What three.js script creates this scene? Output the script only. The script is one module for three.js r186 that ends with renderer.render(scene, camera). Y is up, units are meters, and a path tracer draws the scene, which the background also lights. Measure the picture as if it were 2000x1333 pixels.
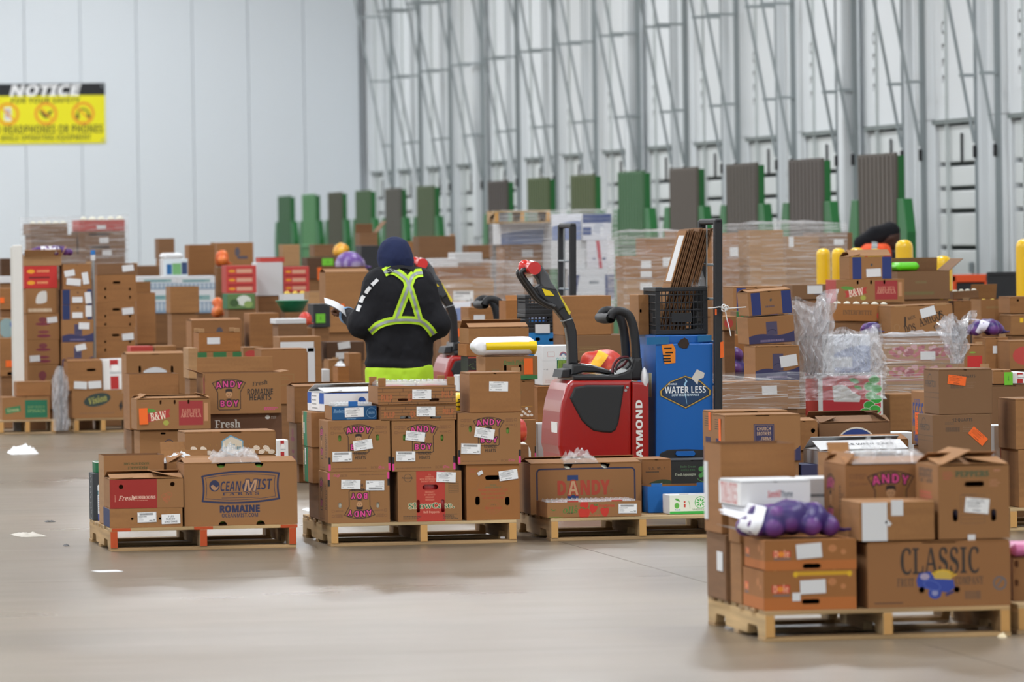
import * as THREE from 'three';
import { mergeGeometries, mergeVertices, toCreasedNormals } from 'three/addons/utils/BufferGeometryUtils.js';
import { RoundedBoxGeometry } from 'three/addons/geometries/RoundedBoxGeometry.js';
import { MarchingCubes } from 'three/addons/objects/MarchingCubes.js';
import { RectAreaLightUniformsLib } from 'three/addons/lights/RectAreaLightUniformsLib.js';

// ---------------------------------------------------------------- camera, light levels, exposure
// x runs along the fronts of the pallets, y up, z towards the camera; the dock wall stands at x = 16.1, the end wall at z = -118.
RectAreaLightUniformsLib.init();
const scene = new THREE.Scene();
scene.background = new THREE.Color(0x000000);
const camera = new THREE.PerspectiveCamera(2 * Math.atan(666.5 / 12000) * 180 / Math.PI, 2000 / 1333, 0.5, 400);
camera.position.set(0, 1.64, 0);
camera.rotation.order = 'YXZ';
camera.rotation.set(-Math.atan(206.5 / 12000), -9.15 * Math.PI / 180, -0.015);
camera.focus = 35.5;
camera.userData.fStop = 5.2;
const EXPOSURE = 1.0, LAMP = 37, LAMP_GLOW = 5;
const LAMP_COLOUR = new THREE.Color(0.965, 1.0, 1.045);
const renderer = new THREE.WebGLRenderer({ antialias: true });
renderer.toneMapping = THREE.LinearToneMapping;
renderer.toneMappingExposure = EXPOSURE;
renderer.shadowMap.enabled = true;

// ---------------------------------------------------------------- small helpers
let seed = 7;
const rnd = () => { seed = (seed * 1664525 + 1013904223) >>> 0; return seed / 4294967296; };
const between = (a, b) => a + (b - a) * rnd();
const R = (deg) => deg * Math.PI / 180;
const taken = {};
function numbered(name) {
  const n = taken[name] = (taken[name] ?? -1) + 1;
  return n ? name + '_' + String(n).padStart(3, '0') : name;
}
function shade(o) { o.castShadow = true; o.receiveShadow = true; return o; }
function thing(name, label, category, [x, y, z] = [0, 0, 0], turn = 0, group) {
  const o = new THREE.Group(); o.name = numbered(name); scene.add(o);
  o.position.set(x, y, z); o.rotation.y = R(turn);
  o.userData = { label, category };
  if (group) o.userData.group = group;
  return o;
}
function part(name, geometry, material, parent, label) {
  const m = shade(new THREE.Mesh(geometry, material));
  let k = 0, n = name;
  while (parent.children.some((c) => c.name === n)) n = name + '_' + String(++k).padStart(3, '0');
  m.name = n; parent.add(m);
  if (label) m.userData.label = label;
  return m;
}
function structure(name, parent = scene) {
  const o = new THREE.Group(); o.name = numbered(name); o.userData = { kind: 'structure' }; parent.add(o); return o;
}
const merge = (list) => mergeGeometries(list.map((g) => { const n = g.index ? g.toNonIndexed() : g; for (const k of Object.keys(n.attributes)) if (!['position', 'normal', 'uv'].includes(k)) n.deleteAttribute(k); return n; }), false);
// box with its uv in metres on each face
function box(w, h, d, x = 0, y = 0, z = 0) {
  const g = new THREE.BoxGeometry(w, h, d), p = g.attributes.position, n = g.attributes.normal, uv = g.attributes.uv;
  for (let i = 0; i < p.count; i++) {
    const a = Math.abs(n.getX(i)), b = Math.abs(n.getY(i));
    uv.setXY(i, a > 0.5 ? p.getZ(i) : p.getX(i), b > 0.5 ? p.getZ(i) : p.getY(i));
  }
  return g.translate(x, y, z);
}
function softBox(w, h, d, r, x = 0, y = 0, z = 0, seg = 2) {
  const g = new RoundedBoxGeometry(w, h, d, seg, Math.min(r, w / 2.01, h / 2.01, d / 2.01)), p = g.attributes.position, n = g.attributes.normal, uv = g.attributes.uv;
  for (let i = 0; i < p.count; i++) {
    const a = Math.abs(n.getX(i)), b = Math.abs(n.getY(i)), c = Math.abs(n.getZ(i));
    uv.setXY(i, a > b && a > c ? p.getZ(i) : p.getX(i), b > a && b > c ? p.getZ(i) : p.getY(i));
  }
  return g.translate(x, y, z);
}
const V = (x, y, z) => new THREE.Vector3(x, y, z);
// round bar between two points
function bar(a, b, r, r2 = r, n = 12) {
  const d = V().subVectors(b, a), g = new THREE.CylinderGeometry(r2, r, d.length(), n);
  g.applyQuaternion(new THREE.Quaternion().setFromUnitVectors(V(0, 1, 0), d.clone().normalize()));
  return g.translate((a.x + b.x) / 2, (a.y + b.y) / 2, (a.z + b.z) / 2);
}
function tube(points, r, n = 10, closed = false, steps = 0) {
  return new THREE.TubeGeometry(new THREE.CatmullRomCurve3(points.map((p) => V(...p)), closed), steps || points.length * 6, r, n, closed);
}
function extrude(shape, depth, bevel = 0, seg = 2) {
  const g = new THREE.ExtrudeGeometry(shape, bevel ? { depth: depth - 2 * bevel, bevelEnabled: true, bevelThickness: bevel, bevelSize: bevel, bevelOffset: -bevel, bevelSegments: seg, curveSegments: 14 } : { depth, bevelEnabled: false, curveSegments: 14 });
  return bevel ? g.translate(0, 0, bevel) : g;
}
function poly(points) { return new THREE.Shape(points.map(([x, y]) => new THREE.Vector2(x, y))); }
// value noise in three dimensions
function hash(x, y, z) { let h = (x * 374761393 + y * 668265263 + z * 1274126177) | 0; h = Math.imul(h ^ (h >>> 13), 1274126177); return ((h ^ (h >>> 16)) >>> 0) / 4294967296; }
function noise(x, y, z = 0) {
  const i = Math.floor(x), j = Math.floor(y), k = Math.floor(z), f = (t) => t * t * (3 - 2 * t), u = f(x - i), v = f(y - j), w = f(z - k);
  const l = (a, b, t) => a + (b - a) * t;
  const c = (a, b, d) => hash(i + a, j + b, k + d);
  return l(l(l(c(0, 0, 0), c(1, 0, 0), u), l(c(0, 1, 0), c(1, 1, 0), u), v), l(l(c(0, 0, 1), c(1, 0, 1), u), l(c(0, 1, 1), c(1, 1, 1), u), v), w);
}
const fbm = (x, y, z = 0) => noise(x, y, z) * 0.55 + noise(x * 2.1, y * 2.1, z * 2.1 + 7) * 0.28 + noise(x * 4.3, y * 4.3, z * 4.3 + 13) * 0.17;

// ---------------------------------------------------------------- textures and materials
function canvas(w, h) { const c = document.createElement('canvas'); c.width = Math.round(w); c.height = Math.round(h); return [c, c.getContext('2d')]; }
function canvasTexture(c, repeat = false) {
  const t = new THREE.CanvasTexture(c); t.colorSpace = THREE.SRGBColorSpace;
  if (repeat) t.wrapS = t.wrapT = THREE.RepeatWrapping;
  return t;
}
// a tiling texture that fills `metres`; f(u, v) in 0..1 gives [r, g, b] in sRGB 0..255, periodic noise comes through `per`
function tile(n, metres, f, colour = true) {
  const data = new Uint8Array(n * n * 4);
  for (let y = 0; y < n; y++) for (let x = 0; x < n; x++) { const c = f(x / n, y / n), i = (y * n + x) * 4; data[i] = c[0]; data[i + 1] = c[1]; data[i + 2] = c[2]; data[i + 3] = 255; }
  const t = new THREE.DataTexture(data, n, n); t.wrapS = t.wrapT = THREE.RepeatWrapping; t.magFilter = THREE.LinearFilter; t.minFilter = THREE.LinearMipmapLinearFilter;
  if (colour) t.colorSpace = THREE.SRGBColorSpace;
  t.repeat.set(1 / metres, 1 / metres); t.needsUpdate = true;
  return t;
}
function per(u, v, fx, fy, s = 0) { // noise that repeats over the unit square
  const x = u * fx, y = v * fy, l = (a, b, t) => a + (b - a) * t, su = u * u * (3 - 2 * u), sv = v * v * (3 - 2 * v);
  return l(l(noise(x, y, s), noise(x - fx, y, s), su), l(noise(x, y - fy, s), noise(x - fx, y - fy, s), su), sv);
}
const std = (color, roughness = 0.8, more = {}) => new THREE.MeshStandardMaterial({ color, roughness, ...more });
const phys = (color, roughness, more = {}) => new THREE.MeshPhysicalMaterial({ color, roughness, ...more });
const kraftMap = tile(256, 0.9, (u, v) => { const k = 232 + 16 * (per(u, v, 5, 60, 1) - 0.5) + 22 * (per(u, v, 4, 4, 2) - 0.5) + 10 * (per(u, v, 90, 90, 3) - 0.5); return [k, k, k]; });
const kraft = (hex) => std(hex, 0.82, { map: kraftMap });
const TONE = {
  kraft: kraft(0xa37344), pale: kraft(0xb48a5e), mid: kraft(0xa16f40), brown: kraft(0x876140), dark: kraft(0x5f422c), orange: kraft(0xa66c36),
  white: std(0xd4d5d6, 0.6), inner: kraft(0x8f6441), navy: std(0x1f2a58, 0.7), blue: std(0x0d5fa8, 0.55), black: std(0x26282b, 0.6), green: std(0x2d6b45, 0.7), red: std(0xb3392f, 0.6), yellow: std(0xe9c816, 0.5), brownprint: std(0x553826, 0.75),
};
const M = {
  dark: std(0x15161a, 0.7), tape: phys(0xb8936b, 0.3, { transparent: true, opacity: 0.55 }), paper: std(0xd9dadb, 0.7), orangeSticker: std(0xf26a1b, 0.6),
  steel: std(0xaab0b2, 0.42, { metalness: 0.75 }), greySteel: std(0x8f979a, 0.5, { metalness: 0.4 }), yellow: phys(0xf2c20c, 0.35, { clearcoat: 0.4 }), black: std(0x1b1c1f, 0.5),
  film: phys(0xf2f4f6, 0.12, { transparent: true, opacity: 0.22, specularIntensity: 1 }),
};

// ---------------------------------------------------------------- room
{
  const concrete = tile(512, 9, (u, v) => {
    const a = per(u, v, 3, 5, 1), b = per(u, v, 9, 12, 2), c = per(u, v, 40, 14, 3), d = per(u, v, 120, 120, 4);
    const k = 1 + 0.13 * (a - 0.5) + 0.10 * (b - 0.5) + 0.05 * (c - 0.5) + 0.05 * (d - 0.5);
    return [124 * k, 111 * k, 94 * k];
  });
  const gloss = tile(512, 7, (u, v) => { const k = 255 * (0.24 + 0.12 * per(u, v, 4, 7, 8) + 0.05 * per(u, v, 16, 40, 9)); return [k, k, k]; }, false);
  const slabMat = phys(0xffffff, 1.0, { map: concrete, roughnessMap: gloss, specularIntensity: 0.5 });
  const floor = structure('floor');
  part('slab_base', box(48, 0.2, 126, -7, -0.121, -57), std(0x4b4741, 0.9), floor);
  const xs = [-31, -24.55, -18.55, -12.55, -6.55, -0.55, 5.45, 11.45, 17], zs = [6, -7, -19.4, -29.6, -42, -54.4, -66.8, -79.2, -91.6, -104, -120];
  for (let i = 0; i + 1 < xs.length; i++) for (let k = 0; k + 1 < zs.length; k++) {
    const w = xs[i + 1] - xs[i], d = zs[k] - zs[k + 1], g = box(w - 0.006, 0.02, d - 0.006);
    const uv = g.attributes.uv; for (let q = 0; q < uv.count; q++) uv.setXY(q, uv.getX(q) + xs[i] + w / 2, uv.getY(q) + zs[k] - d / 2);
    part('slab', g, slabMat, floor).position.set(xs[i] + w / 2, -0.01, zs[k] - d / 2);
  }
  const panelMat = std(0xe2e8ed, 0.45), seamMat = std(0xb9bfc4, 0.6);
  const back = structure('wall_back');
  part('wall_core', box(48, 9.8, 0.3, -7, 4.8, -118.2), seamMat, back);
  for (let k = 0; k < 38; k++) part('wall_panel', softBox(1.072, 9.6, 0.06, 0.012, 0, 0, 0, 1), panelMat, back).position.set(15.55 - k * 1.08, 4.8, -118.03);
  const ceil = structure('ceiling');
  part('ceiling_deck', box(48, 0.2, 126, -7, 9.7, -57), std(0xe4e6e7, 0.7), ceil);
  const left = structure('wall_left');
  part('wall_core', box(0.3, 9.8, 126, -30.9, 4.8, -57), panelMat, left);
  const behind = structure('wall_behind');
  part('wall_core', box(48, 9.8, 0.3, -7, 4.8, 5.8), panelMat, behind);

  // dock wall with door openings every 3.66 m
  const dock = structure('wall_right'), pitch = 3.66, doors = [];
  for (let k = -1; k < 15; k++) doors.push(-(64.6 + k * pitch));
  const wallMat = std(0xe2e6e8, 0.5), doorMat = std(0xdde1e0, 0.42), ribMat = std(0xc9cfce, 0.5), gapMat = std(0x7f8785, 0.7), HX = 16.1, DW = 2.5, DH = 2.85;
  part('wall_core', box(0.3, 9.8, 62.4, HX + 0.25, 4.8, -25.2), wallMat, dock);
  part('wall_header', box(0.3, 9.6 - DH - 0.05, 64.4, HX + 0.25, (9.6 + DH + 0.05) / 2, -88.5), wallMat, dock);
  part('wall_end', box(0.3, 9.6, 2.2, HX + 0.25, 4.8, -119), wallMat, dock);
  const pier = box(0.3, DH + 0.06, pitch - DW, 0, (DH + 0.06) / 2, 0), edge = box(0.05, 9.6, 0.02, 0, 4.8, 0);
  const panelSeam = structure('trim_1'); 
  doors.forEach((z, k) => {
    if (z < -117) return;
    part('wall_pier', pier, wallMat, dock).position.set(HX + 0.25, 0, z - pitch / 2);
    if (k === 0) part('wall_pier', pier, wallMat, dock).position.set(HX + 0.25, 0, z + pitch / 2);
    part('wall_seam', edge, ribMat, panelSeam).position.set(HX + 0.09, 0, z - 0.6);
    // sectional door: each section with its own rails
    const d = structure('door_' + (k + 1));
    const hs = [0, 0.52, 0.98, 1.42, 1.84, 2.1, 2.38, 2.85];
    part('door_backing', box(0.03, DH, DW, 0, DH / 2, 0), gapMat, d).position.set(HX + 0.3, 0, z);
    for (let s = 0; s + 1 < hs.length; s++) part('door_section', softBox(0.06, hs[s + 1] - hs[s] - 0.05, DW - 0.06, 0.015, 0, 0, 0, 1), doorMat, d).position.set(HX + 0.16, (hs[s] + hs[s + 1]) / 2, z);
    part('door_head', box(0.05, 0.05, DW + 0.06), gapMat, d).position.set(HX + 0.09, DH + 0.02, z);
    part('pull_strap', softBox(0.02, 0.34, 0.05, 0.008), M.black, d).position.set(HX + 0.11, 2.56, z);
    part('door_lock', softBox(0.04, 0.12, 0.1, 0.01), M.greySteel, d).position.set(HX + 0.11, 1.2, z + 0.4);
  });
  // steel round the doors
  const paintGrey = std(0xdde1e3, 0.5), trackGrey = std(0x9aa2a4, 0.5), postG = merge([box(0.08, 9.5, 0.02, 0, 4.75, -0.06), box(0.08, 9.5, 0.02, 0, 4.75, 0.06), box(0.02, 9.5, 0.12, 0.02, 4.75, 0)]);
  const trackG = merge([box(0.06, 9.2, 0.01, 0, 4.6, 0), box(0.01, 9.2, 0.05, 0.03, 4.6, 0.025)]), lean = 0.18, L = 6.6;
  const leanG = (() => { const g = box(0.035, L, 0.03, 0, L / 2, 0), p = g.attributes.position; for (let i = 0; i < p.count; i++) p.setX(i, p.getX(i) - lean * p.getY(i)); g.computeVertexNormals(); return g; })();
  const [mcv, mc] = canvas(64, 256); mc.fillStyle = '#e6eaec'; mc.fillRect(0, 0, 64, 256); mc.save(); mc.translate(32, 128); mc.rotate(-Math.PI / 2); txt(mc, '2 3 1', -14, 2, 60, '#2a2d30', { w: 150 }); ell(mc, 106, 0, 18, 18, '#2a2d30', 0, 9); mc.restore();
  const markMat = std(0xffffff, 0.5, { map: canvasTexture(mcv) }), markG = new THREE.PlaneGeometry(0.22, 0.86).rotateY(-Math.PI / 2);
  const bayOf = (k) => ['first', 'second', 'third', 'fourth', 'fifth', 'sixth', 'seventh', 'eighth', 'ninth', 'tenth', 'eleventh', 'twelfth', 'thirteenth', 'fourteenth', 'fifteenth', 'sixteenth'][k];
  doors.forEach((z, k) => {
    if (z < -114) return;
    const c = thing('steel_column', `light grey steel column after the ${bayOf(k)} dock door counted from the camera end`, 'column', [HX - 0.08, 0, z - pitch / 2], 0, 'steel columns along the dock wall');
    part('channel_post', postG, paintGrey, c);
    part('base_plate', box(0.2, 0.02, 0.24, 0, 0.01, 0), M.greySteel, c);
    if (k % 4 === 3) part('wall_duct', softBox(0.2, 7, 0.24, 0.04, 0, 5.1, 0.3), paintGrey, c, 'white boxed duct');
    const f = thing('door_track', `galvanised lift track leaning out above the ${bayOf(k)} dock door counted from the camera end`, 'track', [HX, 0, z], 0, 'lift tracks over the dock doors');
    for (const s of [-1, 1]) {
      part('upright', trackG, trackGrey, f).position.set(-0.03, 0, s * (DW / 2 + 0.1));
      part('leaning_rail', leanG, trackGrey, f).position.set(-0.06, 2.6, s * (DW / 2 + 0.1));
      for (const h of [3.35, 4.55, 5.75, 6.95]) { const reach = 0.06 + lean * (h - 2.6); part('bracket', box(reach, 0.035, 0.04), trackGrey, f).position.set(-0.03 - reach / 2, h, s * (DW / 2 + 0.1)); }
      part('roller', softBox(0.04, 0.14, 0.05, 0.015), M.black, f).position.set(-0.06, 2.5, s * (DW / 2 + 0.1));
    }
    part('door_marking', markG, markMat, f).position.set(0.09, 3.6, -0.75);
  });
  // upright dock levellers
  const tones = [0x575049, 0x57504b, 0x565049, 0x5a534c, 0x456a49, 0x55603e, 0x505e3c, 0x4a4440, null, 0x526145, 0x57564f, 0x4a6344, 0x535446, 0x5f9064, 0x486a4c];
  const greenMat = std(0x12642a, 0.5), hue = ['taupe', 'taupe', 'taupe', 'taupe', 'green-grey', 'olive', 'olive', 'dark taupe', '', 'olive', 'grey', 'green-grey', 'taupe', 'pale green', 'green-grey'];
  tones.forEach((tone, k) => {
    if (tone === null) return;
    const z = -(63.2 + k * pitch * 0.992), t = thing('dock_leveller', `upright ${hue[k]} dock leveller plate in a green frame, ${bayOf(k)} counted from the camera end`, 'dock leveller', [14.1, 0, z], 0, 'upright dock levellers along the doors'), plate = std(tone, 0.75);
    part('deck_plate', box(0.03, 2.42, 1.8, 0, 1.23, 0), plate, t);
    for (let i = 0; i < 9; i++) part('rib', box(0.012, 2.38, 0.05), plate, t).position.set(-0.02, 1.22, -0.8 + i * 0.2);
    part('hinge_tube', new THREE.CylinderGeometry(0.025, 0.025, 1.8, 10).rotateX(Math.PI / 2), plate, t).position.set(-0.02, 1.5, 0);
    for (const s of [-1, 1]) {
      part('side_frame', extrude(poly([[0, 0], [0.46, 0], [0.46, 1.6], [0.3, 1.95], [0, 1.95]]), 0.1, 0.008).rotateY(s > 0 ? -Math.PI / 2 : Math.PI / 2), greenMat, t).position.set(s > 0 ? 0.1 : -0.03, 0.01, s * 0.88);
      part('edge_beam', box(0.07, 2.4, 0.06, 0.05, 1.21, 0), greenMat, t).position.z = s * 0.87;
    }
    part('hold_down_arm', merge([bar(V(0.14, 1.5, 0.2), V(0.5, 0.9, 0.35), 0.035), bar(V(0.5, 0.9, 0.35), V(0.45, 0.02, 0.35), 0.03)]), M.black, t);
  });
  // ceiling lights: glowing panel and the light just under it
  const glow = new THREE.MeshStandardMaterial({ color: 0x222222, emissive: LAMP_COLOUR, emissiveIntensity: LAMP_GLOW });
  for (let i = 0; i < 5; i++) for (let k = 0; k < 10; k++) {
    const x = -24 + i * 8.6, z = 0 - k * 12.4;
    const t = thing('ceiling_light', 'white ceiling light panel hanging over the warehouse floor', 'light', [x, 9.2, z], 0, 'ceiling light panels');
    part('housing', softBox(1.3, 0.08, 3.3, 0.02, 0, 0.05, 0), TONE.white, t);
    part('lamp_diffuser', box(1.2, 0.01, 3.2), glow, t);
    for (const s of [-1, 1]) part('hanger', bar(V(0, 0.09, s * 1.2), V(0, 0.42, s * 1.2), 0.01, 0.01, 6), M.greySteel, t);
    const l = new THREE.RectAreaLight(LAMP_COLOUR, LAMP, 1.2, 3.2); l.position.set(x, 9.18, z); l.rotation.x = -Math.PI / 2; l.name = numbered('ceiling_lamp_light'); scene.add(l);
  }
}

// ---------------------------------------------------------------- print on the cartons
const toCss = (hex, k = 1) => { const c = new THREE.Color(hex); c.multiplyScalar(k); return '#' + c.getHexString(); };
const INK = { navy: '#2c2f4d', dark: '#3a342e', pink: '#d8418a', black: '#25211f', red: '#b3352f', green: '#2f6b45', white: '#ecebe6', blue: '#27408f', maroon: '#7c2a3a', gold: '#e0b52a', leaf: '#5d8a35', brown: '#6d4a33' };
function txt(c, s, x, y, size, color, o = {}) {
  c.save(); c.translate(x, y); if (o.rot) c.rotate(R(o.rot)); if (o.skew) c.transform(1, 0, -o.skew, 1, 0, 0);
  c.font = (o.bold === false ? '' : 'bold ') + size + 'px ' + (o.font ?? 'sans-serif'); c.textAlign = o.align ?? 'center'; c.textBaseline = 'middle';
  if (o.w) { const m = c.measureText(s).width; c.scale(o.w / m, 1); }
  if (o.stroke) { c.lineJoin = 'round'; c.lineWidth = o.sw ?? size * 0.16; c.strokeStyle = o.stroke; c.strokeText(s, 0, 0); }
  c.fillStyle = color; c.fillText(s, 0, 0); c.restore();
}
function rect(c, x, y, w, h, color) { c.fillStyle = color; c.fillRect(x, y, w, h); }
function ring(c, x, y, w, h, color, lw) { c.strokeStyle = color; c.lineWidth = lw; c.strokeRect(x, y, w, h); }
function ell(c, x, y, rx, ry, color, rot = 0, lw = 0) { c.beginPath(); c.ellipse(x, y, rx, ry, R(rot), 0, 7); if (lw) { c.strokeStyle = color; c.lineWidth = lw; c.stroke(); } else { c.fillStyle = color; c.fill(); } }
function path(c, pts, color, lw = 0, close = true) { c.beginPath(); pts.forEach((p, i) => (p.length === 2 ? (i ? c.lineTo(...p) : c.moveTo(...p)) : p.length === 4 ? c.quadraticCurveTo(...p) : c.bezierCurveTo(...p))); if (close) c.closePath(); if (lw) { c.lineWidth = lw; c.strokeStyle = color; c.lineJoin = 'round'; c.stroke(); } else { c.fillStyle = color; c.fill(); } }
function lines(c, x, y, w, n, gap, color, th = gap * 0.35) { for (let i = 0; i < n; i++) { let q = x; const end = x + w * (0.6 + 0.4 * noise(i * 3.7 + x, y)); while (q < end) { const l = 6 + 22 * noise(q, y + i * 9); rect(c, q, y + i * gap, Math.min(l, end - q), th, color); q += l + 7; } } }
function barcode(c, x, y, w, h, color = '#222') { for (let q = 0; q < w; ) { const b = 1.5 + 5 * noise(q * 0.7 + x, y * 3.1); rect(c, x + q, y, b, h, color); q += b + 2 + 5 * noise(q + 3, 8.1); } }
function arch(c, s, x, y, size, bend, color, stroke, sw, wide) { const n = s.length; [...s].forEach((ch, i) => { const k = i - (n - 1) / 2; txt(c, ch, x + k * wide, y + bend * k * k, size, color, { stroke, sw, rot: k * 5 * Math.sign(bend) * Math.min(1, Math.abs(bend)) }); }); }
function pinkLogo(c, x, y, k) { // arched pink name over a small head, in a shield
  c.save(); c.translate(x, y); c.scale(k, k);
  path(c, [[-175, -120], [0, -205, 175, -120], [120, -20], [120, 150], [105, 165], [-105, 165], [-120, 150], [-120, -20]], '#33251f', 8);
  path(c, [[-150, -112], [0, -188, 150, -112], [105, -25], [105, 145], [-105, 145], [-105, -25]], '#8a6f2b', 3);
  ell(c, 0, -5, 34, 42, '#b98c62'); path(c, [[-38, -12], [-36, -52], [0, -66, 36, -52], [38, -12], [20, -28], [-20, -28]], '#2b211d');
  ell(c, -12, 0, 4, 5, '#2b211d'); ell(c, 13, 0, 4, 5, '#2b211d'); rect(c, -10, 20, 22, 4, '#6a3b30'); path(c, [[-42, 58], [0, 30, 42, 58]], '#3a2c26');
  arch(c, 'ANDY', 0, -108, 92, 5.5, '#df4d93', '#2c211e', 20, 74); arch(c, 'BOY', 0, 98, 88, 0.01, '#df4d93', '#2c211e', 20, 72);
  c.restore();
}
function leafSpray(c, x, y, k) { for (const [dx, dy, r, a] of [[-90, 10, 34, -50], [-45, -25, 30, 20], [0, 12, 30, -20], [45, -18, 34, 40], [90, 14, 30, -10]]) { ell(c, x + dx * k, y + dy * k, r * k, r * 0.7 * k, '#ead9c4', a); ell(c, x + dx * k, y + dy * k, r * k * 0.6, r * 0.3 * k, '#c4997a', a, 2); } }
function strawberry(c, x, y, r, a = 0) { c.save(); c.translate(x, y); c.rotate(R(a)); path(c, [[-r, -r * 0.5], [-r * 0.9, -r * 1.1, 0, -r], [r * 0.9, -r * 1.1, r, -r * 0.5], [r * 0.9, r * 0.7, 0, r * 1.25], [-r * 0.9, r * 0.7, -r, -r * 0.5]], '#c43426'); for (const q of [-1, 0, 1]) path(c, [[0, -r * 0.8], [q * r - 8, -r * 1.4], [q * r * 0.6 + 10, -r * 1.0]], '#4c7a35'); c.restore(); }
const ART = {
  andy(c, W, H) {
    pinkLogo(c, 490, H * 0.36, H / 590); txt(c, 'ROMAINE', 515, H * 0.65, 74, INK.black, { w: 205 }); txt(c, 'HEARTS', 515, H * 0.735, 74, INK.black, { w: 175 });
    for (const [y, s] of [[0.12, 0], [0.22, 1]]) { ring(c, 50, H * y, 38, 34, INK.brown, 5); txt(c, s ? '12/3 COUNT' : 'PRODUCE', 100, H * y + (s ? 18 : 6), 30, INK.brown, { align: 'left', w: s ? 150 : 130 }); ring(c, 900, H * y, 38, 34, INK.brown, 5); txt(c, s ? '18/3 COUNT' : 'PRODUCE', 885, H * y + (s ? 18 : 6), 30, INK.brown, { align: 'right', w: s ? 130 : 120 }); if (!s) { txt(c, 'OF USA', 100, H * y + 36, 30, INK.brown, { align: 'left' }); txt(c, 'OF MEXICO', 885, H * y + 36, 30, INK.brown, { align: 'right' }); } }
    lines(c, 60, H * 0.93, 560, 1, 20, INK.brown, 11); txt(c, 'BCRF', 740, H * 0.93, 54, INK.brown, { bold: false, w: 120 }); ell(c, 830, H * 0.925, 22, 14, INK.pink, -30, 6); lines(c, 860, H * 0.915, 60, 2, 18, INK.pink, 8);
    rect(c, 0, H * 0.72, 34, H * 0.13, INK.black); rect(c, 0, H * 0.85, 34, H * 0.13, INK.pink); rect(c, 966, H * 0.72, 34, H * 0.13, INK.black); rect(c, 966, H * 0.85, 34, H * 0.13, INK.pink);
  },
  andyTurned(c, W, H) { c.translate(W, H); c.rotate(Math.PI); ART.andy(c, W, H); },
  andySide(c, W, H) { c.save(); c.translate(330, H * 0.45); c.scale(0.8, 1); pinkLogo(c, 0, 0, H / 520); c.restore(); txt(c, 'ROMAINE', 760, H * 0.5, 90, INK.black, { rot: -90, w: H * 0.5 }); txt(c, 'HEARTS', 860, H * 0.55, 90, INK.black, { rot: -90, w: H * 0.4 }); lines(c, 80, H * 0.93, 700, 1, 20, INK.brown, 10); },
  andyWide(c, W, H) { pinkLogo(c, 330, H * 0.52, H / 430); txt(c, 'Fresh', 730, H * 0.26, 70, INK.black, { rot: -8, font: 'serif', skew: 0.25 }); txt(c, 'ROMAINE', 730, H * 0.47, 100, INK.black, { w: 340 }); txt(c, 'HEARTS', 730, H * 0.61, 100, INK.black, { w: 290 }); lines(c, 780, H * 0.86, 180, 2, 20, INK.pink, 12); rect(c, 4, H * 0.1, 14, H * 0.5, INK.maroon); },
  ocean(c, W, H) {
    path(c, [[160, H * 0.2], [500, H * 0.08, 840, H * 0.17], [815, H * 0.37, 840, H * 0.58], [500, H * 0.68, 160, H * 0.6], [185, H * 0.4, 160, H * 0.2]], INK.navy, 16);
    path(c, [[190, H * 0.23], [500, H * 0.125, 808, H * 0.21], [790, H * 0.37, 808, H * 0.54], [500, H * 0.63, 190, H * 0.56], [208, H * 0.4, 190, H * 0.23]], INK.navy, 4);
    ell(c, 268, H * 0.355, 46, 50, INK.navy); path(c, [[235, H * 0.36], [255, H * 0.32, 270, H * 0.36], [290, H * 0.4, 305, H * 0.35], [300, H * 0.43, 268, H * 0.43], [245, H * 0.42, 235, H * 0.36]], '#a9805e');
    txt(c, 'CEAN', 412, H * 0.37, 120, INK.navy, { skew: 0.12, w: 190 }); ell(c, 560, H * 0.37, 42, 34, INK.navy, -30, 14); txt(c, 'M', 588, H * 0.36, 140, '#b98d66', { skew: 0.2, stroke: INK.navy, sw: 14 }); txt(c, 'IST', 712, H * 0.345, 128, INK.navy, { skew: 0.12, w: 130 });
    txt(c, 'F A R M S', 500, H * 0.49, 38, INK.navy, { font: 'serif', w: 330 }); rect(c, 350, H * 0.465, 160, 4, INK.navy); rect(c, 330, H * 0.55, 330, 4, INK.navy);
    txt(c, 'ROMAINE', 488, H * 0.735, 82, INK.navy, { stroke: INK.navy, sw: 7, w: 360 }); txt(c, 'OCEANMIST.COM', 490, H * 0.84, 46, INK.navy, { w: 325 });
  },
  mushrooms(c, W, H) { rect(c, 0, 0, 640, H, '#98271f'); txt(c, 'Fresh', 230, H * 0.64, 82, '#ead3bd', { font: 'serif', skew: 0.25, bold: false }); txt(c, 'MUSHROOMS', 465, H * 0.63, 56, '#ead3bd', { font: 'serif', w: 310 }); lines(c, 330, H * 0.72, 270, 1, 12, '#d9a48c', 7); txt(c, 'PRODUCT', 70, H * 0.65, 20, '#d9a48c', { rot: -90 }); for (const [x, y] of [[745, 0.6], [800, 0.55], [770, 0.7]]) { ell(c, x, H * y, 44, 32, '#b35f3d', 0, 5); path(c, [[x - 14, H * y + 20], [x - 10, H * y + 55], [x + 14, H * y + 55], [x + 14, H * y + 20]], '#b35f3d', 5); } },
  perishable(c, W, H) { c.translate(W, H); c.rotate(Math.PI); txt(c, 'PERISHABLE', 440, H * 0.82, 58, '#3f4a26', { w: 330 }); txt(c, 'HANDLE WITH CARE', 460, H * 0.88, 54, '#3f4a26', { w: 420 }); },
  showcase(c, W, H) {
    rect(c, 290, 0, 450, H, '#b23a2c'); ell(c, 160, H * 0.13, 62, 60, INK.dark, 0, 6); txt(c, 'PrimeLabs', 150, H * 0.13, 40, INK.dark, { w: 170 });
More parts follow.
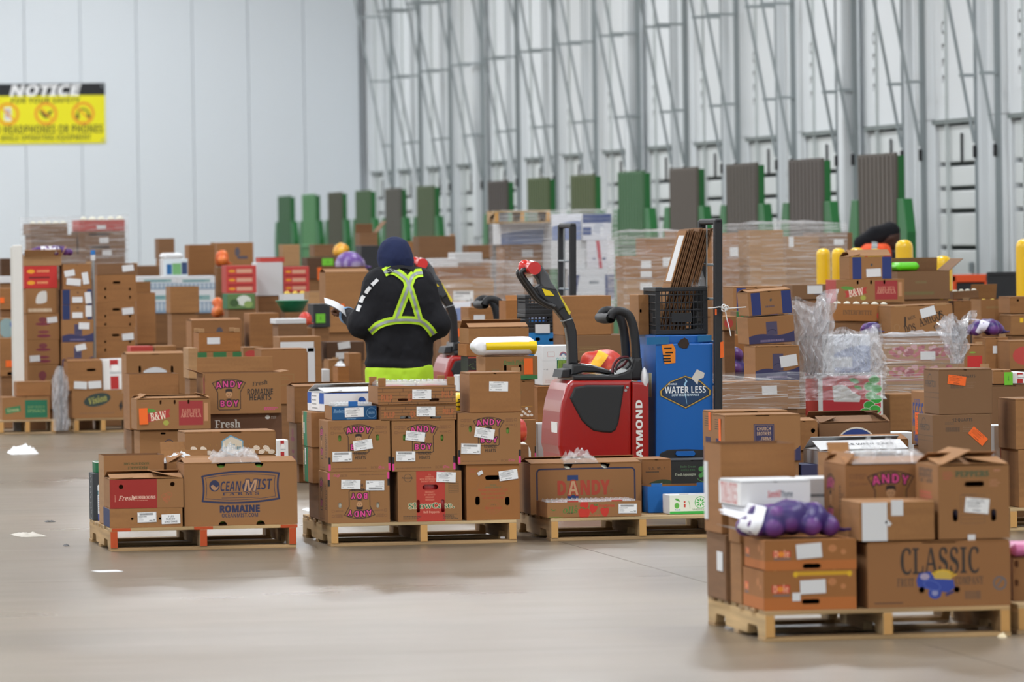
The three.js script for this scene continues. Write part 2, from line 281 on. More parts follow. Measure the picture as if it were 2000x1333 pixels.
    ['TA', 'CAREFUL', 'KEEP REFRIGERATED', 'DO NOT DROP OR'].forEach((s, i) => txt(c, s, 500, H * (0.07 + 0.045 * i), 32, '#d38d70', {})); ['PRODUCT', 'OF MEXICO', 'PRODUIT', 'MEXIQUE'].forEach((s, i) => txt(c, s, 500, H * (0.42 + 0.05 * i), 32, '#d38d70'));
    txt(c, 'ShowCase.', 525, H * 0.69, 120, INK.green, { font: 'serif', stroke: '#e3cfae', sw: 12, w: 730 });
    txt(c, 'Bell Peppers', 520, H * 0.815, 50, '#dfa58a', { w: 250 }); lines(c, 80, H * 0.89, 320, 3, 20, INK.dark, 10); lines(c, 700, H * 0.86, 250, 5, 18, INK.dark, 9); for (let i = 0; i < 6; i++) ring(c, 800, H * (0.22 + i * 0.035), 150, H * 0.035, INK.dark, 3);
  },
  harvest(c, W, H) {
    txt(c, 'PRODUCE', 60, H * 0.08, 34, '#a9503c', { align: 'left' }); txt(c, 'OF USA', 60, H * 0.13, 34, '#a9503c', { align: 'left' }); txt(c, 'PACKED', 500, H * 0.37, 30, '#5b6a4a'); txt(c, 'GROWN & PACKED BY', 500, H * 0.41, 30, '#5b6a4a');
    txt(c, 'THOMAS PRODUCE CO., INC', 500, H * 0.46, 54, '#b0492f', { w: 560 }); txt(c, '9905 CLINTMOORE RD', 500, H * 0.53, 54, '#b0492f', { w: 450 }); txt(c, 'BOCA RATON, FL 33496', 500, H * 0.6, 54, '#b0492f', { w: 400 });
    ell(c, 500, H * 0.78, 125, 118, '#a9583a', 0, 5); ell(c, 500, H * 0.78, 108, 102, '#a9583a', 0, 3); txt(c, 'Harvest Fresh', 500, H * 0.785, 70, '#b0492f', { font: 'serif', w: 320, skew: 0.2 }); path(c, [[455, H * 0.74], [480, H * 0.69, 500, H * 0.735], [520, H * 0.69, 545, H * 0.74]], '#5b4a3a', 6, false); lines(c, 440, H * 0.83, 120, 2, 16, '#a9583a', 7); path(c, [[70, H * 0.2], [250, H * 0.2], [250, H * 0.45, 90, H * 0.44]], '#7d5f46', 4, false);
  },
  dandy(c, W, H) { c.lineWidth = 14; c.strokeStyle = INK.navy; c.beginPath(); c.roundRect(60, H * 0.09, 880, H * 0.87, 36); c.stroke(); rect(c, 330, H * 0.22, 100, H * 0.11, '#2a4070'); rect(c, 330, H * 0.62, 100, H * 0.11, '#2a4070'); txt(c, 'D', 280, H * 0.48, 170, '#b04632', { stroke: '#b04632', sw: 10, w: 90 }); txt(c, 'A', 385, H * 0.48, 170, '#c7a07a', { stroke: '#b04632', sw: 24, w: 90 }); txt(c, 'NDY', 575, H * 0.48, 170, '#b04632', { stroke: '#b04632', sw: 10, w: 270 }); ell(c, 730, H * 0.55, 8, 8, '#b04632', 0, 3); },
  strawberry(c, W, H) { txt(c, "olls", 245, H * 0.5, 90, '#4c7a35', { skew: 0.2, font: 'serif' }); txt(c, "'", 305, H * 0.4, 80, '#4c7a35'); lines(c, 210, H * 0.68, 90, 1, 12, INK.dark, 7); path(c, [[40, H * 0.4], [60, H * 0.6, 90, H * 0.45]], '#4c7a35', 8, false); strawberry(c, 390, H * 0.78, 62); strawberry(c, 395, H * 0.1, 46, 190); strawberry(c, 488, H * 0.45, 42, 14); strawberry(c, 610, H * 0.66, 46, -6); txt(c, 'Strawberries', 630, H * 0.27, 44, '#c43426', { w: 170 }); lines(c, 20, H * 0.92, 180, 1, 12, INK.leaf, 8); lines(c, 440, H * 0.84, 150, 1, 12, '#c7573f', 8); },
  oval(c, W, H) { txt(c, 'U.S. NO. 1', 520, H * 0.16, 110, INK.dark, { font: 'monospace', w: 560 }); lines(c, 130, H * 0.22, 700, 1, 20, INK.dark, 40); ell(c, 560, H * 0.58, 560, H * 0.18, '#3c4a30', -14); txt(c, 'Wile', 560, H * 0.55, 300, '#c9b48c', { font: 'serif', skew: 0.2, rot: -14, w: 620 }); },
  asparagus(c, W, H) { rect(c, 0, 0, W, H, '#2b2f31'); txt(c, 'Daily Green', 400, H * 0.2, 60, '#4d7a54', { w: 360 }); txt(c, 'GRILLERS', 400, H * 0.34, 60, '#3f6a48', { w: 330 }); txt(c, 'Fresh Asparagus', 340, H * 0.5, 80, '#c9d6c2', { font: 'serif', skew: 0.2, w: 480 }); for (const [x, y, r] of [[700, 0.3, 60], [790, 0.25, 64], [850, 0.42, 62], [760, 0.5, 66], [690, 0.55, 50], [840, 0.62, 55]]) ell(c, x, H * y, r, r, '#4f9a55'); c.beginPath(); c.arc(780, H * 0.4, 230, 0.3, 2.4); c.lineWidth = 12; c.strokeStyle = '#4f9a55'; c.stroke(); },
  bluetray(c, W, H) { lines(c, 420, H * 0.46, 180, 1, 20, '#b9d4f2', 34); lines(c, 720, H * 0.4, 200, 1, 20, '#b9d4f2', 30); },
  freshgreen(c, W, H) { rect(c, 0, 0, W, H, '#e4e9dc'); rect(c, 0, H * 0.84, W, H * 0.16, '#3fae49'); ell(c, 170, H * 0.55, 55, 66, '#63b34e'); path(c, [[120, H * 0.2], [200, H * 0.12, 250, H * 0.34], [180, H * 0.34, 120, H * 0.2]], '#58a64a'); rect(c, 330, H * 0.32, 40, H * 0.32, '#c4473a'); rect(c, 322, H * 0.42, 56, H * 0.05, '#e4e9dc'); path(c, [[440, H * 0.3], [480, H * 0.5, 470, H * 0.7]], '#58a64a', 10, false); ell(c, 720, H * 0.4, 130, 130, '#3fae49', 0, 14); for (let i = 0; i < 8; i++) ell(c, 720 + 66 * Math.cos(i * 0.785), H * 0.4 + 66 * Math.sin(i * 0.785), 34, 16, '#3fae49', i * 45); txt(c, 'fresh', 190, H * 0.76, 50, '#3f7fb5'); txt(c, 'VARIEX FRESH', 720, H * 0.76, 54, '#5d7b50', { w: 380, bold: false }); },
  arugula(c, W, H) { rect(c, 570, H * 0.07, 330, H * 0.8, '#9c3333'); txt(c, 'BABY MED', 735, H * 0.4, 70, '#c88a6f', { font: 'serif', w: 250 }); txt(c, 'ARUGULA', 735, H * 0.54, 76, '#d0987c', { font: 'serif', w: 280 }); path(c, [[120, H * 0.5], [450, H * 0.32], [435, H * 0.48], [452, H * 0.58], [130, H * 0.77], [150, H * 0.63]], '#b23c34'); txt(c, 'B&W', 290, H * 0.55, 150, '#e9dcc6', { font: 'serif', rot: -8, w: 220 }); ell(c, 165, H * 0.36, 95, 26, '#5b8f3b', 5); lines(c, 60, H * 0.12, 140, 1, 12, '#a56a4c', 8); rect(c, 915, H * 0.14, 50, H * 0.6, '#bf8a62'); ell(c, 395, H * 0.78, 40, 36, '#a5a548'); },
  sunk(c, W, H) { ell(c, 420, H * 0.2, 60, 50, INK.navy, 0, 10); txt(c, 'MUSHROOMS', 420, H * 0.4, 46, INK.dark, { w: 260 }); rect(c, 40, H * 0.36, 90, H * 0.6, '#2f3f86'); txt(c, 'Sunk', 460, H * 0.66, 170, '#2f3f86', { font: 'serif', w: 560 }); },
  leafbrown(c, W, H) { rect(c, 0, 0, W, H, '#6d4a33'); txt(c, 'Fresh', 240, H * 0.25, 150, INK.white, { font: 'serif', w: 360 }); txt(c, 'Leaf', 380, H * 0.55, 150, INK.white, { font: 'serif', w: 300 }); ell(c, 800, H * 0.1, 34, 28, INK.white); lines(c, 850, H * 0.08, 80, 2, 20, INK.white, 9); },
  salad(c, W, H) { path(c, [[560, H * 0.1], [700, H * 0.42, 430, H * 0.5]], '#a37a4c', 2); path(c, [[400, H * 0.36], [500, H * 0.1], [640, H * 0.36], [640, H * 0.8], [520, H * 1.02], [400, H * 0.8]].map(([x, y]) => [x + 0, y]), '#6fa0bb'); path(c, [[412, H * 0.39], [505, H * 0.17], [628, H * 0.39], [628, H * 0.77], [520, H * 0.95], [412, H * 0.77]], '#dccfb8'); txt(c, 'The', 510, H * 0.55, 40, '#4d7f9a', { font: 'serif', skew: 0.2 }); txt(c, 'SALAD FARM', 520, H * 0.7, 44, '#2f6f8a', { w: 190 }); leafSpray(c, 150, H * 0.82, 1.2); leafSpray(c, 840, H * 0.82, 1.2); for (let i = 0; i < 14; i++) ell(c, 60 + i * 72, H * (0.5 + 0.1 * noise(i * 3.1, 2)), 3, 3, '#d9a13a'); },
  bluelogo(c, W, H) { rect(c, 0, 0, W, H, '#e8e8ea'); ell(c, 640, H * 0.45, 64, 64, '#2a5bb0'); txt(c, 'JUMBO', 750, H * 0.62, 80, '#6a6f8a', { w: 260, bold: false }); rect(c, 0, 0, W, H * 0.04, '#2a5bb0'); },
  bluelogoSide(c, W, H) { rect(c, 0, 0, W, H, '#e8e8ea'); rect(c, 0, 0, 260, H * 0.58, '#2a5bb0'); rect(c, 740, 0, 260, H * 0.58, '#2a5bb0'); rect(c, 270, H * 0.05, 440, H * 0.75, '#f2f2f2'); lines(c, 300, H * 0.15, 340, 5, 60, '#777', 16); },
  blueberry(c, W, H) { rect(c, 0, 0, W, H, '#17507f'); txt(c, 'Blueberry', 170, H * 0.34, 110, '#86a7c4', { font: 'serif', skew: 0.2, w: 260 }); ell(c, 880, H * 0.5, 110, 110, '#86a7c4', 0, 8); txt(c, 'SUN', 880, H * 0.5, 70, '#86a7c4'); lines(c, 330, H * 0.88, 300, 1, 10, '#86a7c4', 18); },
  plank(c, W, H) { for (let i = 0; i < 5; i++) { rect(c, 0, H * (0.12 + i * 0.19), W, 5, '#4a3527'); for (let k = 0; k < 4; k++) rect(c, 60 + ((i * 337 + k * 261) % 900), H * (0.12 + i * 0.19), 5, H * 0.19, '#4a3527'); } txt(c, 'PULP', 110, H * 0.66, 110, '#b3623a', { w: 150 }); txt(c, 'PULP', 890, H * 0.5, 110, '#b3623a', { w: 150 }); txt(c, 'D', 420, H * 0.62, 110, '#b3623a'); },
  wingside(c, W, H) { rect(c, 0, 0, W, H, '#3b3f42'); for (let i = 0; i < 9; i++) path(c, [[500 + 300 * Math.sin(i * 2.1), H * i / 9], [300, H * (i + 1.2) / 9, 700, H * (i + 0.5) / 9]], '#8d9494', 24, false); },
  greenbox(c, W, H) { rect(c, 0, 0, W, H, '#1f6b45'); rect(c, 0, 0, W, H * 0.1, '#e4e6e2'); },
  whiteblue(c, W, H) { rect(c, 0, 0, W, H, '#dfe2e4'); rect(c, 0, H * 0.8, W, H * 0.2, '#28408f'); rect(c, 0, H * 0.15, W * 0.4, H * 0.12, '#2b6a78'); for (let i = 0; i < 7; i++) rect(c, 380, H * (0.3 + i * 0.06), 240, H * 0.035, '#28408f'); },
  greenstripe(c, W, H) { rect(c, 180, 0, 380, H, '#2b7b55'); rect(c, 40, H * 0.12, 120, H * 0.7, '#caa57c'); for (let i = 0; i < 7; i++) rect(c, 60, H * (0.5 + i * 0.05), 90, 8, '#5a4432'); lines(c, 600, H * 0.1, 300, 4, 26, '#6b523d', 10); },
  classic(c, W, H) {
    txt(c, 'CLASSIC', 505, H * 0.28, 250, '#332c28', { font: 'serif', w: 560 }); txt(c, 'FRUIT', 265, H * 0.61, 76, '#4a3d36', { font: 'serif', w: 120 }); txt(c, 'COMPANY', 710, H * 0.6, 76, '#4a3d36', { font: 'serif', w: 200 });
    for (let i = -4; i < 5; i++) path(c, [[525, H * 0.6], [525 + i * 24 - 14, H * 0.42 + i * i * 2], [525 + i * 24 + 12, H * 0.42 + i * i * 2]], '#e3b92a'); ell(c, 525, H * 0.55, 64, 50, '#c9a94a');
    path(c, [[340, H * 0.58], [360, H * 0.47], [440, H * 0.44], [470, H * 0.56], [600, H * 0.58], [610, H * 0.7], [560, H * 0.78], [420, H * 0.72], [350, H * 0.68]], '#33479a'); ell(c, 470, H * 0.78, 46, 42, '#33479a'); ell(c, 470, H * 0.78, 22, 20, '#8d8fb5'); ell(c, 450, H * 0.66, 60, 30, '#4d60ad', 20, 8); ell(c, 400, H * 0.52, 34, 22, '#a79ab0'); path(c, [[540, H * 0.8], [600, H * 0.74], [604, H * 0.78], [548, H * 0.84]], '#3a3566');
    barcode(c, 680, H * 0.76, 110, H * 0.13, '#5a4a42'); ell(c, 925, H * 0.65, 42, 42, '#5d6470', 0, 10); path(c, [[905, H * 0.7], [945, H * 0.58]], '#5d6470', 10, false); rect(c, 45, H * 0.915, 200, 9, '#5a4032');
  },
  peppers(c, W, H) { txt(c, 'PEPPERS', 480, H * 0.11, 100, '#44583f', { font: 'serif', stroke: '#44583f', sw: 6, w: 480 }); for (let i = 0; i < 3; i++) { lines(c, 70, H * (0.08 + 0.04 * i), 160, 1, 12, '#b4584a', 16); lines(c, 720, H * (0.2 + 0.035 * i), 190, 1, 12, '#c98a70', 10); } txt(c, 'KEEP', 830, H * 0.07, 40, '#c98a70'); for (let i = 0; i < 7; i++) ring(c, 310, H * (0.4 + i * 0.055), 340, H * 0.055, '#6b533f', 5); rect(c, 330, H * 0.39, 200, 14, '#6b533f'); c.setLineDash([12, 10]); path(c, [[180, H * 0.55], [160, H * 0.36, 300, H * 0.35]], '#7d604a', 4, false); path(c, [[640, H * 0.35], [840, H * 0.36, 840, H * 0.55]], '#7d604a', 4, false); c.setLineDash([]); },
  pepperSide(c, W, H) { txt(c, 'PEPPERS', 450, H * 0.14, 200, '#5a4636', { w: 620, stroke: '#5a4636', sw: 10 }); for (let i = 0; i < 5; i++) lines(c, 200, H * (0.36 + i * 0.055), 560, 1, 12, '#b4584a', 30); },
  dole(c, W, H) { rect(c, 0, H * 0.68, W, H * 0.32, '#b3692f'); rect(c, 90, H * 0.36, 190, H * 0.2, '#c23d2c'); txt(c, 'D   le', 185, H * 0.46, 110, '#e9b08c', { w: 170 }); ell(c, 180, H * 0.46, 34, 30, '#e08a2a'); rect(c, 100, H * 0.6, 180, 14, '#6a6470'); txt(c, '', 0, 0, 10, '#000'); ell(c, 740, H * 0.3, 46, 40, '#b7794a'); ell(c, 860, H * 0.42, 30, 30, '#b7794a'); },
  doleGold(c, W, H) { ART.dole(c, W, H); rect(c, 330, H * 0.03, 620, H * 0.1, '#c99b1f'); for (const x of [345, 930]) ell(c, x, H * 0.1, 26, 30, '#d9ae22'); },
  tomato(c, W, H) { rect(c, 0, 0, W, H, '#e6e6e6'); txt(c, 'SunnHill', 480, H * 0.5, 130, '#c43b3a', { w: 190, skew: 0.1 }); txt(c, 'Thyme', 660, H * 0.52, 120, '#4a5560', { w: 170 }); lines(c, 560, H * 0.8, 250, 1, 12, '#9aa0a5', 18); },
  tomatoSide(c, W, H) { rect(c, 0, 0, W, H, '#e6e6e6'); txt(c, 'TOMATOES', 480, H * 0.5, 320, '#b8403a', { w: 760, font: 'serif' }); },
  whiteGrey(c, W, H) { rect(c, 0, 0, W, H, '#dfe1e3'); rect(c, 0, H * 0.52, W, 14, '#8d9296'); lines(c, 300, H * 0.24, 520, 1, 20, '#4a4f55', 70); lines(c, 120, H * 0.7, 260, 2, 90, '#7a7f85', 36); },
  church(c, W, H) { path(c, [[0, H], [0, H * 0.95], [170, H * 0.66, 330, H * 0.74], [700, H * 1.1, 1000, H * 0.66], [1000, H]], '#312f52'); rect(c, 380, H * 0.18, 270, H * 0.62, '#312f52'); ring(c, 394, H * 0.2, 242, H * 0.58, '#9b7b5c', 5); txt(c, 'CHURCH', 515, H * 0.28, 62, '#c2a07c', { w: 190 }); txt(c, 'BROTHERS', 515, H * 0.39, 62, '#c2a07c', { w: 190 }); txt(c, 'FARMS', 545, H * 0.5, 62, '#c2a07c', { w: 130 }); path(c, [[395, H * 0.7], [470, H * 0.6, 515, H * 0.72], [560, H * 0.6, 635, H * 0.7]], '#c2a07c', 9, false); path(c, [[395, H * 0.77], [470, H * 0.67, 515, H * 0.79], [560, H * 0.67, 635, H * 0.77]], '#c2a07c', 7, false); for (let i = 0; i < 5; i++) path(c, [[455, H * 0.62], [430 + i * 16, H * (0.52 + 0.02 * Math.abs(i - 2))]], '#c2a07c', 5, false); },
  churchSide(c, W, H) { rect(c, 0, H * 0.7, W, H * 0.3, '#312f52'); lines(c, 200, H * 0.08, 500, 5, 36, INK.dark, 14); rect(c, 280, H * 0.5, 420, H * 0.24, '#312f52'); },
  premium(c, W, H) { rect(c, 0, 0, W, H, '#2d2c4a'); c.save(); c.translate(W, H); c.rotate(Math.PI); txt(c, 'PREMIUM', 260, H * 0.38, 120, '#8f86a8', { w: 420, bold: false }); c.restore(); },
  handle(c, W, H) { rect(c, 0, 0, W, H, '#e3e4e4'); ring(c, 40, H * 0.3, 330, H * 0.66, '#3a4258', 10); ring(c, 60, H * 0.36, 290, H * 0.6, '#a2303a', 8);  },
  pinktray(c, W, H) { for (let i = 0; i < 60; i++) ell(c, 1000 * noise(i * 3.3, 1), H * (0.1 + 0.5 * noise(i * 2.1, 4)), 34, 26, ['#b5616a', '#9c4a55', '#c99a9c'][i % 3]); rect(c, 0, H * 0.72, W, H * 0.1, '#b07a72'); },
  eggs(c, W, H) { txt(c, '15 DOZEN', 420, H * 0.2, 120, '#2f3f7d', { w: 420 }); txt(c, 'EGGS', 470, H * 0.4, 420, '#2f3f7d', { w: 760 }); txt(c, 'HANDLE WITH CARE', 520, H * 0.6, 120, '#2f3f7d', { w: 900 }); txt(c, 'KEEP', 300, H * 0.84, 200, '#2f3f7d', { w: 360 }); txt(c, 'REFRIGERATED', 620, H * 0.93, 150, '#2f3f7d', { w: 740 }); },
  quarts(c, W, H) { txt(c, '12 QUARTS', 510, H * 0.13, 72, '#3a332d', { w: 350 }); lines(c, 210, H * 0.19, 180, 2, 24, '#5a4a3e', 8); barcode(c, 220, H * 0.3, 240, H * 0.11, '#4a3d33'); lines(c, 520, H * 0.27, 180, 4, 30, '#8a705c', 7); },
  persist(c, W, H) { ell(c, 420, H * 0.2, 120, 70, '#4a4038', 0, 14); txt(c, 'PERSISTCO', 470, H * 0.31, 130, '#4a4038', { w: 700 }); rect(c, 0, H * 0.5, W, 7, '#5a4636'); rect(c, 0, H * 0.62, W, 5, '#5a4636'); rect(c, 480, H * 0.5, 8, H * 0.12, '#4a3a2c'); },
  bwgreen(c, W, H) { rect(c, 480, H * 0.1, 470, H * 0.82, '#1f6a4c'); txt(c, 'BABY BUNCH', 715, H * 0.42, 80, '#6b8a58', { w: 360 }); txt(c, 'SPINACH', 715, H * 0.6, 90, '#7a965e', { w: 380 }); path(c, [[60, H * 0.46], [380, H * 0.34], [390, H * 0.6], [70, H * 0.74]], '#3d7a4d'); txt(c, 'Green', 225, H * 0.54, 100, '#b9b98a', { font: 'serif', rot: -5, w: 250 }); },
  vision(c, W, H) { ell(c, 440, H * 0.34, 240, H * 0.23, '#33413c', -12); txt(c, 'Vision', 450, H * 0.34, 150, '#b3ad55', { font: 'serif', rot: -12, skew: 0.2, w: 340 }); path(c, [[820, H * 0.56], [870, H * 0.36], [890, H * 0.6], [850, H * 0.76]], '#2b2826'); txt(c, 'SUPER PREMIUM PRODUCE', 430, H * 0.82, 50, '#7d5f48', { w: 620 }); lines(c, 790, H * 0.1, 160, 1, 12, '#8a6a50', 14); },
  redwhite(c, W, H) { rect(c, 0, 0, W, H, '#e6e4e2'); rect(c, 300, H * 0.02, 330, H * 0.16, '#b32b2b'); rect(c, 300, H * 0.56, 330, H * 0.42, '#b32b2b'); ell(c, 520, H * 0.3, 150, H * 0.1, '#f3f1ee'); txt(c, 'Sweetest', 520, H * 0.44, 130, '#5a6a70', { w: 460, bold: false }); path(c, [[300, H * 0.18], [340, H * 0.18], [310, H * 0.34]], '#b32b2b'); },
  dorse(c, W, H) { path(c, [[330, H * 0.56], [350, H * 0.06, 640, H * 0.1], [720, H * 0.06, 690, H * 0.5], [640, H * 0.62, 360, H * 0.6]], '#d3d0cb'); lines(c, 90, H * 0.8, 820, 1, 20, '#d9c8b0', 110); },
  maroonlogo(c, W, H) { ell(c, 500, H * 0.24, 130, H * 0.1, '#7a3a40'); ell(c, 500, H * 0.4, 230, H * 0.06, '#7a3040'); ell(c, 520, H * 0.7, 170, H * 0.05, '#7a3040'); ell(c, 520, H * 0.86, 210, H * 0.06, '#7a3040'); },
  navyside(c, W, H) { rect(c, 0, 0, 250, H, '#23315f'); rect(c, 830, 0, 170, H, '#23315f'); ell(c, 520, H * 0.2, 30, 30, '#5a4030'); },
  navyhill(c, W, H) { path(c, [[0, H], [0, H * 0.72], [220, H * 0.6, 400, H * 0.66], [700, H * 0.8, 1000, H * 0.58], [1000, H]], '#33335a'); rect(c, 390, H * 0.2, 240, H * 0.5, '#4a4560'); lines(c, 250, H * 0.86, 520, 1, 20, '#7d7290', 46); path(c, [[420, H * 0.55], [520, H * 0.42, 600, H * 0.56]], '#2b2846', 14, false); },
  navybars(c, W, H) { rect(c, 70, 0, 210, H, '#27356e'); rect(c, 770, 0, 220, H, '#27356e'); lines(c, 380, H * 0.6, 290, 1, 20, '#5a4a55', 40); ell(c, 520, H * 0.36, 24, 34, '#4a4a4a', 20); },
  redcarrot(c, W, H) { rect(c, 0, 0, W, H, '#c02f2a'); for (const y of [0.24, 0.74]) { ell(c, 200, H * y, 120, 60, '#e8a02a'); lines(c, 380, H * (y - 0.06), 440, 1, 20, '#e3a06a', 70); } rect(c, 130, H * 0.48, 640, H * 0.07, '#5a1d1a'); },
  redgold(c, W, H) { rect(c, 0, 0, W, H, '#c64540'); for (const y of [0.2, 0.52, 0.84]) { ell(c, 190, H * y, 110, 44, '#e7a02a'); rect(c, 340, H * (y - 0.07), 520, H * 0.14, '#d9a58a'); } rect(c, 60, H * 0.34, 840, H * 0.05, '#8a2422'); rect(c, 60, H * 0.68, 840, H * 0.05, '#8a2422'); },
  whiteseal(c, W, H) { path(c, [[0, H * 0.4], [500, H * 0.02, 1000, H * 0.4], [1000, H], [0, H]], '#dcdcdc'); },
  hexwhite(c, W, H) { path(c, [[300, H * 0.98], [290, H * 0.42], [500, H * 0.22, 690, H * 0.42], [680, H * 0.98]], '#d3d6da'); path(c, [[330, H * 0.9], [480, H * 0.76, 660, H * 0.92]], '#8fa6c6', 14, false); rect(c, 340, H * 0.5, 300, H * 0.14, '#e6d6c2'); },
  greenlid(c, W, H) { for (const [x, w] of [[0, 220], [360, 300], [800, 200]]) rect(c, x, 0, w, H, '#2f6b3c'); },
  navyblot(c, W, H) { ell(c, 560, H * 0.4, 70, H * 0.2, '#55505a'); rect(c, 560, H * 0.58, 280, H * 0.12, '#4d4a58'); },
  ovalred(c, W, H) { ell(c, 420, H * 0.5, 330, H * 0.33, '#b8443c'); },
  tealfan(c, W, H) { ell(c, 450, H * 0.5, 520, H * 0.5, '#8fa7b0'); for (let i = 0; i < 12; i++) rect(c, i * 90, 0, 26, H, '#7a9a8a'); ell(c, 800, H * 0.32, 120, H * 0.16, '#3d63a8'); },
  lettucecrate(c, W, H) { rect(c, 0, 0, W, H, '#5f7d4a'); ell(c, 600, H * 0.45, 260, H * 0.34, '#d3d8cf'); ell(c, 250, H * 0.6, 160, H * 0.25, '#3f5a34'); ell(c, 760, H * 0.7, 160, H * 0.22, '#8aa35e'); },
  greenfresh(c, W, H) { txt(c, 'Fresh Field', 560, H * 0.26, 100, '#5f7d45', { font: 'serif', skew: 0.2, w: 420, stroke: '#4a6a3a', sw: 6 }); rect(c, 0, H * 0.82, W, H * 0.18, '#3d7a45'); txt(c, 'USA', 200, H * 0.62, 70, '#6a7a58', {}); path(c, [[380, H * 0.34], [740, H * 0.34]], '#5f7d45', 8, false); },
  rainbow(c, W, H) { rect(c, 0, 0, W, H, '#e6e8e8'); for (const [r, k] of [[100, '#b3443c'], [78, '#6a4a7a'], [56, '#3f7fa5']]) { c.beginPath(); c.arc(600, H * 0.26, r, Math.PI, 0); c.lineWidth = 18; c.strokeStyle = k; c.stroke(); } txt(c, 'ALTAR', 600, H * 0.33, 80, '#8fc4c4', { w: 420 }); ring(c, 160, H * 0.16, 190, H * 0.12, '#c98f8a', 8); rect(c, 0, H * 0.38, W, 6, '#b9bcbe'); lines(c, 80, H * 0.86, 240, 4, 26, '#b98a86', 8); lines(c, 420, H * 0.86, 240, 4, 26, '#b98a86', 8); lines(c, 720, H * 0.86, 200, 4, 26, '#b98a86', 8); txt(c, '11 LB', 100, H * 0.6, 50, '#8a8f92'); },
  peel(c, W, H) { rect(c, 0, 0, W, H, '#e1e3e6'); txt(c, 'PEELED', 360, H * 0.42, 90, '#7d9fc0', { w: 330 }); ell(c, 360, H * 0.7, 60, 40, '#9aa07a'); lines(c, 300, H * 0.54, 300, 1, 10, '#c98f9a', 12); lines(c, 420, H * 0.7, 300, 2, 34, '#8aa0c0', 12); ell(c, 940, H * 0.03, 60, 60, '#33363a'); },
  eggsprint(c, W, H) { for (const [x, y] of [[300, 0.74], [450, 0.8], [620, 0.72], [750, 0.8], [380, 0.9], [680, 0.9], [550, 0.86], [850, 0.9]]) ell(c, x, H * y, 74, 60, '#ddd6cc', 20); rect(c, 200, H * 0.66, 700, 12, '#d9a13a'); ell(c, 330, H * 0.28, 46, 110, '#5b6a40'); },
  pinkstrip(c, W, H) { rect(c, 930, H * 0.66, 70, H * 0.16, INK.black); rect(c, 930, H * 0.82, 70, H * 0.14, INK.pink); lines(c, 300, H * 0.1, 400, 2, 60, INK.brown, 18); lines(c, 80, H * 0.92, 500, 1, 20, '#b5486a', 16); },
  bluecow(c, W, H) { rect(c, 0, 0, W, H, '#1f78b8'); },
  blackberry(c, W, H) { rect(c, 0, 0, W, H, '#2a2523'); rect(c, 0, 0, W, H * 0.1, '#a5432f'); rect(c, 0, H * 0.82, W, H * 0.1, '#a5432f'); for (let i = 0; i < 14; i++) ell(c, 80 + (i * 233) % 860, H * (0.25 + 0.5 * noise(i, 3)), 46, 34, '#4a5a34'); },
  faintlines(c, W, H) { lines(c, 240, H * 0.5, 420, 2, 44, '#8d7a4a', 12); ring(c, 200, H * 0.45, 500, H * 0.2, '#8d7a4a', 6); },
  greenrow(c, W, H) { lines(c, 340, H * 0.34, 330, 1, 20, '#7a6a44', 46); lines(c, 90, H * 0.72, 820, 1, 20, '#6f6a3f', 60); },
  dos(c, W, H) { txt(c, 'MIX', 330, H * 0.4, 70, '#4a3a2c', { rot: -18, w: 130 }); txt(c, 'DOS', 300, H * 0.78, 170, '#2a211b', { rot: -14, font: 'serif', w: 190 }); txt(c, 'AMIGOS', 650, H * 0.46, 180, '#2a211b', { rot: -18, font: 'serif', w: 420 }); path(c, [[215, H * 0.36], [240, H * 0.36], [235, H * 0.7], [210, H * 0.7]], '#2a211b'); path(c, [[770, H * 0.2], [800, H * 0.2], [790, H * 0.56], [775, H * 0.56]], '#2a211b'); ell(c, 760, H * 0.76, 70, 40, '#2a211b', 0, 14); ell(c, 880, H * 0.6, 60, 50, '#3a2c22', 0, 8); ell(c, 90, H * 0.72, 44, 50, '#9b7a55', 0, 6); },
  fruitscript(c, W, H) { txt(c, 'INTERFRUTTE', 420, H * 0.5, 110, '#5a4430', { w: 520, font: 'serif' }); ell(c, 870, H * 0.66, 110, H * 0.3, '#c2463a'); },
  onionbox(c, W, H) { rect(c, 0, 0, W, H, '#e4e6e4'); c.beginPath(); c.roundRect(70, H * 0.03, 900, H * 0.94, 40); c.fillStyle = '#c8383f'; c.fill(); path(c, [[240, H * 0.64], [220, H * 0.28], [420, H * 0.18, 520, H * 0.4], [660, H * 0.52], [640, H * 0.66]], '#e4e6e4'); for (const [x, y, r] of [[560, 0.16, 50], [620, 0.32, 40]]) ell(c, x, H * y, r * 1.6, r * 0.7, '#49b04a', 20); for (const [x, y] of [[870, 0.14], [800, 0.3], [900, 0.36], [820, 0.52], [900, 0.6], [790, 0.74], [880, 0.84], [730, 0.9]]) { ell(c, x, H * y, 92, 70, '#e9efe2'); ell(c, x, H * y, 84, 62, '#3fb046'); } lines(c, 300, H * 0.86, 380, 1, 20, '#eecccc', 26); rect(c, 0, H * 0.94, W, H * 0.06, '#e4e6e4'); },
  redsticker(c, W, H) { rect(c, 330, H * 0.42, 560, H * 0.5, '#bf2b28'); ell(c, 530, H * 0.28, 120, 30, '#7fa53a'); },
  starlogo(c, W, H) { ell(c, 520, H * 0.95, 300, H * 0.8, '#e0dccf'); ell(c, 520, H * 0.95, 280, H * 0.74, '#2c4488'); for (let i = 0; i < 6; i++) ell(c, 400 + i * 50, H * (0.5 + 0.2 * noise(i, 1)), 8, 8, '#c9d0e6'); },
  farmline(c, W, H) { lines(c, 200, H * 0.3, 600, 2, 40, '#8d8a5a', 16); },
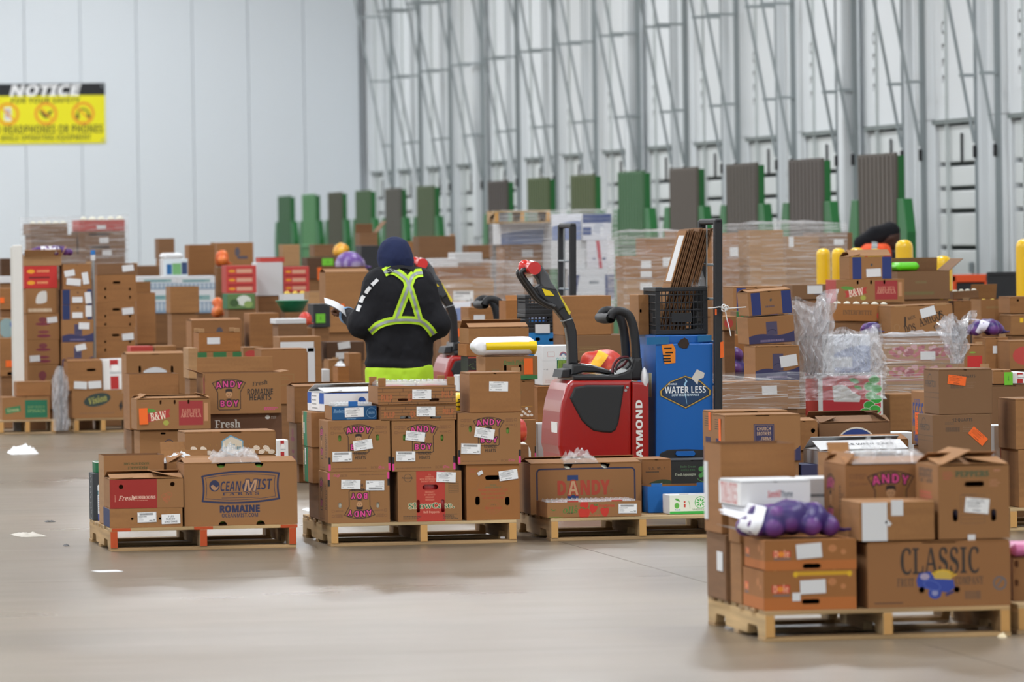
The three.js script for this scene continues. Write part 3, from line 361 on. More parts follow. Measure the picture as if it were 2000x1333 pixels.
  navycap(c, W, H) { rect(c, 0, 0, W, H, '#dfe2ea'); rect(c, 0, 0, W, H * 0.34, '#23407f'); ell(c, 560, H * 0.55, 200, H * 0.2, '#c9cfdc'); rect(c, 600, H * 0.5, 140, H * 0.36, '#e9ecf2'); rect(c, 0, H * 0.5, 300, H * 0.3, '#4a5d8f'); },
  redline(c, W, H) { rect(c, 0, 0, W, H, '#dcdce2'); path(c, [[330, 0], [460, 0], [560, H], [440, H]], '#c45560'); ell(c, 620, H * 0.66, 70, 44, '#5a6080'); ell(c, 260, H * 0.66, 60, 44, '#7a7f9a'); },
  navytrap(c, W, H) { rect(c, 0, 0, W, H, '#d9dce0'); path(c, [[0, H * 0.16], [250, H * 0.16], [150, H * 0.8], [0, H * 0.8]], '#4a5580'); rect(c, 800, H * 0.16, 200, H * 0.64, '#4a5580'); lines(c, 460, H * 0.32, 200, 1, 20, '#6a7580', 60); rect(c, 0, H * 0.84, W, H * 0.1, '#8fb59a'); },
  bluewhite(c, W, H) { rect(c, 0, 0, W, H, '#e3e6ee'); path(c, [[0, H * 0.5], [600, H * 0.2, 1000, H * 0.3], [1000, H], [0, H]], '#7f8fb8'); },
  waterbottle(c, W, H) { rect(c, 0, 0, W, H, '#e0e5ea'); rect(c, 150, H * 0.24, 720, H * 0.2, '#8fb5b5'); lines(c, 200, H * 0.3, 620, 1, 30, '#4d8a9a', 34); rect(c, 0, H * 0.52, W, H * 0.48, '#8fa7c0'); for (let i = 0; i < 9; i++) ell(c, 60 + i * 110, H * 0.72, 40, H * 0.18, '#c3d0da'); },
  greenlabel(c, W, H) { rect(c, 0, 0, W, H, '#cfd8dc'); rect(c, 120, H * 0.3, 220, H * 0.6, '#1f5f95'); rect(c, 360, H * 0.26, 360, H * 0.66, '#6fa56a'); rect(c, 740, H * 0.2, 240, H * 0.7, '#2c3f63'); },
  orangepack(c, W, H) { rect(c, 0, 0, W, H, '#e6d2c4'); ell(c, 500, H * 0.6, 420, H * 0.36, '#e06a2a'); },
};
// all prints share a few large canvases; art() draws one and returns its material and where it lies
const artCache = new Map(), SHEET = 2048, sheets = [];
function place(w, h) {
  let s = sheets[sheets.length - 1];
  if (s && s.x + w + 8 > SHEET) { s.y += s.row; s.x = 0; s.row = 0; }
  if (!s || s.y + h + 8 > SHEET) { const [cv, c] = canvas(SHEET, SHEET); s = { cv, c, x: 0, y: 0, row: 0, material: std(0xffffff, 0.75, { map: canvasTexture(cv) }) }; sheets.push(s); }
  const at = { s, x: s.x + 4, y: s.y + 4 }; s.x += w + 8; s.row = Math.max(s.row, h + 8);
  return at;
}
function art(id, aspect, tone) {
  const key = id + tone + Math.round(Math.log(aspect) * 6);
  if (!artCache.has(key)) {
    const W = { ocean: 640, classic: 640, andy: 512, andyTurned: 512, showcase: 512, dandy: 560, mushrooms: 448, harvest: 448, strawberry: 512, church: 448, peppers: 448, salad: 512, quarts: 448 }[id] ?? 300, H = Math.max(24, Math.round(W / aspect)), { s, x, y } = place(W, H), c = s.c;
    const m = TONE[tone], base = m.color.clone(); if (m.map) base.multiply(new THREE.Color(0xe8e8e8));
    c.fillStyle = '#' + base.getHexString(); c.fillRect(x - 4, y - 4, W + 8, H + 8);
    c.save(); c.beginPath(); c.rect(x - 1, y - 1, W + 2, H + 2); c.clip(); c.translate(x, y); c.scale(W / 1000, W / 1000); ART[id](c, 1000, 1000 / aspect); c.restore();
    artCache.set(key, { material: s.material, uv: [x / SHEET, 1 - (y + H) / SHEET, W / SHEET, H / SHEET] });
  }
  return artCache.get(key);
}
function stickerArt(kind) {
  const [cv, c] = canvas(256, 128); c.scale(0.256, 0.256);
  const bg = { ship: '#e9e9e8', bar: '#eeeeed', ltl: '#ececeb', orange: '#f0661a', green: '#6fc22c' }[kind];
  rect(c, 0, 0, 1000, 500, bg);
  const ink = kind === 'orange' ? '#8a3a10' : '#55585c';
  if (kind === 'ship' || kind === 'orange') { txt(c, 'SHIPPING LABEL', 500, 60, 56, ink, { w: 560 }); for (let i = 0; i < 5; i++) lines(c, 90 + 40 * (i % 2), 120 + i * 46, 760, 1, 20, ink, 16); txt(c, '11000', 520, 150, 60, ink); txt(c, 'F3', 90, 180, 50, ink); txt(c, '07-P922A', 500, 420, 76, kind === 'orange' ? '#5a2408' : '#2a2c30', { w: 330 }); txt(c, 'F1', 100, 420, 60, ink); }
  if (kind === 'bar') { ring(c, 20, 20, 960, 460, '#8a8a8a', 10); barcode(c, 110, 50, 720, 100); txt(c, 'ROMAINE HEARTS', 60, 220, 70, '#333', { align: 'left', w: 430 }); lines(c, 60, 280, 330, 4, 46, '#777', 14); txt(c, '50', 880, 390, 110, '#222'); lines(c, 620, 400, 170, 1, 30, '#333', 34); }
  if (kind === 'ltl') { txt(c, '3 LBS', 500, 110, 130, '#3c3c40'); txt(c, 'SLICED', 480, 250, 130, '#3c3c40', { w: 500 }); txt(c, 'SHIITAKE', 500, 390, 130, '#3c3c40', { w: 700 }); }
  if (kind === 'green') { txt(c, '4', 500, 250, 300, '#4a8a20'); }
  return std(0xffffff, 0.55, { map: canvasTexture(cv) });
}

// ---------------------------------------------------------------- cartons
// rounded, slightly bulging shell; material slots: 0 board, 1 front, 2 left side, 3 inside
function shell(w, h, d, o = {}) {
  const pos = [], nor = [], uvs = [], groups = [[], [], [], []], c = 0.004, n = o.cells ?? 4, s = between(0, 99), bulge = o.bulge ?? 0.004;
  const lines = (L) => { const a = [0, c / L]; for (let i = 1; i < n; i++) a.push(i / n); a.push(1 - c / L, 1); return a; };
  function face(org, ux, uy, nn, slot, full, flip = false, inset = 0) {
    const Lx = ux.length(), Ly = uy.length(), A = lines(Lx), B = lines(Ly), at = [];
    for (const b of B) for (const a of A) {
      const p = org.clone().addScaledVector(ux, a).addScaledVector(uy, b), q = V(0, 0, 0);
      q.set(Math.max(-w / 2 + c, Math.min(w / 2 - c, p.x)), Math.max(c, Math.min(h - (o.top === false ? 0 : c), p.y)), Math.max(-d / 2 + c, Math.min(d / 2 - c, p.z)));
      let dir = p.clone().sub(q); if (dir.length() < 1e-6) dir = nn.clone(); dir.normalize();
      const g = Math.sin(Math.PI * a) * Math.sin(Math.PI * b), out = (Math.abs(nn.y) > 0.5 ? 0 : bulge) * g * (0.6 + 0.9 * (noise(a * 2.5 + s, b * 2.5, slot + nn.x * 3) - 0.3));
      if (!inset) p.copy(q).addScaledVector(dir, c);
      p.addScaledVector(nn, out - inset);
      const m = inset ? nn.clone().negate() : dir;
      at.push(pos.length / 3); pos.push(p.x, p.y, p.z); nor.push(m.x, m.y, m.z);
      if (full) uvs.push(full[0] + a * full[2], full[1] + b * full[3]); else uvs.push(a * Lx + s, b * Ly);
    }
    const k = A.length;
    for (let j = 0; j + 1 < B.length; j++) for (let i = 0; i + 1 < k; i++) {
      const a = at[j * k + i], b = at[j * k + i + 1], e = at[(j + 1) * k + i], f = at[(j + 1) * k + i + 1];
      if (inset) groups[slot].push(a, e, b, b, e, f); else groups[slot].push(a, b, e, b, f, e);
    }
  }
  const X = V(w, 0, 0), Y = V(0, h, 0), Z = V(0, 0, d);
  if (!o.holes) face(V(-w / 2, 0, d / 2), X, Y, V(0, 0, 1), o.front ? 1 : 0, o.front);
  face(V(w / 2, 0, -d / 2), X.clone().negate(), Y, V(0, 0, -1), 0, false);
  face(V(-w / 2, 0, -d / 2), Z, Y, V(-1, 0, 0), o.side ? 2 : 0, o.side);
  face(V(w / 2, 0, d / 2), Z.clone().negate(), Y, V(1, 0, 0), 0, false);
  face(V(-w / 2, 0, -d / 2), X, Z, V(0, -1, 0), 0, false);
  if (o.top !== false) face(V(-w / 2, h, d / 2), X, Z.clone().negate(), V(0, 1, 0), 0, false);
  if (o.inside) {
    const t = 0.005;
    if (!o.holes) face(V(-w / 2, 0, d / 2), X, Y, V(0, 0, 1), 3, false, true, t);
    face(V(w / 2, 0, -d / 2), X.clone().negate(), Y, V(0, 0, -1), 3, false, true, t);
    face(V(-w / 2, 0, -d / 2), Z, Y, V(-1, 0, 0), 3, false, true, t);
    face(V(w / 2, 0, d / 2), Z.clone().negate(), Y, V(1, 0, 0), 3, false, true, t);
    face(V(-w / 2, 0, -d / 2), X, Z, V(0, -1, 0), 3, false, true, t);
  }
  if (o.holes) {
    const sh = new THREE.Shape(); sh.moveTo(-w / 2, 0);
    for (const [nx, nr, sd] of o.notches ?? []) if (sd === 'b') { sh.lineTo(nx - w / 2 - nr, 0); sh.absarc(nx - w / 2, 0, nr, Math.PI, 0, true); }
    sh.lineTo(w / 2, 0); sh.lineTo(w / 2, h);
    for (const [nx, nr, sd] of [...(o.notches ?? [])].reverse()) if (sd === 't') { sh.lineTo(nx - w / 2 + nr, h); sh.absarc(nx - w / 2, h, nr, 0, Math.PI, true); }
    sh.lineTo(-w / 2, h); sh.closePath();
    for (const [hx, hy, hw, hh] of o.holes === true ? [] : o.holes) { // centre and size in metres from the lower left corner
      const x = hx - w / 2, r = Math.min(hw, hh) / 2, p = new THREE.Path(), a = hw / 2 - r, b = hh / 2 - r;
      p.absarc(x + a, hy + b, r, 0, Math.PI / 2); p.absarc(x - a, hy + b, r, Math.PI / 2, Math.PI); p.absarc(x - a, hy - b, r, Math.PI, 1.5 * Math.PI); p.absarc(x + a, hy - b, r, 1.5 * Math.PI, 2 * Math.PI);
      p.closePath(); sh.holes.push(p);
    }
    const g = new THREE.ExtrudeGeometry(sh, { depth: 0.005, bevelEnabled: false, curveSegments: 8 }), p = g.attributes.position, q = g.attributes.normal;
    for (let i = 0; i < p.count; i++) {
      const z = p.getZ(i) + d / 2 - 0.005; pos.push(p.getX(i), p.getY(i), z); nor.push(q.getX(i), q.getY(i), q.getZ(i));
      const a = p.getX(i) + w / 2, e = p.getY(i), f = o.front; if (f) uvs.push(f[0] + a / w * f[2], f[1] + e / h * f[3]); else uvs.push(a, e);
    }
    const base = pos.length / 3 - p.count;
    for (let i = 0; i < p.count; i += 3) { const k = q.getZ(i) > 0.5 ? (o.front ? 1 : 0) : 3; groups[k].push(base + i, base + i + 1, base + i + 2); }
  }
  const g = new THREE.BufferGeometry(), index = [];
  g.setAttribute('position', new THREE.Float32BufferAttribute(pos, 3)); g.setAttribute('normal', new THREE.Float32BufferAttribute(nor, 3)); g.setAttribute('uv', new THREE.Float32BufferAttribute(uvs, 2));
  groups.forEach((t, k) => { if (t.length) { g.addGroup(index.length, t.length, k); index.push(...t); } });
  g.setIndex(index);
  return g;
}
function flapOf(side, w, h, d, L, angle, curl = 0) {
  const long = side === 'f' || side === 'b', wide = (long ? w : d) - 0.006, t = 0.0045, g = softBox(wide, t, L, 0.002, 0, 0, -L / 2, 1);
  // the flap lies along -z from its hinge; turn it up by its angle, then round to its side
  if (curl) { const p = g.attributes.position; for (let i = 0; i < p.count; i++) p.setY(i, p.getY(i) + curl * Math.pow(p.getZ(i) / L, 2)); }
  g.rotateX(R(angle));
  g.translate(0, 0, (long ? d : w) / 2 - 0.003);
  g.rotateY({ f: 0, r: Math.PI / 2, b: Math.PI, l: -Math.PI / 2 }[side]);
  return g.translate(0, h + (angle < 20 ? (long ? 0.0065 : 0.002) : 0), 0);
}
const STICKER = {};
function sticker(parent, kind, x, y, w, h, turn, z, name = 'label_sticker') {
  const g = box(w, h, 0.0012), uv = g.attributes.uv, n = g.attributes.normal, p = g.attributes.position;
  for (let i = 0; i < uv.count; i++) uv.setXY(i, p.getX(i) / w + 0.5, p.getY(i) / h + 0.5);
  const m = part(name, g, STICKER[kind] ?? M[kind] ?? TONE[kind], parent);
  m.position.set(x, y, z); m.rotation.z = R(turn);
  return m;
}
// carton(label, [x, y, v] lower middle of its front, [w, h, d], options)
function carton(label, [x, y, v], [w, h, d], o = {}) {
  const t = thing(o.name ?? 'carton', label, o.category ?? 'box', [x, y, -(v + d / 2)], o.yaw ?? 0, o.group);
  if (o.roll) t.rotation.z = R(o.roll);
  if (o.pitch) t.rotation.x = R(o.pitch);
  const tone = TONE[o.tone ?? 'kraft'], front = o.art && art(o.art, w / h, o.tone ?? 'kraft'), left = o.side && (TONE[o.side] ? { material: TONE[o.side], uv: [0, 0, d, h] } : art(o.side, d / h, o.tone ?? 'kraft'));
  const open = o.top === 'open', flat = o.top === 'flat';
  part('body', shell(w, h, d, { front: front?.uv, side: left?.uv, top: flat ? true : false, inside: open || !!o.holes || !!o.notches, holes: o.holes ?? (o.notches ? true : undefined), notches: o.notches, cells: o.cells, bulge: o.bulge }), [tone, front ? front.material : tone, left ? left.material : tone, o.inner ? TONE[o.inner] : TONE.inner], t);
  const L = Math.min(d, w) / 2 - 0.002;
  if (open) {
    for (const [side, f] of Object.entries(o.flaps ?? {})) { const [angle, len, curl] = [].concat(f); part('flap', flapOf(side, w, h, d, len ?? L, angle, curl), tone, t); }
  } else if (!flat) {
    for (const s of ['l', 'r']) part('minor_flap', flapOf(s, w, h, d, Math.min(L, w / 2 - 0.01), 0), tone, t);
    for (const s of ['f', 'b']) part('flap', flapOf(s, w, h, d, d / 2 - 0.003, o.lift?.[s] ?? 0), tone, t);
    if (o.tape !== false && !o.lift) part('tape', box(w * 0.98, 0.001, 0.05, 0, h + 0.0095, 0), M.tape, t);
    if (o.tape !== false && !o.lift) part('tape', box(0.05, Math.min(0.06, h * 0.3), 0.001, w / 2 + 0.001, h, 0).rotateY(0), M.tape, t);
  }
  for (const [kind, sx, sy, sw, sh, turn = 0] of o.stickers ?? []) sticker(t, kind, sx - w / 2, sy, sw, sh, turn, d / 2 + 0.004);
  for (const [kind, sz, sy, sw, sh, turn = 0] of o.sideStickers ?? []) { const m = sticker(t, kind, 0, sy, sw, sh, 0, 0); m.rotation.y = -Math.PI / 2; m.position.set(-w / 2 - 0.004, sy, d / 2 - sz); }
  for (const f of o.fill ?? []) FILL[f[0]](t, w, h, d, ...f.slice(1));
  return t;
}
// ---------------------------------------------------------------- what lies in the cartons
const produce = {
  lettuce: std(0x6f9a3c, 0.55), dark: std(0x2f5a2a, 0.6), pepper: phys(0x9c2023, 0.25, { clearcoat: 0.5 }), berry: std(0x2a2438, 0.5), straw: phys(0xc22d22, 0.35), asparagus: std(0x7d9c3f, 0.5), onion: std(0x7b3a78, 0.45), citrus: std(0xe8c43a, 0.5), grape: std(0x5c2330, 0.35), pale: std(0xd9d6c4, 0.6),
  clear: phys(0xf4f8f8, 0.08, { transparent: true, opacity: 0.35 }),
};
function lump(r, sx, sy, sz, rough = 0.15, detail = 3, s = rnd() * 50) {
  const g = mergeVertices(new THREE.IcosahedronGeometry(r, detail).deleteAttribute('uv').deleteAttribute('normal')), p = g.attributes.position, a = V();
  for (let i = 0; i < p.count; i++) { a.fromBufferAttribute(p, i); const k = 1 + rough * 2 * (fbm(a.x / r * 1.6 + s, a.y / r * 1.6, a.z / r * 1.6 + s) - 0.5); p.setXYZ(i, a.x * k * sx, a.y * k * sy, a.z * k * sz); }
  g.computeVertexNormals();
  g.setAttribute('uv', new THREE.Float32BufferAttribute(new Float32Array(p.count * 2), 2));
  return g;
}
// crumpled plastic: a wavy sheet heaped up in the middle
function crumple(w, h, d, n = 26, s = rnd() * 90, sharp = 1) {
  const g = new THREE.PlaneGeometry(w, d, n, n).rotateX(-Math.PI / 2), p = g.attributes.position;
  for (let i = 0; i < p.count; i++) {
    const x = p.getX(i) / w, z = p.getZ(i) / d, e = Math.max(0, 1 - Math.pow(2 * Math.max(Math.abs(x), Math.abs(z)), 3));
    const k = Math.abs(noise(x * 7 + s, z * 7) - 0.5) * 2 + 0.5 * Math.abs(noise(x * 17 + s, z * 17, 5) - 0.5) * 2 * sharp;
    p.setXYZ(i, p.getX(i) + 0.1 * w * (noise(x * 5, z * 5, s) - 0.5), h * e * (0.25 + 0.75 * k) , p.getZ(i) + 0.1 * d * (noise(x * 5, z * 5, s + 9) - 0.5));
  }
  g.computeVertexNormals();
  return g;
}
const FILL = {
  flapPrint(t, w, h, d, angle, L, words) { const [, m] = printed(w * 0.84, L * 0.3, 512, (c, W, H) => { txt(c, words, 500, H / 2, H * 0.9, '#2b2d36', { w: 900 }); }), g = new THREE.PlaneGeometry(w * 0.84, L * 0.3).rotateX(-Math.PI / 2).translate(0, 0.004, -L * 0.5).rotateX(R(angle)).translate(0, h + 0.0065, d / 2 - 0.003); part('flap_print', g, m, t); },
  heads(t, w, h, d, kind, n = 4, y = 0) { for (let i = 0; i < n; i++) { const r = Math.min(w / n, d) / 2.3; part('produce', lump(r, 1, 0.9, 1, 0.25), produce[kind], t).position.set(-w / 2 + w * (i + 0.5) / n, h - r * 0.75 + y, d / 2 - r - 0.02); } },
  behindHoles(t, w, h, d, kind, spots) { for (const [x, y, r] of spots) part('produce', lump(r, 1, 1, 0.7, 0.2), produce[kind], t).position.set(x - w / 2, Math.max(r * 1.15 + 0.004, Math.min(h - r * 1.15, y)), d / 2 - r * 0.72 - 0.008); },
  clamshells(t, w, h, d, kind, n = 2, rise = 0.02) {
    const cw = (w - 0.03) / n, rows = Math.max(1, Math.round(d / 0.2));
    for (let i = 0; i < n; i++) for (let j = 0; j < rows; j++) {
      const x = -w / 2 + 0.015 + cw * (i + 0.5), z = -d / 2 + d * (j + 0.5) / rows, k = part('clamshell', softBox(cw - 0.008, h * 0.9, d / rows - 0.012, 0.014, 0, h * 0.45 + rise, 0), produce.clear, t);
      k.position.set(x, 0.006, z);
      part('fruit', lump(0.5, cw * 0.88, h * 0.8, d / rows * 0.85, 0.12), produce[kind], k).position.y = h * 0.44 + rise * 0.6;
      const ridge = []; for (let q = 0; q < 6; q++) ridge.push(softBox(0.006, 0.01, d / rows - 0.04, 0.003, -cw * 0.4 + q * cw * 0.16, h * 0.9 + rise + 0.003, 0, 1));
      part('lid_rib', merge(ridge), produce.clear, k);
    }
  },
  lid(t, w, h, d, kind, tall = 0.06) { part('lid', softBox(w + 0.012, tall, d + 0.012, 0.006, 0, h - tall / 2 + 0.006, 0), TONE[kind], t); },
  tabs(t, w, h, d, tone, spots) { for (const [x, tw, th] of spots) part('tab', softBox(tw, th, 0.005, 0.002, x - w / 2, h + th / 2 - 0.004, d / 2 - 0.004), TONE[tone], t); },
  posts(t, w, h, d, tone, ph = 0.02) { for (const sx of [-1, 1]) for (const sz of [-1, 1]) part('corner_post', softBox(0.04, ph, 0.02, 0.003, sx * (w / 2 - 0.024), h + ph / 2, sz * (d / 2 - 0.014)), TONE[tone], t); },
  plastic(t, w, h, d, x, pw, ph, pd = 0.2) { part('plastic_liner', crumple(pw, ph, pd), M.film, t).position.set(x - w / 2, h + 0.004, d / 2 - pd / 2 + 0.01); },
  paper(t, w, h, d, x, pw, ph) { part('paper_sheet', crumple(pw, ph, d * 0.7), M.paper, t).position.set(x - w / 2, h, 0); },
};
// ---------------------------------------------------------------- pallets: 40 by 48 inches, three notched stringers, boards above and below
const grain = tile(256, 1.2, (u, v) => { const g = 222 + 44 * (per(u, v, 2, 60, 3) - 0.5) + 20 * (per(u, v, 6, 128, 5) - 0.5) + 16 * (per(u, v, 5, 5, 6) - 0.5); return [g, g, g]; }), woods = [0xdcb984, 0xd2ad7a, 0xe2c392, 0xc8a373, 0xd6b488].map((c) => std(c, 0.8, { map: grain }));
const endWood = std(0xc9995a, 0.8), orangePaint = std(0xb84a1c, 0.75), greyWood = [0x8e8272, 0x857866, 0x98907f].map((c) => std(c, 0.85, { map: grain }));
function notched(len, h) {
  const s = new THREE.Shape(), n = 0.038, a = [[0, 0], [0.15, 0]];
  s.moveTo(0, 0);
  for (const x0 of [0.15, len - 0.15 - 0.23]) { s.lineTo(x0, 0); s.lineTo(x0 + 0.015, n - 0.012); s.quadraticCurveTo(x0 + 0.018, n, x0 + 0.035, n); s.lineTo(x0 + 0.195, n); s.quadraticCurveTo(x0 + 0.212, n, x0 + 0.215, n - 0.012); s.lineTo(x0 + 0.23, 0); }
  s.lineTo(len, 0); s.lineTo(len, h); s.lineTo(0, h); s.closePath();
  return s;
}
const PALLET_H = 0.122;
function pallet(label, [x, v], o = {}) { // x of its left end, v of its front
  const w = o.w ?? 1.0, d = o.d ?? 1.2, t = thing('pallet', label, 'pallet', [x + w / 2, o.y ?? 0, -(v + d / 2)], o.yaw ?? 0, o.group), set = o.grey ? greyWood : woods;
  const pick = () => set[Math.floor(rnd() * set.length)];
  for (const s of [-1, 0, 1]) {
    const g = extrude(notched(d, 0.09), 0.038, 0.002, 1).rotateY(-Math.PI / 2).translate(0.019, 0.016, -d / 2), m = part('stringer', g, pick(), t);
    m.position.x = s * (w / 2 - 0.021);
    const e = part('stringer_end', softBox(0.037, 0.086, 0.003, 0.001), o.painted ? orangePaint : o.grey ? greyWood[2] : endWood, t); e.position.set(s * (w / 2 - 0.021), 0.061, d / 2 + 0.0012);
  }
  const zs = [d / 2 - 0.07, d / 2 - 0.235, d / 2 - 0.39, 0.12, -0.06, -0.22, -d / 2 + 0.235, -d / 2 + 0.07];
  zs.forEach((z, i) => { const b = part('deck_board', softBox(w + between(-0.006, 0.006), 0.016, i % 7 ? 0.09 : 0.135, 0.002, 0, 0, 0, 1), pick(), t); b.position.set(between(-0.003, 0.003), 0.114, z); b.rotation.y = between(-0.006, 0.006); });
  for (const z of [d / 2 - 0.07, 0.0, -d / 2 + 0.07]) part('bottom_board', softBox(w + between(-0.006, 0.006), 0.016, z ? 0.135 : 0.09, 0.002, 0, 0, 0, 1), pick(), t).position.set(0, 0.008, z);
  if (o.painted) for (const [px, pw] of [[-w / 2 + 0.06, 0.1], [0, 0.1], [w / 2 - 0.04, 0.09]]) part('paint_mark', softBox(pw, 0.0165, 0.002, 0.0008, 0, 0, 0, 1), orangePaint, t).position.set(px, 0.114, d / 2 + 0.0002);
  return t;
}

// ---------------------------------------------------------------- the cartons, pallet by pallet
for (const k of ['ship', 'bar', 'ltl', 'orange', 'green']) STICKER[k] = stickerArt(k);
FILL.spears = (t, w, h, d, x, y, sw, sh) => { const g = []; for (let i = 0; i < 7; i++) g.push(bar(V(x + sw * (i / 6) + between(-.003, .003), y, d / 2 + 0.006), V(x + sw * (0.1 + 0.13 * i), y + sh, d / 2 + 0.006), 0.006, 0.005, 7)); part('asparagus', merge(g), produce.asparagus, t).position.x = -w / 2; part('window_backing', box(sw * 1.2, sh * 1.05, 0.003, x + sw * 0.5 - w / 2, y + sh / 2, d / 2 + 0.002), TONE.green, t); };
pallet('pallet with orange painted stringer ends and marks, loaded with mushroom and lettuce cartons', [3.046, 32.358], {w:.993,painted:true});
carton('low kraft carton with barcode and sliced shiitake labels under the red mushroom carton', [3.241, 0.123, 32.38], [0.386, 0.101, 0.36], {top:'flat',holes:[[.119,.047,.014,.014],[.267,.045,.014,.014]],stickers:[['bar',.197,.054,.1,.054,1],['ltl',.324,.042,.099,.051,1]],side:'navy'});
carton('dark red and kraft mushroom carton with two round holes and loose top flaps', [3.247, 0.225, 32.39], [0.391, 0.153, 0.34], {art:'mushrooms',top:'open',holes:[[.06,.115,.024,.024],[.333,.124,.024,.024]],flaps:{f:[9,.12],b:[12,.16],r:[13,.16],l:[4,.12]}});
carton('tall kraft carton with upside-down green print standing behind the red mushroom carton', [3.219, 0.123, 32.77], [0.324, 0.37, 0.3], {art:'perishable',top:'open',side:'pale'});
carton('white carton with blue and teal print at the edge of the orange painted pallet', [3.128, 0.123, 33.1], [0.122, 0.195, 0.16], {side:'whiteblue',art:'whiteblue',tone:'white',top:'flat'});
carton('charcoal carton with pale leaf marks at the rear of the orange painted pallet', [3.107, 0.123, 33.3], [0.125, 0.257, 0.22], {side:'wingside',art:'wingside',tone:'black',top:'flat'});
carton('green carton with a white lid edge on top of the charcoal carton', [3.113, 0.381, 33.32], [0.1, 0.062, 0.18], {side:'greenbox',art:'greenbox',tone:'green',top:'flat'});
carton('large kraft lettuce carton with a navy framed wave logo and lettuce showing in round cut-outs', [3.749, 0.123, 32.4], [0.603, 0.328, 0.38], {art:'ocean',top:'closed',lift:{f:6,b:4},notches:[[.203,.023,'b'],[.405,.023,'b'],[.198,.023,'t'],[.402,.023,'t']],fill:[['behindHoles','lettuce',[[.2,.03,.045],[.402,.03,.045],[.2,.3,.045],[.402,.3,.045]]],['plastic',.28,.27,.1,.2]]});
carton('plain kraft carton tucked between the mushroom cartons and the tall lettuce carton', [3.529, 0.123, 32.82], [0.259, 0.32, 0.3], {top:'open',flaps:{f:[20,.1],b:[120,.12],l:[30,.1]},fill:[['paper',.08,.18,.05]]});
carton('salad tray carton with white leaf print, lowest in the stack behind the lettuce carton', [3.779, 0.123, 33.15], [0.497, 0.104, 0.38], {art:'salad',top:'flat'});
carton('salad tray carton with white leaf print, second from the bottom behind the lettuce carton', [3.78, 0.228, 33.15], [0.497, 0.121, 0.38], {art:'salad',top:'flat'});
carton('salad tray carton with white leaf print, just below the topmost one behind the lettuce carton', [3.782, 0.35, 33.15], [0.497, 0.118, 0.38], {art:'salad',top:'flat',fill:[['tabs','kraft',[[.16,.05,.012],[.3,.05,.012]]]]});
carton('topmost salad tray carton with white leaf print and a pale hexagon badge', [3.784, 0.47, 33.15], [0.497, 0.121, 0.38], {art:'salad',top:'closed',tape:false,fill:[['tabs','mid',[[.17,.05,.012],[.34,.05,.012]]]]});
pallet('clean pale wood pallet under the pink-lettered romaine cartons', [4.218, 32.33], {w:1});
carton('pink-lettered romaine carton stacked upside down at the corner of the pallet', [4.373, 0.123, 32.345], [0.331, 0.273, 0.38], {art:'andyTurned',side:'andySide',top:'flat',holes:[[.064,.096,.016,.03],[.267,.094,.016,.03]],fill:[['behindHoles','pale',[[.07,.1,.04],[.27,.1,.04]]]],stickers:[['ship',.123,.206,.103,.049,-2],['bar',.253,.198,.099,.052,179]]});
carton('pink-lettered romaine carton directly under the navy blueberry tray', [4.38, 0.397, 32.35], [0.332, 0.271, 0.38], {art:'andy',side:'andySide',top:'flat',holes:[[.062,.178,.016,.033],[.265,.179,.016,.033]],fill:[['behindHoles','lettuce',[[.06,.18,.04],[.27,.18,.04]]]],stickers:[['bar',.073,.08,.105,.053,0],['ship',.185,.141,.102,.052,7]]});
carton('kraft bell pepper carton with a broad red stripe and green lettering', [4.755, 0.123, 32.35], [0.343, 0.268, 0.38], {art:'showcase',top:'flat',holes:[[.175,.182,.084,.027],[.108,.082,.018,.068],[.241,.081,.018,.068]],fill:[['behindHoles','pepper',[[.09,.1,.06],[.17,.19,.06],[.24,.1,.06]]]],stickers:[['ship',.26,.234,.104,.054,-3]]});
carton('pink-lettered romaine carton under the two low wood-print trays', [4.726, 0.392, 32.355], [0.34, 0.272, 0.38], {art:'andy',top:'flat',holes:[[.067,.18,.016,.033],[.27,.175,.016,.033]],fill:[['behindHoles','lettuce',[[.06,.18,.04],[.27,.18,.04]]]],stickers:[['bar',.072,.08,.104,.053,-1],['ship',.126,.186,.104,.05,-7]]});
carton('kraft vegetable carton with rust coloured lettering and three dark hand holes', [5.096, 0.123, 32.35], [0.287, 0.296, 0.38], {art:'harvest',top:'flat',holes:[[.141,.226,.079,.025],[.059,.104,.025,.046],[.22,.099,.025,.046]],stickers:[['ship',.227,.238,.101,.052,7],['paper',.075,.252,.03,.019,28]],tone:'orange'});
carton('pink-lettered romaine carton under the plain taped carton', [5.078, 0.421, 32.34], [0.338, 0.274, 0.38], {art:'andy',top:'flat',holes:[[.066,.189,.016,.033],[.268,.178,.016,.033]],fill:[['behindHoles','lettuce',[[.06,.18,.04],[.27,.18,.04]]]],stickers:[['bar',.068,.084,.105,.055,-2],['ship',.143,.166,.105,.055,-10]],roll:-.4});
carton('plain taped kraft carton with one white shipping label, above the pink-lettered cartons', [5.118, 0.696, 32.36], [0.279, 0.205, 0.34], {stickers:[['ship',.157,.139,.102,.052,-2]],tape:true,tone:'mid'});
carton('lower of two wood-print produce trays on the romaine cartons', [4.702, 0.664, 32.35], [0.405, 0.084, 0.38], {art:'plank',top:'open',tone:'mid',holes:[[.131,.015,.06,.014],[.294,.013,.06,.014]],stickers:[['ship',.241,.045,.101,.052,-1]],fill:[['clamshells','grape',3,0],['posts','mid']]});
carton('upper wood-print produce tray with clear boxes of red fruit', [4.692, 0.75, 32.34], [0.418, 0.097, 0.38], {art:'plank',top:'open',tone:'mid',holes:[[.134,.024,.054,.014],[.302,.021,.054,.014]],stickers:[['ship',.235,.051,.102,.052,-1]],fill:[['clamshells','straw',2,.025],['posts','mid',.045]]});
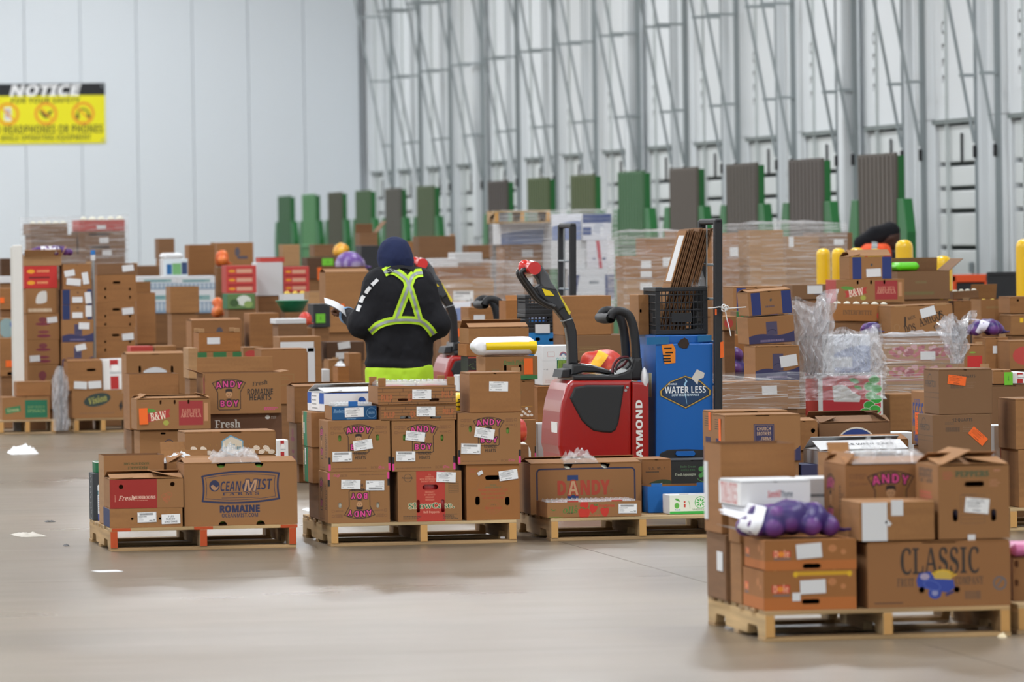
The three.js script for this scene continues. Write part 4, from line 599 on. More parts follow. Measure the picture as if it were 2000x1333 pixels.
carton('small navy blueberry tray with a raised tab and a white label', [4.366, 0.669, 32.42], [0.242, 0.074, 0.3], {art:'blueberry',side:'kraft',top:'open',tone:'kraft',stickers:[['ship',.12,.041,.102,.05,1]],fill:[['clamshells','berry',2,.012],['tabs','blue',[[.115,.05,.03]]]]});
carton('dark-edged kraft carton at the bottom, behind the upside-down romaine carton', [4.372, 0.123, 32.8], [0.314, 0.196, 0.4], {top:'flat',tone:'brown'});
carton('lower green-striped kraft carton behind the romaine cartons', [4.356, 0.32, 32.78], [0.347, 0.193, 0.4], {side:'greenstripe',top:'flat',tone:'mid',sideStickers:[['ship',.26,.14,.04,.09]]});
carton('upper green-striped kraft carton under the white and blue carton', [4.355, 0.514, 32.77], [0.353, 0.189, 0.4], {side:'greenstripe',top:'flat',tone:'mid',sideStickers:[['ship',.28,.1,.04,.06]]});
carton('white and blue fruit carton with a half-open lid beside the wood-print trays', [4.392, 0.705, 32.8], [0.331, 0.1, 0.36], {art:'bluelogo',side:'bluelogoSide',tone:'white',yaw:7,top:'open',fill:[['heads','citrus',3,-.02]],flaps:{f:[8,.14],b:[14,.16],l:[6,.1]}});
carton('plain kraft carton behind the bell pepper carton', [4.802, 0.123, 32.8], [0.377, 0.251, 0.35], {top:'flat',group:'plain cartons hidden in the second row'});
carton('plain kraft carton behind the rust-lettered vegetable carton', [5.154, 0.123, 32.8], [0.3, 0.276, 0.35], {top:'flat'});
carton('plain kraft carton behind the taped carton and romaine carton', [5.139, 0.4, 32.8], [0.328, 0.273, 0.35], {top:'flat'});
pallet('scuffed wood pallet holding the strawberry tray and the navy-framed carton', [5.411, 32.38], {w:1});
carton('low strawberry tray carton with red berry print and clear fruit boxes', [5.65, 0.123, 32.39], [0.512, 0.083, 0.36], {art:'strawberry',top:'open',stickers:[['bar',.437,.043,.101,.051,-1]],fill:[['clamshells','straw',3,.004],['tabs','red',[[.14,.06,.012],[.38,.06,.012]]]]});
carton('big kraft carton with a navy outline and brick red lettering behind the strawberry tray', [5.686, 0.123, 32.85], [0.612, 0.269, 0.38], {art:'dandy',top:'closed',lift:{f:5,b:9},notches:[[.208,.025,'t'],[.414,.025,'t']],fill:[['behindHoles','pale',[[.2,.26,.04],[.4,.26,.04]]],['plastic',.28,.2,.07,.2]]});
carton('small white carton with green vegetable print on the strawberry pallet', [6.198, 0.123, 32.5], [0.236, 0.105, 0.2], {art:'freshgreen',tone:'white',top:'flat',fill:[['tabs','white',[[.08,.05,.012]]]]});
carton('bright blue open tray behind the small white vegetable carton', [6.183, 0.123, 32.73], [0.356, 0.144, 0.3], {art:'bluetray',tone:'blue',top:'open',inner:'kraft',fill:[['tabs','blue',[[.05,.06,.02],[.3,.06,.02]]]]});
carton('kraft potato carton with a tilted dark green oval beside the blue tray', [6.123, 0.123, 33.1], [0.165, 0.271, 0.36], {art:'oval',top:'closed',tape:false,tone:'mid'});
carton('black carton under the black asparagus carton', [6.433, 0.123, 33.684], [0.244, 0.094, 0.3], {tone:'black',top:'flat',fill:[['heads','asparagus',6,.015]]});
carton('black asparagus carton with green dot print behind the blue tray', [6.434, 0.218, 33.684], [0.247, 0.145, 0.3], {art:'asparagus',tone:'black',top:'closed',tape:false});
carton('pale-sided kraft carton behind the navy-framed carton', [5.498, 0.123, 33.554], [0.086, 0.24, 0.3], {side:'pale',top:'flat',sideStickers:[['ship',.15,.14,.1,.06]]});
pallet('nearest pallet with pale boards under the classic fruit carton and pineapple trays', [4.876, 24.03], {w:1.006});
carton('lower tropical fruit tray carton with a gold stripe and white label', [5.066, 0.123, 24.05], [0.378, 0.159, 0.42], {art:'doleGold',side:'dole',tone:'orange',top:'open',holes:[[.191,.034,.074,.02]],stickers:[['paper',.2,.093,.104,.055,2],['paper',.132,.054,.033,.033,0]],fill:[['heads','citrus',3,-.01]]});
carton('upper tropical fruit tray carton under the purple onion bag', [5.07, 0.283, 24.05], [0.374, 0.122, 0.42], {art:'dole',side:'dole',tone:'orange',top:'flat',holes:[[.191,.016,.074,.02]],stickers:[['paper',.18,.077,.104,.059,4]]});
carton('long kraft fruit carton with large serif lettering and a blue truck print', [5.595, 0.123, 24.05], [0.587, 0.256, 0.44], {art:'classic',top:'closed',tone:'mid',tape:false,holes:[[.222,.069,.025,.025],[.366,.068,.025,.025]],fill:[['tabs','mid',[[.18,.09,.012],[.42,.06,.012]]]]});
carton('plain kraft carton with a tall white sheet label beside the purple onion bag', [5.426, 0.393, 24.05], [0.308, 0.156, 0.36], {top:'flat',stickers:[['paper',.061,.077,.103,.154,0],['paper',.154,.131,.049,.062,0],['paper',.117,.071,.016,.025,45]]});
carton('tall kraft pepper carton with dark green lettering and three hand holes', [5.745, 0.393, 24.06], [0.293, 0.293, 0.4], {art:'peppers',side:'pepperSide',top:'open',holes:[[.149,.22,.082,.021],[.069,.095,.022,.049],[.227,.093,.022,.049]],flaps:{f:[6,.2],b:[12,.2],l:[25,.15],r:[10,.15]},fill:[['behindHoles','berry',[[.09,.11,.03],[.25,.11,.03]]]],stickers:[['ship',.158,.133,.099,.06,-6],['paper',.134,.005,.031,.023,0]]});
carton('kraft romaine carton with large pink lettering and plastic bulging from its top', [5.506, 0.359, 24.5], [0.385, 0.322, 0.42], {art:'andy',side:'andySide',top:'open',tone:'mid',flaps:{f:[14,.1],l:[50,.06],b:[15,.12]},fill:[['plastic',.2,.34,.09,.36]]});
carton('plain kraft carton behind the stacked tropical fruit trays', [5.035, 0.123, 24.49], [0.323, 0.248, 0.22], {top:'flat'});
carton('plain kraft carton carrying the white tomato tray', [5.036, 0.372, 24.49], [0.335, 0.157, 0.22], {top:'flat',side:'kraft'});
carton('narrow kraft carton standing on its end at the pallet corner', [4.951, 0.123, 24.76], [0.178, 0.275, 0.4], {top:'flat',tone:'brown',sideStickers:[['paper',.1,.16,.12,.08]]});
carton('white tomato tray carton with red lettering on its end', [4.985, 0.53, 24.36], [0.293, 0.094, 0.36], {art:'tomato',side:'tomatoSide',tone:'white',top:'closed',tape:false,yaw:3});
carton('tall open plain kraft carton standing behind the white tomato tray', [5.006, 0.399, 24.77], [0.313, 0.368, 0.36], {top:'open',flaps:{},tone:'mid',sideStickers:[['paper',.3,.17,.08,.24]]});
carton('white and grey carton between the tomato tray and the pink-lettered carton', [5.299, 0.343, 24.95], [0.193, 0.27, 0.26], {art:'whiteGrey',tone:'white',top:'flat'});
carton('small open kraft carton with a yellow and black tag behind the pink-lettered carton', [5.444, 0.546, 25.218], [0.099, 0.161, 0.2], {top:'open',flaps:{f:[60,.05]},stickers:[['yellow',.02,.104,.034,.099,0]]});
pallet('pallet cut off by the picture edge next to the classic fruit carton', [5.93, 24.1], {w:1});
carton('low kraft carton with a pink bag on it at the picture edge', [6.197, 0.123, 24.3], [0.471, 0.172, 0.4], {art:'farmline',top:'open',holes:[[.014,.151,.017,.029],[.014,.073,.017,.029]]});
pallet('pallet carrying the dark blue hill-print lettuce cartons', [6.42, 32.4], {w:1});
carton('kraft lettuce carton with a navy hill print and a square navy crest', [6.581, 0.402, 32.42], [0.416, 0.245, 0.34], {art:'church',side:'churchSide',top:'closed',tape:false,sideStickers:[['orangeSticker',.12,.17,.06,.12]]});
carton('navy hill-print lettuce carton standing just behind the crested one', [6.608, 0.387, 32.86], [0.41, 0.268, 0.34], {art:'church',side:'churchSide',top:'closed',tape:false,sideStickers:[['orangeSticker',.12,.22,.06,.1]]});
carton('navy carton with upside-down pale lettering below the crested lettuce carton', [6.841, 0.154, 32.43], [0.096, 0.226, 0.3], {art:'premium',tone:'navy',top:'flat'});
carton('white carton with slanting lid flaps printed with dark handling words', [7.144, 0.229, 32.45], [0.495, 0.221, 0.42], {art:'handle',tone:'white',top:'open',flaps:{f:[12,.2],b:[20,.2],l:[10,.16]},fill:[['flapPrint',12,.2,'HANDLE WITH CARE']]});
pallet('pallet under the stacked milk quart cartons', [7.43, 32.4], {w:.48});
carton('lower brown quart carton with one open end flap and a tilted orange sticker', [7.68, 0.407, 32.42], [0.324, 0.227, 0.36], {art:'quarts',side:'persist',tone:'brown',top:'flat',stickers:[['orange',.25,.108,.105,.05,-42]]});
carton('upper brown quart carton with a large orange sticker over its print', [7.704, 0.635, 32.42], [0.298, 0.237, 0.36], {art:'quarts',side:'persist',tone:'brown',top:'closed',stickers:[['orange',.1,.185,.1,.05,-8]]});
carton('narrow egg carton with navy lettering on its end beside the quart cartons', [7.643, 0.45, 32.86], [0.118, 0.297, 0.36], {side:'eggs',tone:'kraft',top:'flat',sideStickers:[['orange',.2,.12,.1,.12]]});
pallet('light wood pallet under the two kraft cartons with round vents at the picture edge', [7.93, 32.38], {w:1});
carton('lower kraft carton with paired round vents at the picture edge', [8.177, 0.123, 32.42], [0.371, 0.313, 0.4], {top:'flat',holes:[[.058,.241,.039,.056],[.144,.239,.039,.056]],side:'kraft'});
carton('upper kraft carton with a dark oval hand hole at the picture edge', [8.158, 0.437, 32.42], [0.359, 0.266, 0.4], {top:'closed'});
carton('white carton with a red stripe between the quart cartons and the vented cartons', [8.032, 0.348, 32.9], [0.115, 0.205, 0.3], {art:'redwhite',tone:'white',top:'flat'});
carton('kraft carton with one round hole beside the blue star-logo carton', [6.994, 0.426, 33.3], [0.15, 0.156, 0.36], {top:'closed',holes:[[.125,.107,.025,.025]],lift:{f:4,b:3}});
carton('kraft carton with a blue star-spangled oval and torn open top flaps', [7.302, 0.417, 33.4], [0.407, 0.151, 0.4], {art:'starlogo',top:'open',tone:'brown',flaps:{f:[15,.12],b:[30,.12],l:[20,.1],r:[35,.1]}});
carton('kraft carton with folded-in flaps behind the white handling carton', [7.325, 0.417, 32.95], [0.359, 0.065, 0.34], {art:'farmline',top:'closed',lift:{f:8,b:2}});
carton('white carton just visible beside the egg carton', [7.639, 0.4, 33.7], [0.162, 0.098, 0.3], {tone:'white',top:'flat'});
carton('large kraft carton with faint olive print behind the quart cartons', [8.292, 0.508, 33.7], [0.278, 0.239, 0.36], {art:'faintlines',top:'closed',tone:'brown'});
carton('kraft carton with a bright green tag on top of the faintly printed carton', [8.221, 0.761, 33.7], [0.106, 0.071, 0.3], {top:'closed',stickers:[['green',.087,.03,.049,.072,0]]});
carton('white carton with an orange and red swirl at the picture edge', [8.331, 0.761, 33.72], [0.098, 0.063, 0.3], {art:'redwhite',tone:'white',top:'flat'});
carton('plain kraft carton behind the egg carton under the stretched film', [8.752, 0.348, 38.5], [0.208, 0.236, 0.36], {top:'flat'});
carton('white and red carton with green leaf print inside the torn film wrap', [8.348, 0.45, 38.3], [0.42, 0.274, 0.4], {art:'onionbox',side:'red',tone:'white',top:'flat',holes:[[.171,.016,.039,.02],[.328,.016,.039,.02]]});
carton('kraft carton tightly wrapped in clear film beside the truck', [7.666, 0.525, 37.8], [0.494, 0.177, 0.4], {top:'flat',stickers:[['paper',.301,.118,.096,.055,2]]});
carton('kraft carton with a navy square above the film-wrapped one', [7.784, 0.702, 37.85], [0.285, 0.211, 0.36], {art:'navyhill',top:'closed',tape:false,stickers:[['paper',.214,.123,.109,.071,8]]});
carton('kraft carton with a navy hill print and dark square crest high in the leaning stack', [7.783, 0.935, 38], [0.296, 0.17, 0.36], {art:'navyhill',top:'flat',roll:3});
carton('kraft carton with two navy end panels on top of the leaning stack', [7.778, 1.116, 38], [0.28, 0.144, 0.34], {art:'navybars',top:'closed',tape:false,lift:{f:4,b:6},roll:4});
carton('kraft carton with broad navy panels standing behind the leaning stack', [8.036, 1.008, 39.752], [0.3, 0.263, 0.36], {art:'navybars',top:'closed',tape:false});
carton('kraft carton with a red oval next to the truck backrest', [7.63, 1.01, 38.6], [0.087, 0.092, 0.3], {art:'ovalred',top:'flat'});
carton('kraft tray carton above the purple onions by the truck backrest', [7.821, 0.851, 39.236], [0.115, 0.117, 0.3], {top:'flat',tone:'orange'});
carton('brown carton with green lower print by the leaning stack', [7.902, 0.959, 39.544], [0.082, 0.161, 0.2], {art:'greenlid',top:'flat',tone:'brown'});
carton('lowest pink and kraft fruit tray inside the film wrap', [9.123, 0.45, 39.6], [0.474, 0.162, 0.4], {art:'pinkstrip',top:'flat',tone:'pale'});
carton('second pink and kraft fruit tray inside the film wrap', [9.122, 0.614, 39.6], [0.481, 0.134, 0.4], {art:'pinktray',top:'open',tone:'pale',fill:[['clamshells','straw',3,0]]});
carton('third pink and kraft fruit tray inside the film wrap', [9.117, 0.749, 39.6], [0.467, 0.134, 0.4], {art:'pinktray',top:'open',tone:'pale',stickers:[['paper',.273,.056,.101,.054,0]],fill:[['clamshells','straw',3,0]]});
carton('white carton smothered in crumpled film above the red onion carton', [8.429, 0.725, 38.6], [0.239, 0.241, 0.36], {tone:'white',art:'bluewhite',top:'flat',stickers:[['paper',.053,.068,.131,.066,0]]});
carton('kraft carton with black hand-lettered print and a slanted white label', [9.677, 0.904, 42], [0.444, 0.198, 0.4], {art:'dos',top:'closed',roll:1.5,lift:{f:0,b:0},stickers:[['paper',.265,.155,.108,.065,14]],fill:[['tabs','pale',[[.07,.08,.015],[.36,.08,.02]]]]});
carton('long low kraft tray with brown lettering and a red dot', [9.333, 0.996, 42.408], [0.406, 0.123, 0.4], {art:'fruitscript',top:'open',roll:-2,tone:'orange',fill:[['heads','pale',6,.01]]});
carton('kraft arugula carton with a red ribbon logo below the navy-striped carton', [9.528, 1.118, 43], [0.498, 0.169, 0.36], {art:'arugula',side:'red',top:'flat',holes:[[.158,.148,.015,.029],[.256,.148,.015,.029],[.353,.148,.015,.029]]});
carton('kraft carton with two navy stripes and a white label above the red ribbon carton', [9.556, 1.287, 43.1], [0.312, 0.16, 0.34], {art:'navybars',top:'open',stickers:[['paper',.176,.046,.107,.059,2]],flaps:{f:[12,.12,.02],b:[14,.12],l:[14,.08]}});
carton('open kraft carton with two faint olive lines of print below the green bag', [10.151, 1.125, 44], [0.392, 0.206, 0.4], {art:'greenrow',top:'open',tone:'brown',flaps:{r:[140,.14],b:[80,.1]}});
carton('low kraft tray carton with a navy corner and a white label behind the film', [9.44, 1.132, 44.6], [0.298, 0.11, 0.36], {art:'navyblot',top:'flat',tone:'brown',stickers:[['paper',.171,.072,.114,.061,0]]});
carton('plain kraft carton beside the hand-lettered one', [10.489, 0.911, 44.2], [0.135, 0.189, 0.36], {top:'closed',tone:'mid'});
carton('tilted brown tray carton on the plain kraft carton', [10.564, 1.118, 44.4], [0.194, 0.061, 0.34], {top:'open',tone:'brown',roll:3,fill:[['heads','pale',4,.01]]});
carton('kraft bag-topped carton with a red corner behind the purple onions', [11.043, 0.916, 45.5], [0.208, 0.183, 0.36], {art:'farmline',top:'open',fill:[['heads','citrus',3,0]],flaps:{b:[70,.12]}});
carton('kraft carton with a single round hole at the picture edge', [11.176, 0.997, 45], [0.269, 0.116, 0.36], {top:'closed',tone:'mid',holes:[[.064,.097,.019,.019]]});
carton('kraft carton with a yellow dot at the picture edge', [10.805, 0.858, 43.5], [0.252, 0.138, 0.36], {top:'closed',stickers:[['yellow',.081,.109,.026,.033,0]]});
carton('kraft carton with a white label below the purple onion bag', [10.032, 0.665, 41.268], [0.163, 0.212, 0.36], {top:'closed',tone:'mid',stickers:[['paper',.095,.137,.088,.053,0]]});
carton('kraft carton with a bright red tag and green leaf hole', [9.693, 0.684, 40.6], [0.185, 0.16, 0.36], {art:'redsticker',top:'closed',tone:'mid'});
carton('kraft carton with a large dark ring print at the picture edge', [10.152, 0.67, 40.9], [0.244, 0.189, 0.36], {art:'ovalred',top:'closed',tone:'mid'});
carton('kraft citrus carton with navy serif lettering below the arugula carton', [4.193, 0.001, 39.95], [0.456, 0.392, 0.38], {art:'sunk',top:'closed',tape:false,tone:'kraft',holes:[[.153,.379,.033,.013]]});
carton('kraft arugula carton with a red ribbon logo and an orange sticker', [4.187, 0.407, 39.92], [0.483, 0.197, 0.38], {art:'arugula',top:'open',flaps:{f:[5,.1],l:[28,.07],r:[28,.07],b:[6,.16]},stickers:[['orangeSticker',.043,.088,.057,.107,2]],holes:[[.157,.178,.013,.027],[.249,.178,.013,.027],[.34,.178,.013,.027]]});
carton('tall plain kraft carton rising behind the red ribbon arugula carton', [4.121, 0.389, 40.5], [0.33, 0.369, 0.4], {top:'open',tone:'mid'});
carton('dark brown printed lettuce carton with white serif lettering', [4.713, 0.212, 40.358], [0.476, 0.277, 0.38], {art:'leafbrown',tone:'brownprint',top:'flat'});
carton('wide romaine carton with pink shield logo and its back flap standing open', [4.684, 0.49, 40.308], [0.516, 0.268, 0.4], {art:'andyWide',top:'open',flaps:{b:[92,.1],l:[160,.08],r:[170,.06]},holes:[[.009,.238,.007,.047]]});
carton('small red and white carton with a green label behind the lettuce carton', [4.357, 0.344, 35.5], [0.066, 0.125, 0.16], {art:'redwhite',tone:'white',top:'flat'});
carton('low kraft carton at the foot of the stack behind the white and blue carton', [5.363, 0.001, 40.9], [0.471, 0.124, 0.4], {top:'flat',tone:'mid'});
carton('maroon-edged kraft carton in the middle of the stack behind the white and blue carton', [5.346, 0.126, 40.8], [0.484, 0.277, 0.42], {side:'maroonlogo',top:'flat',tone:'brown'});
carton('large kraft carton with loose flaps on the stack behind the white and blue carton', [5.342, 0.404, 40.8], [0.501, 0.239, 0.42], {top:'closed',lift:{f:3,b:6},tone:'mid'});
carton('kraft carton with a curved hand hole partly behind the red truck', [6.372, 0.465, 37.868], [0.234, 0.218, 0.36], {top:'closed',tone:'orange',holes:[[.124,.16,.064,.019]]});
carton('white carton with pale blue print and an orange tag behind the red truck', [6.291, 0.245, 37.5], [0.199, 0.225, 0.36], {art:'peel',tone:'white',top:'flat',stickers:[['orangeSticker',.106,.127,.044,.048,0]]});
carton('white carton with a window of green asparagus and a rainbow arch', [6.417, 0.696, 37.968], [0.225, 0.249, 0.3], {art:'rainbow',tone:'white',top:'flat',fill:[['spears',.1,.055,.065,.1]]});
carton('kraft carton with a black and pink corner mark behind the romaine stack', [6.065, 0.257, 37.2], [0.134, 0.251, 0.36], {art:'pinkstrip',top:'flat',tone:'mid'});
carton('kraft carton with pale egg print behind the plain taped carton', [6.077, 0.509, 37.3], [0.131, 0.229, 0.34], {art:'eggsprint',top:'closed',tone:'mid'});
carton('kraft carton with a green bottom band, an orange tag and a yellow bag on top', [6.002, 0.752, 37.3], [0.325, 0.142, 0.36], {art:'greenfresh',top:'flat',holes:[[.124,.07,.016,.044],[.217,.071,.016,.044]],stickers:[['orangeSticker',.268,.08,.054,.098,0]]});
carton('black and red berry carton beside the green-banded carton', [5.984, 0.765, 38.6], [0.105, 0.107, 0.3], {art:'blackberry',tone:'black',top:'flat'});
carton('kraft carton under the long kraft carton by the far truck', [6.119, 0.873, 38.6], [0.392, 0.078, 0.36], {top:'flat',tone:'orange'});
carton('long kraft carton with a wavy open flap by the far truck grab bar', [6.132, 0.952, 38.6], [0.389, 0.1, 0.38], {top:'open',flaps:{f:[5,.1,.015],b:[30,.1]}});
carton('narrow white carton beside the plain taped carton', [5.75, 0.678, 37.6], [0.064, 0.101, 0.2], {tone:'white',top:'flat'});
carton('bright blue carton with brown cut-outs under the black crates', [6.856, 0.801, 41.2], [0.208, 0.174, 0.36], {art:'bluecow',tone:'blue',top:'flat',holes:[[.061,.13,.035,.024],[.159,.124,.042,.024]]});
carton('wide kraft carton with faint olive print behind the red onion bag', [7.111, 0.79, 40.6], [0.443, 0.172, 0.42], {art:'faintlines',tone:'brown',top:'flat'});
carton('tall plain kraft carton behind the truck tiller arm', [7.053, 0.963, 40.6], [0.328, 0.264, 0.42], {top:'flat',tone:'mid'});
carton('small kraft carton with an open flap behind the black crates', [6.768, 1.002, 42], [0.086, 0.184, 0.3], {top:'open',tone:'orange',flaps:{f:[40,.06]}});
carton('kraft carton with an orange tag behind the far truck tiller', [6.777, 0.783, 44.5], [0.159, 0.225, 0.36], {top:'closed',stickers:[['orangeSticker',.069,.15,.026,.06,0]]});
carton('kraft carton with a white label behind the far truck grab bar', [7.372, 0.929, 47], [0.281, 0.159, 0.4], {top:'flat',tone:'mid',stickers:[['paper',.084,.072,.087,.052,0]]});
pallet('pallet under the spinach carton by the end wall', [4.01, 52.55], {w:.49,d:.56});
pallet('pallet under the dark oval logo carton', [4.66, 52.6], {w:.5,d:.56});
carton('kraft spinach carton with a green panel on a pallet', [4.248, 0.123, 52.6], [0.408, 0.185, 0.4], {art:'bwgreen',top:'closed',tape:false,cells:2});
carton('low plain kraft carton on top of the green panel carton', [4.324, 0.322, 52.7], [0.294, 0.114, 0.34], {top:'closed',cells:2,tone:'mid'});
carton('kraft carton with maroon arrow print below the two round-logo cartons', [4.453, 0.19, 53.3], [0.262, 0.387, 0.4], {art:'maroonlogo',top:'flat',cells:2});
carton('lower kraft carton with a maroon round logo', [4.462, 0.578, 53.3], [0.28, 0.217, 0.4], {art:'maroonlogo',top:'flat',cells:2,stickers:[['paper',.066,.054,.089,.053,3]]});
carton('upper kraft carton with a maroon round logo', [4.463, 0.795, 53.3], [0.285, 0.226, 0.4], {art:'maroonlogo',top:'flat',cells:2,stickers:[['paper',.223,.171,.089,.049,6]]});
carton('kraft carton with a white shield and pale lettering under the red citrus cartons', [4.449, 1.022, 53.3], [0.267, 0.217, 0.4], {art:'dorse',top:'flat',cells:2});
carton('red citrus carton with yellow fruit print topped by an open kraft flap', [4.452, 1.24, 53.3], [0.285, 0.195, 0.4], {art:'redcarrot',tone:'red',top:'flat',cells:2});
carton('open kraft carton with folded-out flaps below the purple bag', [4.47, 1.436, 53.3], [0.325, 0.079, 0.4], {top:'open',tone:'pale',flaps:{f:[130,.08],l:[120,.08],r:[120,.1]},cells:2});
carton('navy-topped kraft carton low in the stack beside the maroon logo cartons', [4.751, 0.56, 53.2], [0.271, 0.209, 0.4], {art:'navyhill',top:'flat',cells:2,stickers:[['paper',.165,.164,.089,.053,12]]});
carton('kraft carton with a navy hill band beside the maroon logo cartons', [4.757, 0.77, 53.2], [0.276, 0.194, 0.4], {art:'navyhill',top:'flat',cells:2,stickers:[['paper',.192,.14,.093,.058,-2]]});
carton('lower navy-ended kraft carton with two white labels', [4.755, 0.965, 53.2], [0.258, 0.128, 0.4], {art:'navyside',top:'flat',cells:2,stickers:[['paper',.129,.039,.089,.049,0],['paper',.227,.073,.053,.098,0]]});
carton('upper navy-ended kraft carton with two white labels', [4.757, 1.094, 53.2], [0.258, 0.132, 0.4], {art:'navyside',top:'flat',cells:2,stickers:[['paper',.129,.043,.089,.049,0],['paper',.222,.06,.053,.098,5]]});
carton('kraft carton plastered with three white labels', [4.759, 1.227, 53.2], [0.24, 0.212, 0.4], {top:'closed',cells:2,tone:'mid',stickers:[['paper',.054,.142,.089,.053,10],['paper',.088,.066,.124,.058,-6],['paper',.191,.096,.053,.102,8]]});
carton('kraft carton with slot handle and paired vents, lowest of its column', [5.172, 0.425, 54.2], [0.345, 0.226, 0.4], {top:'flat',cells:2,tone:'mid',holes:[[.173,.158,.068,.023],[.086,.101,.018,.027],[.304,.097,.018,.027],[.085,.029,.018,.027],[.303,.025,.018,.027]],stickers:[['paper',.286,.143,.1,.059,5]]});
carton('kraft carton with slot handle and paired vents, third from the top of its column', [5.18, 0.652, 54.2], [0.345, 0.225, 0.4], {top:'flat',cells:2,tone:'mid',holes:[[.173,.157,.068,.023],[.081,.1,.018,.027],[.299,.096,.018,.027],[.08,.028,.018,.027],[.298,.024,.018,.027]],stickers:[['paper',.282,.142,.1,.059,5]]});
carton('kraft carton with slot handle and paired vents, second from the top of its column', [5.188, 0.879, 54.2], [0.345, 0.225, 0.4], {top:'flat',cells:2,tone:'mid',holes:[[.173,.157,.068,.023],[.077,.1,.018,.027],[.295,.096,.018,.027],[.076,.028,.018,.027],[.294,.024,.018,.027]],stickers:[['paper',.277,.142,.1,.059,5]]});
carton('kraft carton with slot handle and paired vents, top of its column', [5.196, 1.105, 54.2], [0.345, 0.239, 0.4], {top:'flat',cells:2,tone:'mid',holes:[[.173,.171,.068,.023],[.072,.114,.018,.027],[.29,.11,.018,.027],[.071,.041,.018,.027],[.289,.038,.018,.027]],stickers:[]});
carton('low kraft lid carton with a white label on the vented carton column', [5.203, 1.345, 54.2], [0.354, 0.089, 0.4], {top:'closed',tone:'brown',cells:2,stickers:[['paper',.273,.056,.1,.054,6]]});
carton('kraft carton with a tilted dark oval logo on a pallet', [4.894, 0.123, 52.65], [0.489, 0.238, 0.4], {art:'vision',top:'flat',cells:2});
carton('kraft carton with a slot handle and two white labels beside the red-striped carton', [4.763, 0.362, 52.65], [0.299, 0.248, 0.4], {top:'closed',lift:{f:3,b:5},cells:2,tone:'mid',holes:[[.203,.176,.079,.022]],stickers:[['paper',.109,.046,.11,.062,-4],['paper',.232,.048,.11,.062,3]]});
carton('white carton with a broken red stripe on the dark oval logo carton', [5.027, 0.364, 52.67], [0.216, 0.263, 0.38], {art:'redwhite',tone:'white',top:'flat',cells:2,roll:1});
carton('kraft carton with a pale hexagon patch and two dark slots', [4.898, 0.438, 48], [0.459, 0.309, 0.4], {art:'hexwhite',top:'closed',lift:{f:4,b:3},cells:2,holes:[[.105,.195,.02,.056],[.359,.19,.02,.056]]});
carton('kraft carton with a maroon panel behind the pale hexagon carton', [5.041, 0.673, 50.5], [0.186, 0.097, 0.3], {tone:'red',top:'flat',cells:2});
carton('low plain kraft carton beside the maroon panel carton', [5.24, 0.669, 50.5], [0.178, 0.101, 0.3], {top:'flat',cells:2});
carton('tall narrow kraft carton beside the vented carton column', [5.534, 0.714, 55], [0.171, 0.46, 0.4], {top:'open',cells:2,tone:'mid',flaps:{b:[80,.1]}});
carton('wide kraft carton with a dark blot of print behind the green-edged tray', [5.607, 0.713, 50], [0.413, 0.264, 0.4], {art:'navyblot',top:'closed',lift:{f:3,b:2},cells:2,tone:'mid'});
carton('kraft tray with dark green edge marks above the open romaine carton', [5.109, 0.684, 45.4], [0.333, 0.122, 0.36], {art:'greenlid',top:'flat',cells:2});
carton('kraft tray carton with a white label above the open romaine carton', [5.113, 0.807, 45.4], [0.313, 0.143, 0.36], {top:'open',cells:2,tone:'orange',stickers:[['paper',.111,.083,.095,.049,0]],fill:[['posts','pale',.03]]});
carton('narrow kraft carton with pale edges behind the open romaine carton', [4.815, 0.632, 44.5], [0.067, 0.223, 0.36], {top:'flat',cells:2,tone:'pale'});
carton('kraft carton with a red dot behind the open romaine carton', [5.429, 0.736, 46], [0.144, 0.081, 0.34], {art:'ovalred',top:'closed',cells:2});
carton('large plain kraft carton with two faint bands beside the white-edged carton', [5.483, 0.433, 44.5], [0.335, 0.396, 0.42], {art:'faintlines',top:'closed',tape:false,cells:3,tone:'mid'});
carton('large kraft carton faced with a white paper border', [5.818, 0.384, 46.2], [0.316, 0.512, 0.42], {top:'flat',cells:2,stickers:[['paper',.132,.435,.256,.078,0],['paper',.239,.286,.054,.279,0]]});
carton('plain kraft carton under the green basin', [6.001, 0.748, 50], [0.241, 0.285, 0.4], {top:'flat',cells:2,tone:'mid'});
carton('kraft carton with a dark smudge below a white tray', [6.109, 0.844, 49], [0.236, 0.111, 0.36], {top:'flat',cells:2,tone:'brown'});
carton('thin white tray on the smudged kraft carton', [6.096, 0.956, 49], [0.248, 0.04, 0.36], {tone:'white',top:'flat',cells:2});
carton('small kraft carton behind the standing worker', [6.302, 0.512, 48], [0.073, 0.161, 0.3], {top:'closed',cells:2});
carton('open kraft carton with a white inner paper near the worker', [6.316, 0.482, 47.5], [0.089, 0.156, 0.3], {top:'open',cells:2,tone:'orange',fill:[['paper',.04,.06,.04]]});
carton('tall kraft carton right beside the worker', [6.504, 0.463, 48.2], [0.098, 0.263, 0.3], {top:'flat',cells:2,tone:'mid'});
carton('white carton between the white-bordered carton and the worker', [6.114, 0.493, 47], [0.056, 0.134, 0.24], {tone:'white',top:'flat',cells:2});
carton('dark brown tray stack with white labels behind the worker', [6.602, 0.641, 49.5], [0.31, 0.154, 0.36], {tone:'dark',top:'flat',cells:2,stickers:[['paper',.143,.125,.1,.054,8],['paper',.125,.042,.1,.054,0]]});
carton('black carton with a lime green print near the clipboard', [6.606, 0.893, 51], [0.142, 0.197, 0.36], {tone:'black',top:'flat',cells:2,stickers:[['green',.06,.077,.077,.077,0]]});
carton('big kraft carton with bulging top and an orange tag beyond the clipboard', [7.094, 0.815, 53], [0.386, 0.521, 0.42], {top:'closed',lift:{f:8,b:12},cells:3,tone:'kraft',stickers:[['orangeSticker',.125,.224,.08,.053,0]]});
